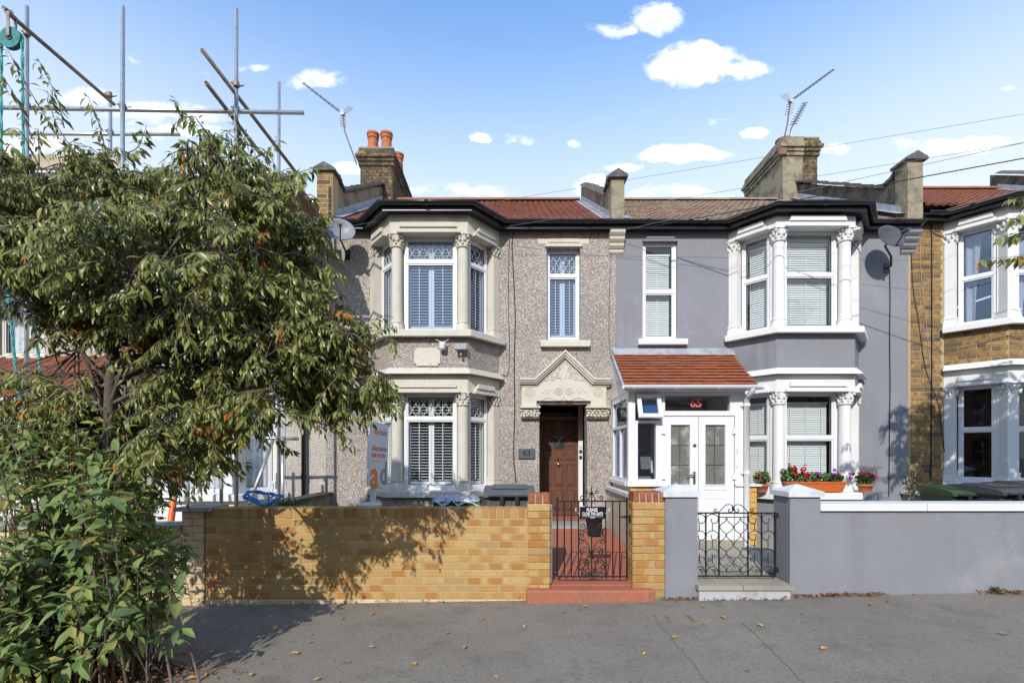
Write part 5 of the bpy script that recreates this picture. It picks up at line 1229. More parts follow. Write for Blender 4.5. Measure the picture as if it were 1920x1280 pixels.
for u0, u1 in ((60, 203), (203, 354), (685, 840), (840, 990)):
    w = u1 - u0 - 10; c_ = (u0 + u1) / 2
    for v in (205, 395, 600):
        qpath([(u0 + 6, v + 70), (u0 + 12, v + 30), (c_ - 25, v + 3), (c_ + 25, v + 2), (u1 - 12, v + 30), (u1 - 6, v + 70)])
        if v < 600:
            sg = 1 if u0 < 500 else -1
            qpath([(c_ - sg * 6, v + 50), (c_ - sg * 14, v + 62), (c_ - sg * 4, v + 92), (c_ + sg * 30, v + 104), (c_ + sg * 62, v + 80), (c_ + sg * 66, v + 50)])
            qpath([(c_, v + 104), (c_, v + 190)], smooth=False)
        else:
            qpath([(c_, v + 55), (c_, v + 170)], smooth=False); qpath([(u0 + 8, v + 265), (c_ - 40, v + 215), (c_, v + 200), (c_ + 40, v + 215), (u1 - 8, v + 265)])
            qpath(coil(c_ + 24, v + 250, 22, 3.1, 1.0)); qpath(coil(c_ - 34, v + 120, 24, 0, 1.0))
for sg in (-1, 1):
    c_ = 520; X_ = lambda a: c_ + sg * a
    qpath([(X_(0 - 80 * 0), 350), (X_(18), 325), (X_(60), 290), (X_(80), 243)]); qpath([(X_(158), 350), (X_(140), 318), (X_(98), 290), (X_(80), 243)])
    qpath([(X_(0), 350), (X_(20), 385), (X_(60), 415), (X_(82), 445), (X_(60), 480), (X_(20), 515), (X_(4), 550)]); qpath([(X_(160), 352), (X_(130), 390), (X_(95), 420), (X_(82), 445), (X_(105), 480), (X_(145), 515), (X_(160), 545)])
    qpath([(X_(4), 550), (X_(20), 585), (X_(60), 610), (X_(80), 650), (X_(60), 685), (X_(20), 710), (X_(3), 745)]); qpath([(X_(160), 560), (X_(140), 590), (X_(100), 615), (X_(80), 650), (X_(110), 685), (X_(150), 710), (X_(160), 740)])
    qpath([(X_(3), 745), (X_(20), 780), (X_(62), 805), (X_(80), 856)]); qpath([(X_(160), 745), (X_(140), 785), (X_(100), 805), (X_(80), 856)])
    qpath(coil(X_(205), 160, 22, .6 if sg > 0 else 2.5, -.8 * sg)[::-1] + [(X_(170), 178), (X_(110), 120), (X_(70), 95), (X_(20), 100), (X_(4), 140)] + coil(X_(42), 158, 30, 3.5 if sg > 0 else -.4, -.9 * sg))
MB().box(qx(508), qx(524), GD2 - .012, GD2 + .012, qz(165), qz(112)).build('gate_collar', 'iron_black', g2)
for v in (225, 850): m = MB(); m.tube([(qx(990), GD2, qz(v)), (qx(1050), GD2 + .06, qz(v + 8))], .016, 7); m.lathe((qx(1015), GD2, qz(v + 18)), [(.018, 0), (.018, .05)], 8); m.build('gate_hinge', 'iron_black', g2)

# ------------------------------------------------------------------ things on and in front of the houses
sp = thing('house_number_sign', (XB(987), BY - .01, ZB(859)), 'dark slate plate with the number 63 left of the brown door', 'sign')
MB().box(XB(972), XB(1003), BY - .035, BY - .008, ZB(859), ZB(841)).build('plate', 'slate_plate', sp); text('number', '63', .135, (XB(987.5), BY - .0365, ZB(849.5)), 0, 'text_dark', sp, .0015)
for x in (974.5, 1000.5): MB().tube([(XB(x), BY - .0385, ZB(850)), (XB(x), BY - .034, ZB(850))], .006, 8).build('screw', 'chrome', sp)
sc = thing('security_camera', (X(829, 7.3), 7.36, Z(655, 7.3)), 'small white dome security camera with two aerials under the upper bay sill', 'camera')
c_ = Vector((X(829, 7.3), 7.33, Z(648, 7.3)))
m = MB(); m.lathe((c_.x, c_.y, c_.z - .06), [(.02, 0), (.045, .012), (.052, .035), (.05, .07)], 12); m.build('dome', 'aerial_white', sc)
MB().lathe((c_.x, c_.y, c_.z + .012), [(.054, 0), (.054, .03), (.04, .05)], 12).build('mount', 'aerial_white', sc); MB().box(c_.x - .025, c_.x + .025, c_.y, FY, c_.z + .02, c_.z + .05).build('bracket', 'aerial_white', sc)
for sg in (-1, 1): MB().tube([(c_.x + sg * .02, c_.y, c_.z + .06), (c_.x + sg * .10, c_.y - .01, c_.z + .10)], [.008, .004], 6).build('aerial', 'aerial_white', sc)
fl_ = thing('floodlight', (X(865, 7.3), 7.36, Z(670, 7.3)), 'small grey floodlight with sensor under the upper bay sill', 'light')
c_ = Vector((X(864, 7.3), 7.3, Z(650, 7.3)))
MB(Matrix.Translation(c_) @ Matrix.Rotation(rad(-18), 4, 'X')).box(-.085, .085, -.02, .04, -.05, .05).build('lamp_head', 'dish_grey', fl_); MB().tube([(c_.x, c_.y + .02, c_.z - .05), (c_.x, c_.y + .05, c_.z - .09), (c_.x, FY, c_.z - .08)], .014, 6).build('bracket', 'dish_grey', fl_)
m = MB(); m.blob((c_.x, c_.y + .02, c_.z - .115), (.022, .026, .028), 8, 6); m.build('sensor', 'dish_grey', fl_)
def dish(name, px, py, D, r, aim, label, mat, foot, squash=1.05):
    t = thing(name, foot, label, 'satellite dish', 'satellite dishes'); c = Vector((X(px, D), D, Z(py, D))); n = Vector(aim).normalized(); q = n.to_track_quat('Z', 'Y')
    T = Matrix.Translation(c) @ q.to_matrix().to_4x4()
    m = MB(T); pr = [(r * k / 7, .42 * r * (k / 7) ** 2) for k in range(8)]; N = 28; vs = []
    for off in (0, -.006):
        for rr, z in pr:
            for k in range(N): a = 2 * math.pi * k / N; vs.append((rr * math.cos(a), rr * math.sin(a) * squash, z + off - .42 * r * .5))
    fs = [(i * N + k, i * N + (k + 1) % N, (i + 1) * N + (k + 1) % N, (i + 1) * N + k) for i in range(7) for k in range(N)]
    fs += [(8 * N + f[3], 8 * N + f[2], 8 * N + f[1], 8 * N + f[0]) for f in [(i * N + k, i * N + (k + 1) % N, (i + 1) * N + (k + 1) % N, (i + 1) * N + k) for i in range(7) for k in range(N)]]
    fs += [(7 * N + k, 7 * N + (k + 1) % N, 15 * N + (k + 1) % N, 15 * N + k) for k in range(N)]
    m.add(vs, fs, True); m.build('reflector', mat, t)
    lo = T @ Vector((0, -r * .98, .2 * r)); foc = T @ Vector((0, -r * .55, r * 1.15))
    MB().tube([lo, foc], .011, 6).build('feed_arm', 'black_trim', t)
    MB().tube([foc + (c - foc).normalized() * .04, foc - (c - foc).normalized() * .09], [.032, .024], 9).build('receiver', mat, t)
    bk = T @ Vector((0, -.05, -.30 * r)); f = Vector(foot)
    MB().tube([bk, bk + Vector((0, .05, -.02)), (f.x, f.y - .10, bk.z - .10), (f.x, f.y - .10, f.z), (f.x, f.y, f.z)], .016, 7).build('bracket', 'black_trim', t); MB().box(f.x - .04, f.x + .04, f.y - .012, f.y - .002, f.z - .08, f.z + .08).build('wall_plate', 'black_trim', t)
dish('satellite_dish', 637, 434, 7.58, .235, (.34, -.86, .36), 'light grey satellite dish above the tree, on the pebbledashed house', 'dish_grey', (XB(652), BY, ZB(478)), .92)
dish('satellite_dish', 1668, 446, 7.6, .215, (.06, -.92, .36), 'dark grey satellite dish high on the smooth grey house', 'dish_dark', (XB(1662), BY, ZB(503)), 1.0)
def aerial(base, knee, head, tip, label, n, size, plate=True, rm=.016):
    t = thing('tv_aerial', base, label, 'aerial', 'rooftop TV aerials')
    MB().tube([base, knee, head], rm, 6).build('mast', 'mast_rust', t)
    h, e = Vector(head), Vector(tip); d = (e - h); dn = d.normalized(); side = dn.cross(Vector((0, -.5, 1))).normalized(); up = side.cross(dn).normalized()
    bm_ = MB().tube([h - dn * .06, e], .014, 5).build('boom', 'aerial_metal', t)
    for k in range(n):
        p = h + d * ((k + 1.5) / (n + .6)); w = size * (1.0 - .25 * k / n)
        m = MB(); m.tube([p - side * w, p + side * w], .0105, 4)
        m.tube([p - up * w * .45, p + up * w * .45], .006, 4); m.build('element', 'aerial_metal', t)
    if plate:
        for j in range(5):
            for sg in (-1, 1):
                o = h - dn * .02 + up * (.05 + j * .04) * sg - dn * (j * .02)
                MB().tube([o - side * .13, o + side * .13], .010, 4).build('reflector_bar', 'aerial_white', t)
        m = MB(); m.box(h.x - .04, h.x + .04, h.y - .04, h.y + .03, h.z - .03, h.z + .05); m.build('junction_box', 'aerial_white', t)
    return t
A = 10.85
aerial((X(669, A), A, Z(308, A)), (X(646, A), A, Z(245, A)), (X(643, A), A, Z(214, A)), (X(573, A), A - .1, Z(163, A)), 'TV aerial with long boom pointing up left beside the twin chimney pots', 9, .10)
aerial((X(1462, A), A - .02, Z(290, A)), (X(1476, A), A, Z(235, A)), (X(1482, A), A, Z(190, A)), (X(1556, A), A - .1, Z(138, A)), 'large TV aerial with white reflector on the right chimney', 10, .085)
aerial((X(1478, 11.4), 11.4, Z(262, 11.4)), (X(1481, 11.4), 11.4, Z(250, 11.4)), (X(1484, 11.4), 11.4, Z(240, 11.4)), (X(1507, 11.4), 11.35, Z(196, 11.4)), 'small thin TV aerial behind the pot of the right chimney', 9, .09, False, .01)
ob = MB().box(X(1460, A), X(1474, A), A - .03, A + .07, Z(290, A), Z(278, A)).build('mast_bracket', 'mast_rust', bpy.data.objects['tv_aerial.001'])
# overhead service wires to a pole up the street
def wire(a, b, Da, Db, r, label, mat, ext=1.6, sag=.0):
    p = Vector((X(a[0], Da), Da, Z(a[1], Da))); q = Vector((X(b[0], Db), Db, Z(b[1], Db))); q2 = p + (q - p) * ext
    pts = [p + (q2 - p) * (i / 24) - Vector((0, 0, sag * 4 * (i / 24) * (1 - i / 24))) for i in range(25)]
    o = MB().tube(pts, r, 5).build('overhead_wire', mat); tag(o, label, 'wire', 'overhead service wires')
wire((1205, 428), (1920, 297), 7.75, 5.6, .0072, 'thick black overhead wire rising right from the gutter of the grey house', 'cable_black')
wire((1175, 430), (1920, 268), 7.78, 5.7, .0034, 'thin overhead wire just above the thick one', 'cable_grey')
wire((655, 424), (1920, 214), 7.6, 6.2, .0026, 'long thin wire crossing the roofs towards the top right, uppermost', 'cable_grey', 1.4)
wire((955, 424), (1560, 326), 7.7, 6.6, .003, 'thin wire fixed at the gutter corner of the pebbledashed bay', 'cable_grey', 2.4)

# bins and boxes
def wheelie(loc, w, d, h, a, label, mat, lidmat, zb=0.0):
    t = thing('wheelie_bin', loc, label, 'bin', 'wheelie bins'); T = frame(loc, a)
    m = MB(T); m.frus((-w * .40, w * .40, -d * .36, d * .36), (-w * .48, w * .48, -d * .47, d * .47), .06, h * .86); m.box(-w * .5, w * .5, -d * .5, d * .5, h * .86, h * .90)
    for x in (-w * .22, 0, w * .22): m.box(x - .012, x + .012, -d * .478, -d * .44, h * .3, h * .84)
    m.build('bin_body', mat, t)
    m = MB(T); pr = [(-d * .56, h * .885), (-d * .56, h * .925), (-d * .46, h * .955), (-d * .1, h * .99), (d * .25, h), (d * .46, h * .985), (d * .5, h * .90)]
    m.yz(pr, -w * .53, w * .53); m.yz([(-d * .3, h * .98), (-d * .1, h * 1.005), (d * .3, h * 1.012), (d * .36, h * .99)], -w * .36, w * .36); lid = m.build('lid', lidmat, t)
    m = MB(T)
    for x in (-.09, .09): m.box(x - .022, x + .022, -d * .60, -d * .50, h * .80, h * .90)
    m.tube([(-w * .42, -d * .58, h * .90), (w * .42, -d * .58, h * .90)], .014, 6); m.build('handle', 'pot_black', t)
    for x in (-w * .46, w * .46): MB(T).tube([(x - .025, d * .4, .1), (x + .025, d * .4, .1)], .1, 14).build('wheel', 'pot_black', t)
    return t
wheelie((X(955, 6.0), 6.05, .13), .58, .62, .985, 0, 'dark grey wheelie bin beside the brown door, lid shut', 'bin_grey', 'bin_grey')
wheelie((X(1806, 6.1), 6.2, .2), .50, .6, .90, rad(-8), 'green wheelie bin behind the white coping, leftmost of the bins there', 'bin_green', 'bin_green')
wheelie((X(1868, 5.9), 5.95, .22), .54, .62, .92, rad(6), 'black wheelie bin behind the white coping, between a green bin and the frame edge', 'bin_dark', 'bin_dark')
wheelie((X(1935, 6.2), 6.3, .22), .52, .6, .93, rad(4), 'black wheelie bin cut by the right edge of the photo', 'bin_dark', 'bin_dark')
t = thing('recycling_box', (X(860, 5.9), 5.95, .13), 'green recycling box under crumpled clear plastic behind the buff wall', 'box')
T = frame((X(857, 5.9), 5.95, 0))
m = MB(T); m.frus((-.24, .24, -.17, .17), (-.27, .27, -.2, .2), .14, .92); m.build('box_body', 'box_green', t); MB(T).box(-.29, .29, -.22, .22, .92, .95).build('rim', 'box_green', t)
m = MB(T); N = 14; vs = []
for j in range(9):
    for i in range(N + 1):
        x = -.29 + .58 * i / N; y = -.24 + .48 * j / 8; vs.append((x + rnd.uniform(-.012, .012), y, .985 + .035 * math.sin(i * 1.3 + j) * rnd.uniform(.5, 1) + rnd.uniform(-.012, .012) - (.06 if j in (0, 8) else 0) - (.04 if i in (0, N) else 0)))
m.add(vs, [(j * (N + 1) + i, j * (N + 1) + i + 1, (j + 1) * (N + 1) + i + 1, (j + 1) * (N + 1) + i) for j in range(8) for i in range(N)], True); m.build('plastic_sheet', 'plastic_film', t)
t = thing('flower_pot', (X(1114, 7.2), 7.2, .31), 'black plastic plant pot on the red path behind the gate notice', 'pot')
m = MB(); m.lathe((X(1114, 7.2), 7.2, .31), [(.10, 0), (.135, .34), (.15, .345), (.15, .385), (.13, .385), (.12, .33)], 16); m.build('pot', 'pot_black', t); MB().lathe((X(1114, 7.2), 7.2, .63), [(.12, 0), (.05, .02)], 14).build('compost', 'soil', t)
# white bucket-like tub by the estate agent's post
t = thing('plastic_tub', (X(692, 5.8), 5.8, .1), 'pale plastic tub beside the estate agent board post', 'tub')
MB().lathe((X(690, 5.8), 5.85, .1), [(.10, 0), (.125, .78), (.135, .79), (.135, .82), (.118, .82), (.11, .7)], 14).build('tub_body', 'board_white', t)
# estate agent's board
a_ = rad(76); BD = 5.85; O = Vector((X(691, BD), BD, Z(912, BD)))
es = thing('estate_agent_board', (X(706, BD + .15), BD + .15, .1), 'narrow for sale board on a white post, turned sideways in front of the stone bay', 'sign')
bwid, bh = .46, .80
T = frame(O, a_) @ Matrix.Rotation(rad(2.6), 4, 'Y')
MB(T).box(0, bwid, 0, .03, 0, bh).build('board', 'board_white', es)
pc = T @ Vector((bwid * .42, .05, 0)); MB().box(pc.x - .03, pc.x + .03, pc.y - .02, pc.y + .02, .05, O.z + .1).build('post', 'board_white', es)
def bt(s, size, x, z, mat, w=.0, sx=1.0, al='CENTER'): p = T @ Vector((x, -.0025, z)); return text('lettering', s, size, p, a_, mat, es, w, sx, .001, al, rad(2.6))
bt('for', .115, .24, bh - .115, 'text_orange', .001, 1, 'RIGHT'); bt('sale', .115, .245, bh - .115, 'text_teal', .0005, 1, 'LEFT')
bt('allen', .095, .222, .475, 'text_orange', .0008, .95, 'RIGHT'); bt('davies', .095, .224, .475, 'text_teal', .0003, .85, 'LEFT')
bt('0208 539 2020', .07, .22, .385, 'text_orange', .0006, .8); MB(T).box(.03, .42, -.002, 0, .315, .322).build('print_line', 'text_orange', es)
bt('a', .47, .13, .135, 'text_orange', .010, 1.0); bt('d', .40, .355, .15, 'text_teal', .008, .9)

# geraniums on the lower bay sill
def leaf_cloud(name, parent, centre, rad3, n, size, mat, droop=.2, per=None):
    vs, fs, tone = [], [], []
    for _ in range(n):
        while True:
            p = Vector((rnd.uniform(-1, 1), rnd.uniform(-1, 1), rnd.uniform(-1, 1)))
            if p.length < 1: break
        c = Vector(centre) + Vector((p.x * rad3[0], p.y * rad3[1], p.z * rad3[2])); nrm = Vector((rnd.uniform(-1, 1), rnd.uniform(-1.2, .3), rnd.uniform(0, 1.3))).normalized(); a = nrm.orthogonal().normalized(); b = nrm.cross(a); s = size * rnd.uniform(.6, 1.25); k0 = len(vs); m_ = 6
        vs.append(c)
        for k in range(m_): t = 2 * math.pi * k / m_; vs.append(c + (a * math.cos(t) + b * math.sin(t)) * s * rnd.uniform(.8, 1.1) + nrm * s * .22)
        tn = rnd.random()
        for k in range(m_): fs.append((k0, k0 + 1 + k, k0 + 1 + (k + 1) % m_)); tone.append(tn)
    me = bpy.data.meshes.new(name); o = Vector(centre); me.from_pydata([tuple(v - o) for v in vs], [], fs); at = me.attributes.new('tone', 'FLOAT', 'FACE'); at.data.foreach_set('value', tone); me.materials.append(MATS[mat])
    ob = link(name, me, parent, o); ob['kind'] = 'stuff'; return ob
def flower(parent, c, r, mat, n=16):
    m = MB()
    for _ in range(n):
        p = Vector((rnd.gauss(0, 1), rnd.gauss(0, 1), rnd.gauss(0, .8))).normalized() * r * rnd.uniform(.6, 1); m.blob(Vector(c) + p, (r * .34, r * .34, r * .26), 5, 3)
    m.build('flower_head', mat, parent)
SLY = 7.40; fx = lambda px: X(px, 7.38); fz = lambda py: Z(py, 7.38)
wb = thing('window_box', (fx(1525), 7.37, fz(922)), 'long terracotta coloured planter of red and purple geraniums on the white bay sill', 'planter')
m = MB(); m.frus((fx(1476), fx(1574), 7.31, 7.43), (fx(1470), fx(1580), 7.29, 7.45), fz(921), fz(905)); m.box(fx(1468), fx(1581), 7.28, 7.46, fz(905), fz(902)); m.build('planter_trough', 'plastic_terracotta', wb)
leaf_cloud('foliage', wb, (fx(1525), 7.37, fz(895)), (.44, .09, .075), 330, .026, 'geranium_leaf'); leaf_cloud('foliage', wb, (fx(1478), 7.36, fz(889)), (.13, .09, .12), 120, .026, 'geranium_leaf'); leaf_cloud('foliage', wb, (fx(1560), 7.35, fz(896)), (.14, .09, .09), 120, .026, 'geranium_leaf')
for px, py, mt, r in ((1483, 879, 'petal_red', .05), (1500, 879, 'petal_red', .045), (1507, 890, 'petal_red', .047), (1486, 888, 'petal_red', .035), (1474, 869, 'petal_pink', .022), (1504, 871, 'petal_pink', .022), (1526, 887, 'petal_purple', .035), (1557, 880, 'petal_purple', .03), (1558, 890, 'petal_purple', .035), (1572, 882, 'petal_purple', .02)):
    c_ = (fx(px), 7.30, fz(py)); MB().tube([(c_[0] + rnd.uniform(-.02, .02), 7.36, fz(901)), c_], .003, 4).build('stem', 'weed', wb) if False else None; flower(wb, c_, r, mt)
def pot(px, pyb, D, r, h, label, cols, mat='terracotta'):
    t = thing('flower_pot', (X(px, D), D, Z(pyb, D)), label, 'plant pot', 'potted geraniums on the sill'); c = (X(px, D), D, Z(pyb, D))
    MB().lathe(c, [(r * .72, 0), (r * .95, h * .72), (r * 1.08, h * .74), (r * 1.1, h), (r * .95, h), (r * .9, h * .8)], 16).build('pot', mat, t)
    leaf_cloud('foliage', t, (c[0], c[1], c[2] + h + .09), (r * 1.25, r * 1.1, .11), 170, .026, 'geranium_leaf')
    for dx_, dz__, mt in cols: flower(t, (c[0] + dx_, c[1] - r * .8, c[2] + h + dz__), .035, mt)
pot(1622, 922, 7.42, .105, .125, 'terracotta pot of pink geraniums at the right end of the white sill', [(-.11, .16, 'petal_pink'), (-.03, .17, 'petal_pink'), (.09, .11, 'petal_pink'), (.05, .13, 'petal_pink')])
pot(1428, 922, 7.44, .10, .125, 'terracotta pot with sparse flowers behind the white downpipe', [(-.10, .14, 'petal_red')])
flower(wb, (fx(1593), 7.33, fz(887)), .04, 'petal_purple'); flower(wb, (fx(1590), 7.33, fz(896)), .03, 'petal_purple')
# access cover let into the pavement
(cx0, cy0), (cx1, cy1) = gp(1258, 1168), gp(1336, 1145)
cv = thing('access_cover', ((cx0 + cx1) / 2, (cy0 + cy1) / 2, gz(cx0)), 'pair of square inspection covers let into the pavement by the grey pier', 'cover')
for k in range(2):
    x0 = cx0 + k * .21; MB().box(x0, x0 + .205, cy0, cy0 + .19, gz(x0) - .05, gz(x0) + .009).build('cover_frame', 'asphalt_seam', cv); MB().box(x0 + .018, x0 + .187, cy0 + .018, cy0 + .172, gz(x0) - .04, gz(x0) + .0125).build('cover_lid', 'asphalt', cv)

# ------------------------------------------------------------------ scaffolding
sf = thing('scaffolding', (-6, 6.7, .1), 'steel tube scaffolding with timber platform wrapped round the house behind the tree', 'scaffolding')
TR = .0242
def pole(p, q, mat='galvanised'):
    p, q = Vector(p), Vector(q); d = (q - p).normalized(); m = MB(); m.tube([p, q], TR, 10, caps=False); m.tube([p + d * .0005, q - d * .0005], TR * .8, 10, caps=False)
    n0 = len(m.v); N = 10
    for o0, o1 in ((0, 2 * N), (N, 3 * N)): m.f += [[o0 + k, o0 + (k + 1) % N, o1 + (k + 1) % N, o1 + k] for k in range(N)]; m.sm += [False] * N
    return m.build('pole', mat, sf)
PP = lambda px, py, D: (X(px, D), D, Z(py, D))
FD, BD_ = 6.0, 7.35
poles = {}
for px, py in ((50, 12), (230, 12), (443, 18)): poles[px] = pole((X(px, FD), FD, .1), PP(px, py, FD))
for px, py in ((207, 173), (523, 155)): pole((X(px, BD_), BD_, .15), PP(px, py, BD_))
pole((X(-130, FD), FD + .055, Z(194, FD)), (X(566, FD), FD + .055, Z(206, FD)))
pole((X(-100, BD_), BD_ + .055, Z(246, BD_)), (X(332, BD_), BD_ + .055, Z(248, BD_)))
pole((X(-100, FD), FD + .055, 5.0), (X(566, FD), FD + .055, 5.0)); pole((X(-100, BD_), BD_ + .055, 5.0), (X(620, BD_), BD_ + .055, 5.0))
for x in (-6.2, -5.1, -4.1, -2.95): pole((x, 5.85, 4.945), (x, 7.55, 4.945))
pole(PP(12, 22, 5.35), PP(214, 196, 7.1), 'tube_rusty')
pole(PP(378, 93, 5.5), PP(560, 330, 7.3), 'tube_rusty'); pole(PP(386, 155, 5.6), PP(490, 290, 7.0), 'tube_rusty')
pole((X(415, 6.6), 6.6, .1), (X(415, 6.6), 6.6, 2.1)); pole((X(530, 7.0), 7.0, .1), (X(530, 7.0), 7.0, Z(818, 7.0))); pole((X(467, 6.4), 6.4, Z(945, 6.4)), (X(512, 6.9), 6.9, Z(825, 6.9))); pole((X(352, 6.4), 6.4, .1), (X(352, 6.4), 6.4, 2.0))
pole((X(440, 7.0), 7.02, Z(820, 7.0)), (X(556, 7.0), 7.06, Z(822, 7.0)))
for px, py, D in ((50, 62, FD - .03), (50, 197, FD + .02), (230, 199, FD + .02), (443, 204, FD + .02), (443, 158, FD - .02), (207, 247, BD_ + .02), (205, 178, 6.9), (530, 823, 7.02)):
    c_ = Vector(PP(px, py, D)); m = MB(); m.lathe((c_.x, c_.y, c_.z - .03), [(.036, 0), (.038, .03), (.036, .06)], 10); m.tube([c_ + Vector((.02, .035, 0)), c_ + Vector((.075, .035, .012))], .010, 6); m.tube([c_ + Vector((-.03, .06, .01)), c_ + Vector((-.06, -.01, .02))], .009, 6); m.build('coupler', 'tube_rusty', sf)
for k in range(6):                                   # platform boards
    y0 = 6.10 + k * .228; x = -2.78 - rnd.uniform(0, .06); z = 5.03
    for L in (3.0, 3.2, 3.0):
        b_ = MB().box(x - L, x - .006, y0, y0 + .22, z, z + .038).build('board', 'board_timber', sf)
        MB().box(x - .04, x - .0065, y0 - .002, y0 + .222, z - .002, z + .0395).build('end_band', 'galvanised', b_); x -= L
MB().box(X(-60, 6.03), X(225, 6.03), 6.03, 6.06, 5.075, 5.26).build('toe_board', 'toe_board', sf)
MB().box(X(-60, 7.46), X(600, 7.46), 7.42, 7.455, 5.075, 5.25).build('toe_board', 'toe_board', sf)
for px, pya, pyb, D in ((343, 295, 330, 6.3), (395, 288, 320, 6.3)): MB().tube([PP(px, pyb, D), PP(px, pya, D)], .03, 8).build('orange_sleeve', 'orange_plastic', sf)
pole(PP(330, 312, 6.33), PP(420, 308, 6.33))
pole(PP(322, 985, 5.75), PP(345, 800, 6.3)); MB().tube([PP(320, 978, 5.7), PP(326, 935, 5.8)], .035, 8).build('orange_sleeve', 'orange_plastic', sf); MB().tube([PP(330, 912, 5.85), PP(336, 868, 6.0)], .035, 8).build('orange_sleeve', 'orange_plastic', sf)
pole(PP(262, 985, 5.85), PP(290, 690, 6.3)); 
for a0, b0 in ((972, 940), (840, 815), (735, 700)): MB().tube([PP(262 + (985 - a0) * .095, a0, 5.84), PP(262 + (985 - b0) * .095, b0, 5.86)], .034, 8).build('orange_sleeve', 'orange_plastic', sf)
MB().tube([(X(48, FD), FD, .1), (X(48, FD), FD, Z(860, FD))], .036, 10).build('yellow_sleeve', 'yellow_plastic', sf)
# gin wheel and its rope
pw = thing('pulley_wheel', PP(22, 90, 5.35), 'teal gin wheel hanging from the sloping pole at the top left', 'pulley'); c_ = Vector(PP(22, 73, 5.35)); R_ = .115
m = MB(); m.T = Matrix.Translation(c_) @ Matrix.Rotation(math.pi / 2, 4, 'X'); m.lathe((0, 0, -.025), [(R_, 0), (R_, .008), (R_ * .86, .02), (R_ * .86, .03), (R_, .042), (R_, .05)], 24); m.build('wheel', 'pulley_teal', pw)
m = MB(); m.T = Matrix.Translation(c_) @ Matrix.Rotation(math.pi / 2, 4, 'X'); m.lathe((0, 0, -.032), [(R_ * .3, 0), (R_ * .3, .064)], 12); m.build('hub', 'iron_black', pw)
MB().box(c_.x - .016, c_.x + .016, c_.y - .045, c_.y - .036, c_.z, c_.z + .24).box(c_.x - .016, c_.x + .016, c_.y + .036, c_.y + .045, c_.z, c_.z + .24).box(c_.x - .02, c_.x + .02, c_.y - .045, c_.y + .045, c_.z + .24, c_.z + .27).build('bracket', 'tube_rusty', pw)
MB().tube([c_ + Vector((0, 0, .25)), c_ + Vector((-.02, .01, .31)), c_ + Vector((-.05, .03, .32)), c_ + Vector((-.04, -.05, .30))], .02, 7).build('hook', 'tube_rusty', pw)
def rope(pts, label):
    P = catmull(pts, 30); m = MB()
    for ph in (0, math.pi): m.tube([p + Vector((.008 * math.cos(i * .9 + ph), .008 * math.sin(i * .9 + ph), 0)) for i, p in enumerate(P)], .009, 5)
    o = m.build('rope', 'rope_teal'); tag(o, label, 'rope', 'hoist ropes')
yb = 5.35
rope([(c_.x - R_, yb, c_.z), (c_.x - R_ + .01, yb, 4.2), (X(20, yb), yb, Z(600, yb)), (X(40, yb), yb, Z(760, yb)), (X(66, yb), yb + .1, Z(905, yb))], 'teal hoist rope falling from the left side of the gin wheel')
rope([(c_.x + R_, yb, c_.z), (X(46, yb), yb, 4.4), (X(60, yb), yb, Z(560, yb)), (X(78, yb), yb, Z(720, yb)), (X(86, yb), yb, Z(840, yb)), (X(84, yb), yb, 1.0)], 'teal hoist rope falling from the right side of the gin wheel')
# coil of blue hose on the wall
m = MB(); P = []
for i in range(70):
    t = i / 69; a = t * 2 * math.pi * 3.2; P.append((X(487, 5.15) + (.15 + .05 * math.sin(i * .5)) * math.cos(a) + .08 * (t - .5), 5.16 + .07 * math.sin(a) + .02 * math.sin(i), .975 + .13 * abs(math.sin(a * .5 + .6)) + .012 * math.sin(i * .9)))
m.tube(catmull(P, 3), .011, 6); o = m.build('hose', 'hose_blue'); tag(o, 'loose coil of blue hose lying on the buff wall under the tree', 'hose')

# the other side of the street, mirrored in the window glass
op = thing('opposite_terrace', (0, -9.6, 0), 'brick terrace across the street, glimpsed as reflections in the window glass', 'house')
hs = []
for k in range(-9, 9):
    x = k * 2.4; hs += [(x + .5, x + 1.5, 3.3, 4.7), (x + .5, x + 1.5, .9, 2.4)]
MB().wall(-22, 22, -.3, 5.3, -9.4, -9.15, hs).build('wall', 'opposite_brick', op)
m = MB()
for h in hs: m.box(h[0], h[1], -9.36, -9.33, h[2], h[3])
m.build('window', 'interior', op)['kind'] = 'stuff'
m = MB()
for h in hs: m.box(h[0] - .08, h[1] + .08, -9.15, -9.05, h[2] - .1, h[2]).box((h[0] + h[1]) / 2 - .03, (h[0] + h[1]) / 2 + .03, -9.32, -9.28, h[2], h[3]).box(h[0], h[1], -9.32, -9.28, (h[2] + h[3]) / 2 - .03, (h[2] + h[3]) / 2 + .03)
m.build('window_trim', 'paint_white', op)['kind'] = 'stuff'
MB().yz([(-8.9, 5.2), (-12.3, 7.2), (-15.8, 5.2)], -22, 22).build('roof', 'opposite_roof', op)

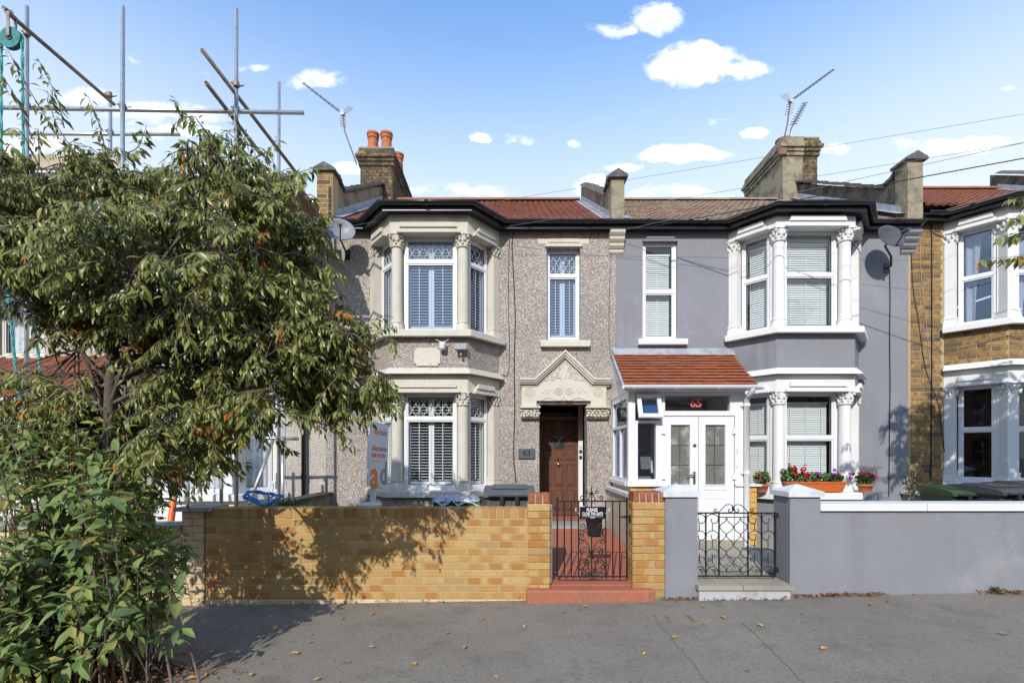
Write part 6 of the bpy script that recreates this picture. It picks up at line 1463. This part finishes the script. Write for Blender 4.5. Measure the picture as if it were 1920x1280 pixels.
# ------------------------------------------------------------------ trees and plants
def leaves_mesh(name, L, mat, parent, origin, kind='stuff'):
    """L = list of (base, direction, normal, length, width, tone); each leaf is a folded, tip-drooping blade of 6 triangles"""
    n = len(L); P = np.array([l[0] for l in L]); D = np.array([l[1] for l in L]); Nn = np.array([l[2] for l in L]); ln = np.array([l[3] for l in L])[:, None]; wd = np.array([l[4] for l in L])[:, None]
    D /= np.linalg.norm(D, axis=1, keepdims=True) + 1e-9; S = np.cross(D, Nn); S /= np.linalg.norm(S, axis=1, keepdims=True) + 1e-9; Nn = np.cross(S, D)
    a = P; m1 = P + D * ln * .45 + Nn * ln * .0; e1 = m1 + S * wd * .5 + Nn * wd * .16; e2 = m1 - S * wd * .5 + Nn * wd * .16
    m2 = P + D * ln * .78 - Nn * ln * .07; f1 = m2 + S * wd * .27 + Nn * wd * .07; f2 = m2 - S * wd * .27 + Nn * wd * .07; t = P + D * ln - Nn * ln * .17
    V = np.stack([a, e1, e2, m1, f1, f2, m2, t], 1).reshape(-1, 3) - np.array(origin)
    fq = np.array([[0, 1, 3, 3], [0, 3, 2, 2]]); 
    faces = []
    tri = np.array([[0, 1, 3], [0, 3, 2], [4, 7, 6], [6, 7, 5]]); quad = np.array([[1, 4, 6, 3], [3, 6, 5, 2]])
    base = (np.arange(n) * 8)
    me = bpy.data.meshes.new(name); me.vertices.add(n * 8); me.vertices.foreach_set('co', V.astype(np.float32).ravel())
    lt = (base[:, None, None] + tri[None]).reshape(n, -1); lq = (base[:, None, None] + quad[None]).reshape(n, -1)
    loops = np.concatenate([lt, lq], 1).ravel(); me.loops.add(len(loops)); me.loops.foreach_set('vertex_index', loops.astype(np.int32))
    starts = np.array([0, 3, 6, 9, 12, 16]); me.polygons.add(n * 6)
    me.polygons.foreach_set('loop_start', (np.arange(n)[:, None] * 20 + starts[None]).ravel().astype(np.int32))
    me.update(calc_edges=True)
    at = me.attributes.new('tone', 'FLOAT', 'FACE'); at.data.foreach_set('value', np.repeat(np.array([l[5] for l in L]), 6).astype(np.float32))
    me.polygons.foreach_set('use_smooth', np.zeros(n * 6, dtype=bool)); me.materials.append(MATS[mat])
    o = link(name, me, parent, origin)
    if kind: o['kind'] = kind
    return o
def piece_leaf(key, ln, wd, mat):
    if key not in UNIT:
        m = MB(); N_ = 7; rowsv = []
        for i in range(N_ + 1):
            t = i / N_; w = wd * .5 * (math.sin(math.pi * min(1, t ** .8)) ** .85) * (1 if t < .97 else .2); z = -ln * .2 * t * t
            rowsv.append([(-w, ln * t, z + w * .35), (0, ln * t, z), (w, ln * t, z + w * .35)])
        vs = [p for r in rowsv for p in r]; m.add(vs, [(3 * i + j, 3 * i + j + 1, 3 * i + 4 + j, 3 * i + 3 + j) for i in range(N_) for j in range(2)], True); UNIT[key] = m.mesh('leaf', mat)
    return UNIT[key]
def leaf_objects(L, parent, mat, n, ln):
    """the leaves that show largest become single objects"""
    def size(l):
        p = l[0]
        if p[1] < .5: return 0
        px, py = CX + F * p[0] / p[1], HY - F * (p[2] - CZ) / p[1]
        return l[3] / p[1] if -10 < px < 1930 and -10 < py < 1290 else 0
    L.sort(key=size, reverse=True); top, restl = L[:n], L[n:]
    for p, d, nn, l, w, tone in top:
        d = Vector(d).normalized(); nv = Vector(nn); s = d.cross(nv).normalized(); nv = s.cross(d)
        me = piece_leaf((mat, round(l / ln * 5), round(w / l, 1)), round(l / ln * 5) * ln / 5, l * round(w / l, 1), mat)
        o = link('leaf', me, parent, p); R_ = Matrix((s, d, nv)).transposed(); o.rotation_euler = R_.to_euler()
    return restl
def rv(s=1.0): return Vector((rnd.gauss(0, s), rnd.gauss(0, s), rnd.gauss(0, s)))
def cherry(root, base, fork, ells, n_twig, per, seed, sprigs=(), pieces=300, lsize=.085, keep=None, trunk_r=.062):
    """tapered trunk, limbs into every lobe of the crown, drooping leafy shoots through its volume"""
    global rnd
    rnd = random.Random(seed); base, fork = Vector(base), Vector(fork)
    m = MB(); tp = catmull([base, base + (fork - base) * .35 + rv(.015), base + (fork - base) * .7 + rv(.02), fork], 5)
    m.tube([base - Vector((0, 0, .3))] + tp, [trunk_r * 1.5] + [trunk_r * (1.35 if i == 0 else 1.0 - .28 * i / len(tp)) for i in range(len(tp))], 10); m.build('trunk', 'bark', root)
    mb = MB(); nodes = []
    for (c, r) in ells:
        c = Vector(c); st = tp[int(len(tp) * rnd.uniform(.72, .99))]; d = c - st
        mid = st + d * .5 + Vector((0, 0, .12 * d.length)) + rv(.05); P = catmull([st, mid, c + rv(.06)], 8); rr = [trunk_r * .36 * (1 - .72 * i / len(P)) for i in range(len(P))]; mb.tube(P, rr, 7); nodes += [(p, (c - st).normalized()) for p in P[4:]]
        for k in range(7):
            s0 = P[int(len(P) * rnd.uniform(.35, 1)) - 1]; u_ = rv(1).normalized(); e = c + Vector((u_.x * r[0], u_.y * r[1], u_.z * r[2])) * rnd.uniform(.6, .95); Q = catmull([s0, s0 + (e - s0) * .5 + Vector((0, 0, .08)) + rv(.05), e], 6)
            mb.tube(Q, [trunk_r * .18 * (1 - .72 * i / len(Q)) for i in range(len(Q))], 5); nodes += [(p, (e - s0).normalized()) for p in Q[3:]]
    mb.build('branches', 'bark', root)
    NP = np.array([p for p, _ in nodes]); tw = MB(); L = []; A = []
    vol = [r[0] * r[1] * r[2] for _, r in ells]; cum = np.cumsum(vol) / sum(vol); todo = []
    for _ in range(n_twig):
        i = int(np.searchsorted(cum, rnd.random())); c, r = ells[i]; u_ = rv(1).normalized() * (rnd.random() ** .42)
        e = Vector(c) + Vector((u_.x * r[0], u_.y * r[1], u_.z * r[2]))
        if keep and not keep(e): continue
        j = int(np.argmin(((NP - np.array(e)) ** 2).sum(1))); s0, d0 = nodes[j]; todo.append((s0, e, .0))
    for s0, e in sprigs: todo.append((Vector(s0), Vector(e), 1.0))
    for s0, e, strong in todo:
        d = e - s0; ln = d.length
        if strong: Q = catmull([s0, s0 + d * .5 + rv(.015), e], 8)
        else:
            mx = rnd.uniform(.25, .7)
            if ln > mx: s0 = e - d * (mx / ln); d = e - s0; ln = mx
            tipv = e + Vector((d.x, d.y, 0)).normalized() * .12 + Vector((0, 0, -rnd.uniform(.03, .14))) if ln > .02 else e
            Q = catmull([s0, s0 + d * .55 + Vector((0, 0, .06 * ln)), e, tipv], 4)
        tw.tube(Q, [.0048 * (1 - .7 * i / len(Q)) for i in range(len(Q))], 3, caps=False)
        n = int(per * (1.0 if not strong else 1.6) * rnd.uniform(.75, 1.25)); dens = rnd.random() < .014
        for k in range(n):
            f = (k + rnd.random()) / n; f = .25 + .75 * f if not strong else .15 + .85 * f
            q = f * (len(Q) - 1); i = min(int(q), len(Q) - 2); p = Q[i] + (Q[i + 1] - Q[i]) * (q - i); td = (Q[i + 1] - Q[i]).normalized(); sd_ = td.cross(Vector((0, 0, 1)))
            sd_ = sd_.normalized() if sd_.length > .1 else rv(1).normalized(); sg = 1 if k % 2 else -1
            ld = td * .45 + sd_ * sg * rnd.uniform(.25, .9) + Vector((0, 0, -rnd.uniform(.3, 1.7))) + rv(.28); l = lsize * rnd.uniform(.55, 1.3); up = Vector((-.15, -.75, .6)) + rv(.55)
            (A if (dens and rnd.random() < .7) else L).append((tuple(p + ld.normalized() * .012), tuple(ld), tuple(up), l, l * rnd.uniform(.27, .37), rnd.random()))
    tw.build('twigs', 'twig', root, kind='stuff')
    crown = MB().tube([fork, fork + Vector((0, 0, .25))], [trunk_r * .7, trunk_r * .3], 7).build('crown', 'bark', root) if False else None
    L = leaf_objects(L, root, 'leaf_cherry_piece', pieces, .02) if pieces else L
    cr = leaves_mesh('crown', L, 'leaf_cherry', root, tuple(fork))
    if A: leaves_mesh('autumn_leaves', A, 'leaf_autumn', root, tuple(fork))
def E(px, py, D, rx, ry, rz):
    D *= .86 if px > 330 else (1.06 if py > 700 else .97); ry *= .8 if px < 330 else 1
    return (Vector((X(px, D), D, Z(py, D))), (rx * D / F, ry, rz * D / F))
tb = Vector((X(228, 3.5), 3.5, gz(-3))); tf = Vector((X(212, 3.45), 3.45, Z(640, 3.45)))
tree = thing('cherry_tree', tb, 'leafy cherry tree growing in the pavement at the left, crown hiding the scaffolded house', 'tree')
ells = [E(110, 430, 3.55, 180, .75, 140), E(20, 350, 3.5, 100, .5, 70), E(170, 325, 3.7, 120, .55, 70), E(300, 390, 3.8, 130, .65, 95), E(440, 350, 3.95, 105, .6, 85), E(520, 400, 4.0, 90, .55, 90),
        E(350, 520, 3.8, 220, .75, 120), E(550, 520, 4.0, 95, .55, 110), E(180, 520, 3.6, 170, .7, 95), E(600, 650, 4.1, 105, .5, 75), E(660, 640, 4.2, 75, .4, 55), E(470, 650, 4.0, 150, .6, 95), E(310, 630, 3.8, 120, .6, 80),
        E(620, 745, 4.2, 75, .4, 70), E(500, 775, 4.1, 105, .45, 65), E(380, 760, 4.0, 90, .45, 90), E(90, 570, 3.5, 95, .55, 65), E(340, 850, 3.8, 70, .4, 55), E(190, 850, 3.5, 120, .45, 65), E(60, 830, 3.4, 90, .45, 45), E(130, 760, 3.5, 110, .4, 40), E(60, 720, 3.5, 100, .4, 55), E(100, 800, 3.5, 150, .5, 85), E(270, 800, 3.8, 110, .5, 95), E(40, 860, 3.5, 110, .4, 60), E(170, 740, 3.4, 90, .35, 60), E(150, 880, 3.55, 120, .3, 50), E(250, 900, 3.7, 80, .35, 50), E(685, 700, 4.0, 52, .35, 70), E(560, 730, 3.9, 110, .5, 90)]
def pix(D, *p):
    D *= .86
    return [Vector((X(a, D), D, Z(b, D))) for a, b in p]
spr = []
for D, a, b in ((3.6, (110, 260), (12, 90)), (3.6, (120, 240), (70, 108)), (3.6, (150, 300), (88, 170)), (3.9, (400, 290), (325, 182)), (3.9, (410, 270), (380, 240)), (3.95, (455, 310), (440, 205)), (4.0, (540, 330), (598, 312)), (4.0, (470, 300), (520, 262)), (3.6, (60, 260), (-10, 120)),
                (3.7, (200, 300), (165, 180)), (3.7, (230, 290), (275, 235)), (4.2, (650, 640), (738, 606)), (4.2, (640, 610), (728, 590)), (4.2, (610, 780), (650, 835)), (4.1, (560, 560), (640, 545)), (4.0, (590, 420), (618, 400)), (3.9, (330, 880), (392, 876)), (3.8, (330, 850), (395, 872)), (3.4, (60, 700), (-20, 720)), (3.4, (150, 740), (10, 690))):
    spr.append(tuple(pix(D, a, b)))
def keep_left(e):
    if noise.noise(e * 2.6) + .5 * noise.noise(e * 6.1) < -.07: return False            # open gaps between the leafy shoots
    px, py = CX + F * e.x / e.y, HY - F * (e.z - CZ) / e.y
    if py < 400 and rnd.random() < .30 + .25 * (py < 310): return False
    if px < 62 and 500 < py < 665 and rnd.random() < .75: return False          # gap by the neighbour's window
    if px < 200 and 655 < py < 745 and rnd.random() < .7: return False
    if 195 < px < 250 and 690 < py < 775 and rnd.random() < .5: return False     # trunk shows here
    if px < 130 and 860 < py < 930 and rnd.random() < .6: return False
    return True
cherry(tree, tb, tf, ells, 7400, 21, 5, spr, 300, .064, keep_left, .046)
# the tree that reaches in at the right edge, its crown beyond the frame
tb2 = Vector((6.5, 3.5, gz(6.5)))
tree2 = thing('cherry_tree', tb2, 'cherry tree of which one leafy branch reaches in at the right edge', 'tree')
ells2 = [(Vector((6.5, 3.9, 4.1)), (.8, .8, .6)), (Vector((5.75, 3.9, 3.9)), (.55, .6, .5)), (Vector((7.2, 4.1, 3.9)), (.8, .7, .6)), (Vector((6.3, 3.8, 4.8)), (.7, .7, .45)), (Vector((5.5, 3.9, 4.55)), (.4, .5, .35))]
b1 = [(Vector((5.3, 4.1, 3.3)), Vector((X(1836, 4.2), 4.2, Z(486, 4.2)))), (Vector((5.2, 4.1, 3.6)), Vector((X(1868, 4.2), 4.2, Z(445, 4.2)))), (Vector((5.2, 4.1, 3.8)), Vector((X(1890, 4.2), 4.2, Z(372, 4.2)))), (Vector((5.2, 4.0, 3.7)), Vector((X(1900, 4.1), 4.1, Z(405, 4.1)))), (Vector((5.3, 4.1, 3.4)), Vector((X(1900, 4.2), 4.2, Z(480, 4.2))))]
cherry(tree2, tb2, (6.45, 3.6, 2.9), ells2, 620, 22, 9, b1 * 2, 20, .095, lambda e: CX + F * e.x / e.y > 1945)

# big-leaved shrub of suckers at the foot of the left tree
rnd = random.Random(21)
sh = thing('shrub', (X(150, 3.4), 3.4, gz(-3)), 'dense broad-leaved shrub on the pavement at the lower left corner', 'shrub')
m = MB(); L = []
def whorl(p, d, n, l):
    for k in range(n):
        a = 2 * math.pi * (k + rnd.random() * .7) / n; o_ = d.orthogonal().normalized(); b_ = d.cross(o_); ld = d * rnd.uniform(.1, .5) + (o_ * math.cos(a) + b_ * math.sin(a)) + Vector((0, 0, -rnd.uniform(.0, .55))) + rv(.12); ll = l * rnd.choice((rnd.uniform(.4, .8), rnd.uniform(.7, 1.25)))
        L.append((tuple(p + ld.normalized() * .02), tuple(ld), tuple(Vector((0, -.45, 1)) + rv(.35)), ll, ll * rnd.uniform(.38, .54), rnd.random()))
def stem(px0, px1, pyt, D0, D1, n=5, l=.105):
    y0 = D0; b0 = Vector((X(px0, D0), D0, gz(X(px0, D0)))); t0 = Vector((X(px1, D1), D1, Z(pyt, D1))); P = catmull([b0, b0 + (t0 - b0) * .5 + Vector((0, 0, .05)) + rv(.03), t0], 6)
    m.tube(P, [.010 * (1 - .7 * i / len(P)) for i in range(len(P))], 5)
    for f in range(4, len(P)):
        if rnd.random() < .86:
            q = P[f]; d = (P[f] - P[f - 1]).normalized(); sd_ = (rv(1) + Vector((0, -.5, .1))).normalized(); tip = q + sd_ * rnd.uniform(.05, .17) + Vector((0, 0, .03)); m.tube([q, tip], [.004, .002], 3, caps=False); whorl(tip, (tip - q).normalized(), rnd.randint(3, 5), l)
    whorl(P[-1], (P[-1] - P[-2]).normalized(), n, l * 1.05)
for k in range(100):
    px0 = rnd.gauss(140, 75); D0 = rnd.uniform(3.15, 3.75); fr_ = rnd.random(); px1 = px0 + rnd.gauss(0, 70)
    lo_, hi_ = (860, 1210)
    pyt = rnd.uniform(lo_, hi_); px1 = min(px1, 300 if pyt > 980 else 290)
    if px1 > 230 and pyt > 1150: px1 = 200
    stem(px0, px1, pyt, D0, max(2.85, D0 + rnd.uniform(-.45, .15)), 5, rnd.uniform(.095, .13))
for k in range(26): stem(rnd.uniform(20, 240), rnd.uniform(-10, 240), rnd.uniform(790, 900), rnd.uniform(3.3, 3.6), rnd.uniform(3.1, 3.4), 4, .085)
for k in range(30): stem(rnd.uniform(-60, 40), rnd.uniform(-60, 60), rnd.uniform(1000, 1260), rnd.uniform(3.05, 3.3), rnd.uniform(2.75, 3.1), 5, .09)
for px1, pyt, D1 in ((330, 1030, 3.6), (318, 1075, 3.55), (300, 1140, 3.5), (345, 1035, 3.7), (270, 960, 3.5), (310, 985, 3.6), (290, 1180, 3.5)): stem(230 + rnd.uniform(-20, 20), px1, pyt, 3.65, D1, 5, .10)
for k in range(45):
    px0 = rnd.uniform(-20, 300); D0 = rnd.uniform(3.1, 3.5); b0 = Vector((X(px0, D0), D0, gz(-3))); t0 = b0 + Vector((rnd.gauss(0, .14), rnd.gauss(0, .1), rnd.uniform(.25, .9))); m.tube(catmull([b0, b0 + (t0 - b0) * .5 + rv(.02), t0], 5), [.005 * (1 - .06 * i) for i in range(11)], 4)
stems = m.build('stems', 'twig', sh, kind='stuff')
L = leaf_objects(L, sh, 'leaf_bush_piece', 300, .03)
leaves_mesh('foliage', L, 'leaf_bush', sh, (X(150, 3.4), 3.4, gz(-3)))
# bare soil of the tree pit with dry leaves
pit = []
for k in range(22):
    t = 2 * math.pi * k / 22; pit.append((X(130, 3.35) + .72 * math.cos(t) * rnd.uniform(.88, 1.1), 3.38 + .42 * math.sin(t) * rnd.uniform(.88, 1.1)))
MB().add([(x, y, gz(x) + .005) for x, y in pit] + [(X(130, 3.35), 3.38, gz(-3) + .03)], [(k, (k + 1) % 22, 22) for k in range(22)], True).build('soil', 'soil', kind='structure')
def dry(n, fn, name, s=(.02, .05)):
    Ls = []
    for _ in range(n):
        x, y = fn(); l = rnd.uniform(*s); a = rnd.uniform(0, 6.28); Ls.append(((x, y, gz(x) + rnd.uniform(.008, .03)), (math.cos(a), math.sin(a), rnd.uniform(-.1, .5)), (rnd.gauss(0, .4), rnd.gauss(0, .4), 1), l, l * rnd.uniform(.35, .55), rnd.random()))
    o = leaves_mesh(name, Ls, 'leaf_dry', None, (Ls[0][0][0], Ls[0][0][1], gz(Ls[0][0][0]))); return o
def f_pit():
    while True:
        x, y = rnd.gauss(X(190, 3.4), .42), rnd.gauss(3.36, .2)
        if y > 2.9: return x, y
dry(1100, f_pit, 'leaf_litter')
dry(260, lambda: (rnd.choice([X(rnd.gauss(1560, 60), 4.95), X(rnd.uniform(1490, 1650), 4.95)]), 4.985 - abs(rnd.gauss(0, .03))), 'leaf_litter')
dry(130, lambda: (X(rnd.gauss(1890, 22), 4.95), 4.985 - abs(rnd.gauss(0, .035))), 'leaf_litter')
dry(70, lambda: (X(rnd.uniform(1240, 1310), 4.9), 4.94 - abs(rnd.gauss(0, .03))), 'leaf_litter'); dry(60, lambda: (X(rnd.uniform(1320, 1480), 4.86), 4.87 - abs(rnd.gauss(0, .02))), 'leaf_litter')
dry(160, lambda: (X(rnd.uniform(330, 1000), 4.95), 4.975 - abs(rnd.gauss(0, .03))), 'leaf_litter', (.015, .035))
# single fallen leaves on the asphalt
fm = [piece_leaf(('fall', k), .045 + .010 * k, .022 + .006 * k, 'leaf_fallen') for k in range(3)]
spots = [(1264, 1199), (1355, 1156), (1320, 1137), (1211, 1226), (986, 1173), (1873, 1190), (1324, 1172), (845, 1188), (872, 1213), (580, 1192), (382, 1222), (442, 1233), (585, 1205), (640, 1163), (560, 1228), (600, 1275), (700, 1150), (1092, 1138), (1502, 1153), (1667, 1127), (1634, 1137), (1688, 1111), (1770, 1110), (1430, 1177), (1060, 1150), (905, 1160), (780, 1250), (700, 1216), (655, 1245), (1540, 1220), (470, 1270), (390, 1262), (350, 1275), (925, 1270), (1400, 1262), (520, 1180)]
for k, (px, py) in enumerate(spots):
    x, y = gp(px, py); o = link('fallen_leaf', fm[k % 3], None, (x, y, gz(x) + .016)); o.rotation_euler = (rnd.uniform(-.15, .25), rnd.uniform(-.2, .2), rnd.uniform(0, 6.28)); o.scale = (1.0, 1, 1) if k > 1 else (1.6, 1.5, 1)
    tag(o, {0: 'large curled tan leaf beside the left seam in the asphalt', 1: 'large crumpled tan leaf right of the inspection covers'}.get(k, 'small dry yellow-brown leaf fallen on the grey asphalt pavement'), 'leaf', 'fallen leaves on the pavement')
# rose behind the grey wall, weeds, spiky plant by the hose
rb = thing('rose_bush', (X(1705, 6.3), 6.3, .2), 'thin leafy rose stems rising behind the grey wall before the dividing wall', 'plant')
m = MB(); Lr = []
for px0, px1, pyt in ((1706, 1703, 868), (1704, 1697, 892), (1708, 1716, 885)):
    P = catmull([(X(px0, 6.3), 6.3, .2), (X(px0, 6.3) + .02, 6.28, .8), (X(px1, 6.25), 6.25, Z(pyt, 6.25))], 6); m.tube(P, .008, 5)
    for p in P[7:]:
        for _ in range(4): d = rv(1); Lr.append((tuple(p), tuple(d), (0, -.2, 1), .07, .04, rnd.random()))
m.build('stems', 'weed' if False else 'twig', rb); leaves_mesh('foliage', Lr, 'weed', rb, (X(1705, 6.3), 6.3, .2))
wd = thing('weed', (X(1869, 4.97), 4.97, gz(5)), 'small green weed at the foot of the grey wall near the right edge', 'plant')
Lr = [((X(1869, 4.96) + rnd.gauss(0, .02), 4.97 - abs(rnd.gauss(0, .01)), gz(5) + .01 + rnd.random() * .04), tuple(rv(1) + Vector((0, 0, .8))), (0, -.3, 1), .04, .022, rnd.random()) for _ in range(40)]; leaves_mesh('foliage', Lr, 'weed', wd, (X(1869, 4.97), 4.97, gz(5)))
sp_ = thing('spiky_plant', (X(540, 5.4), 5.4, .6), 'dark spiky leaved plant on the wall beside the blue hose', 'plant')
Lr = [((X(538, 5.35) + rnd.gauss(0, .07), 5.38 + rnd.gauss(0, .05), .93 + rnd.random() * .03), (rnd.gauss(0, 1), rnd.gauss(0, .6), rnd.uniform(.2, 1)), (0, -.5, 1), rnd.uniform(.10, .18), .014, rnd.random() * .4) for _ in range(70)]; leaves_mesh('foliage', Lr, 'weed', sp_, (X(540, 5.4), 5.4, .6))
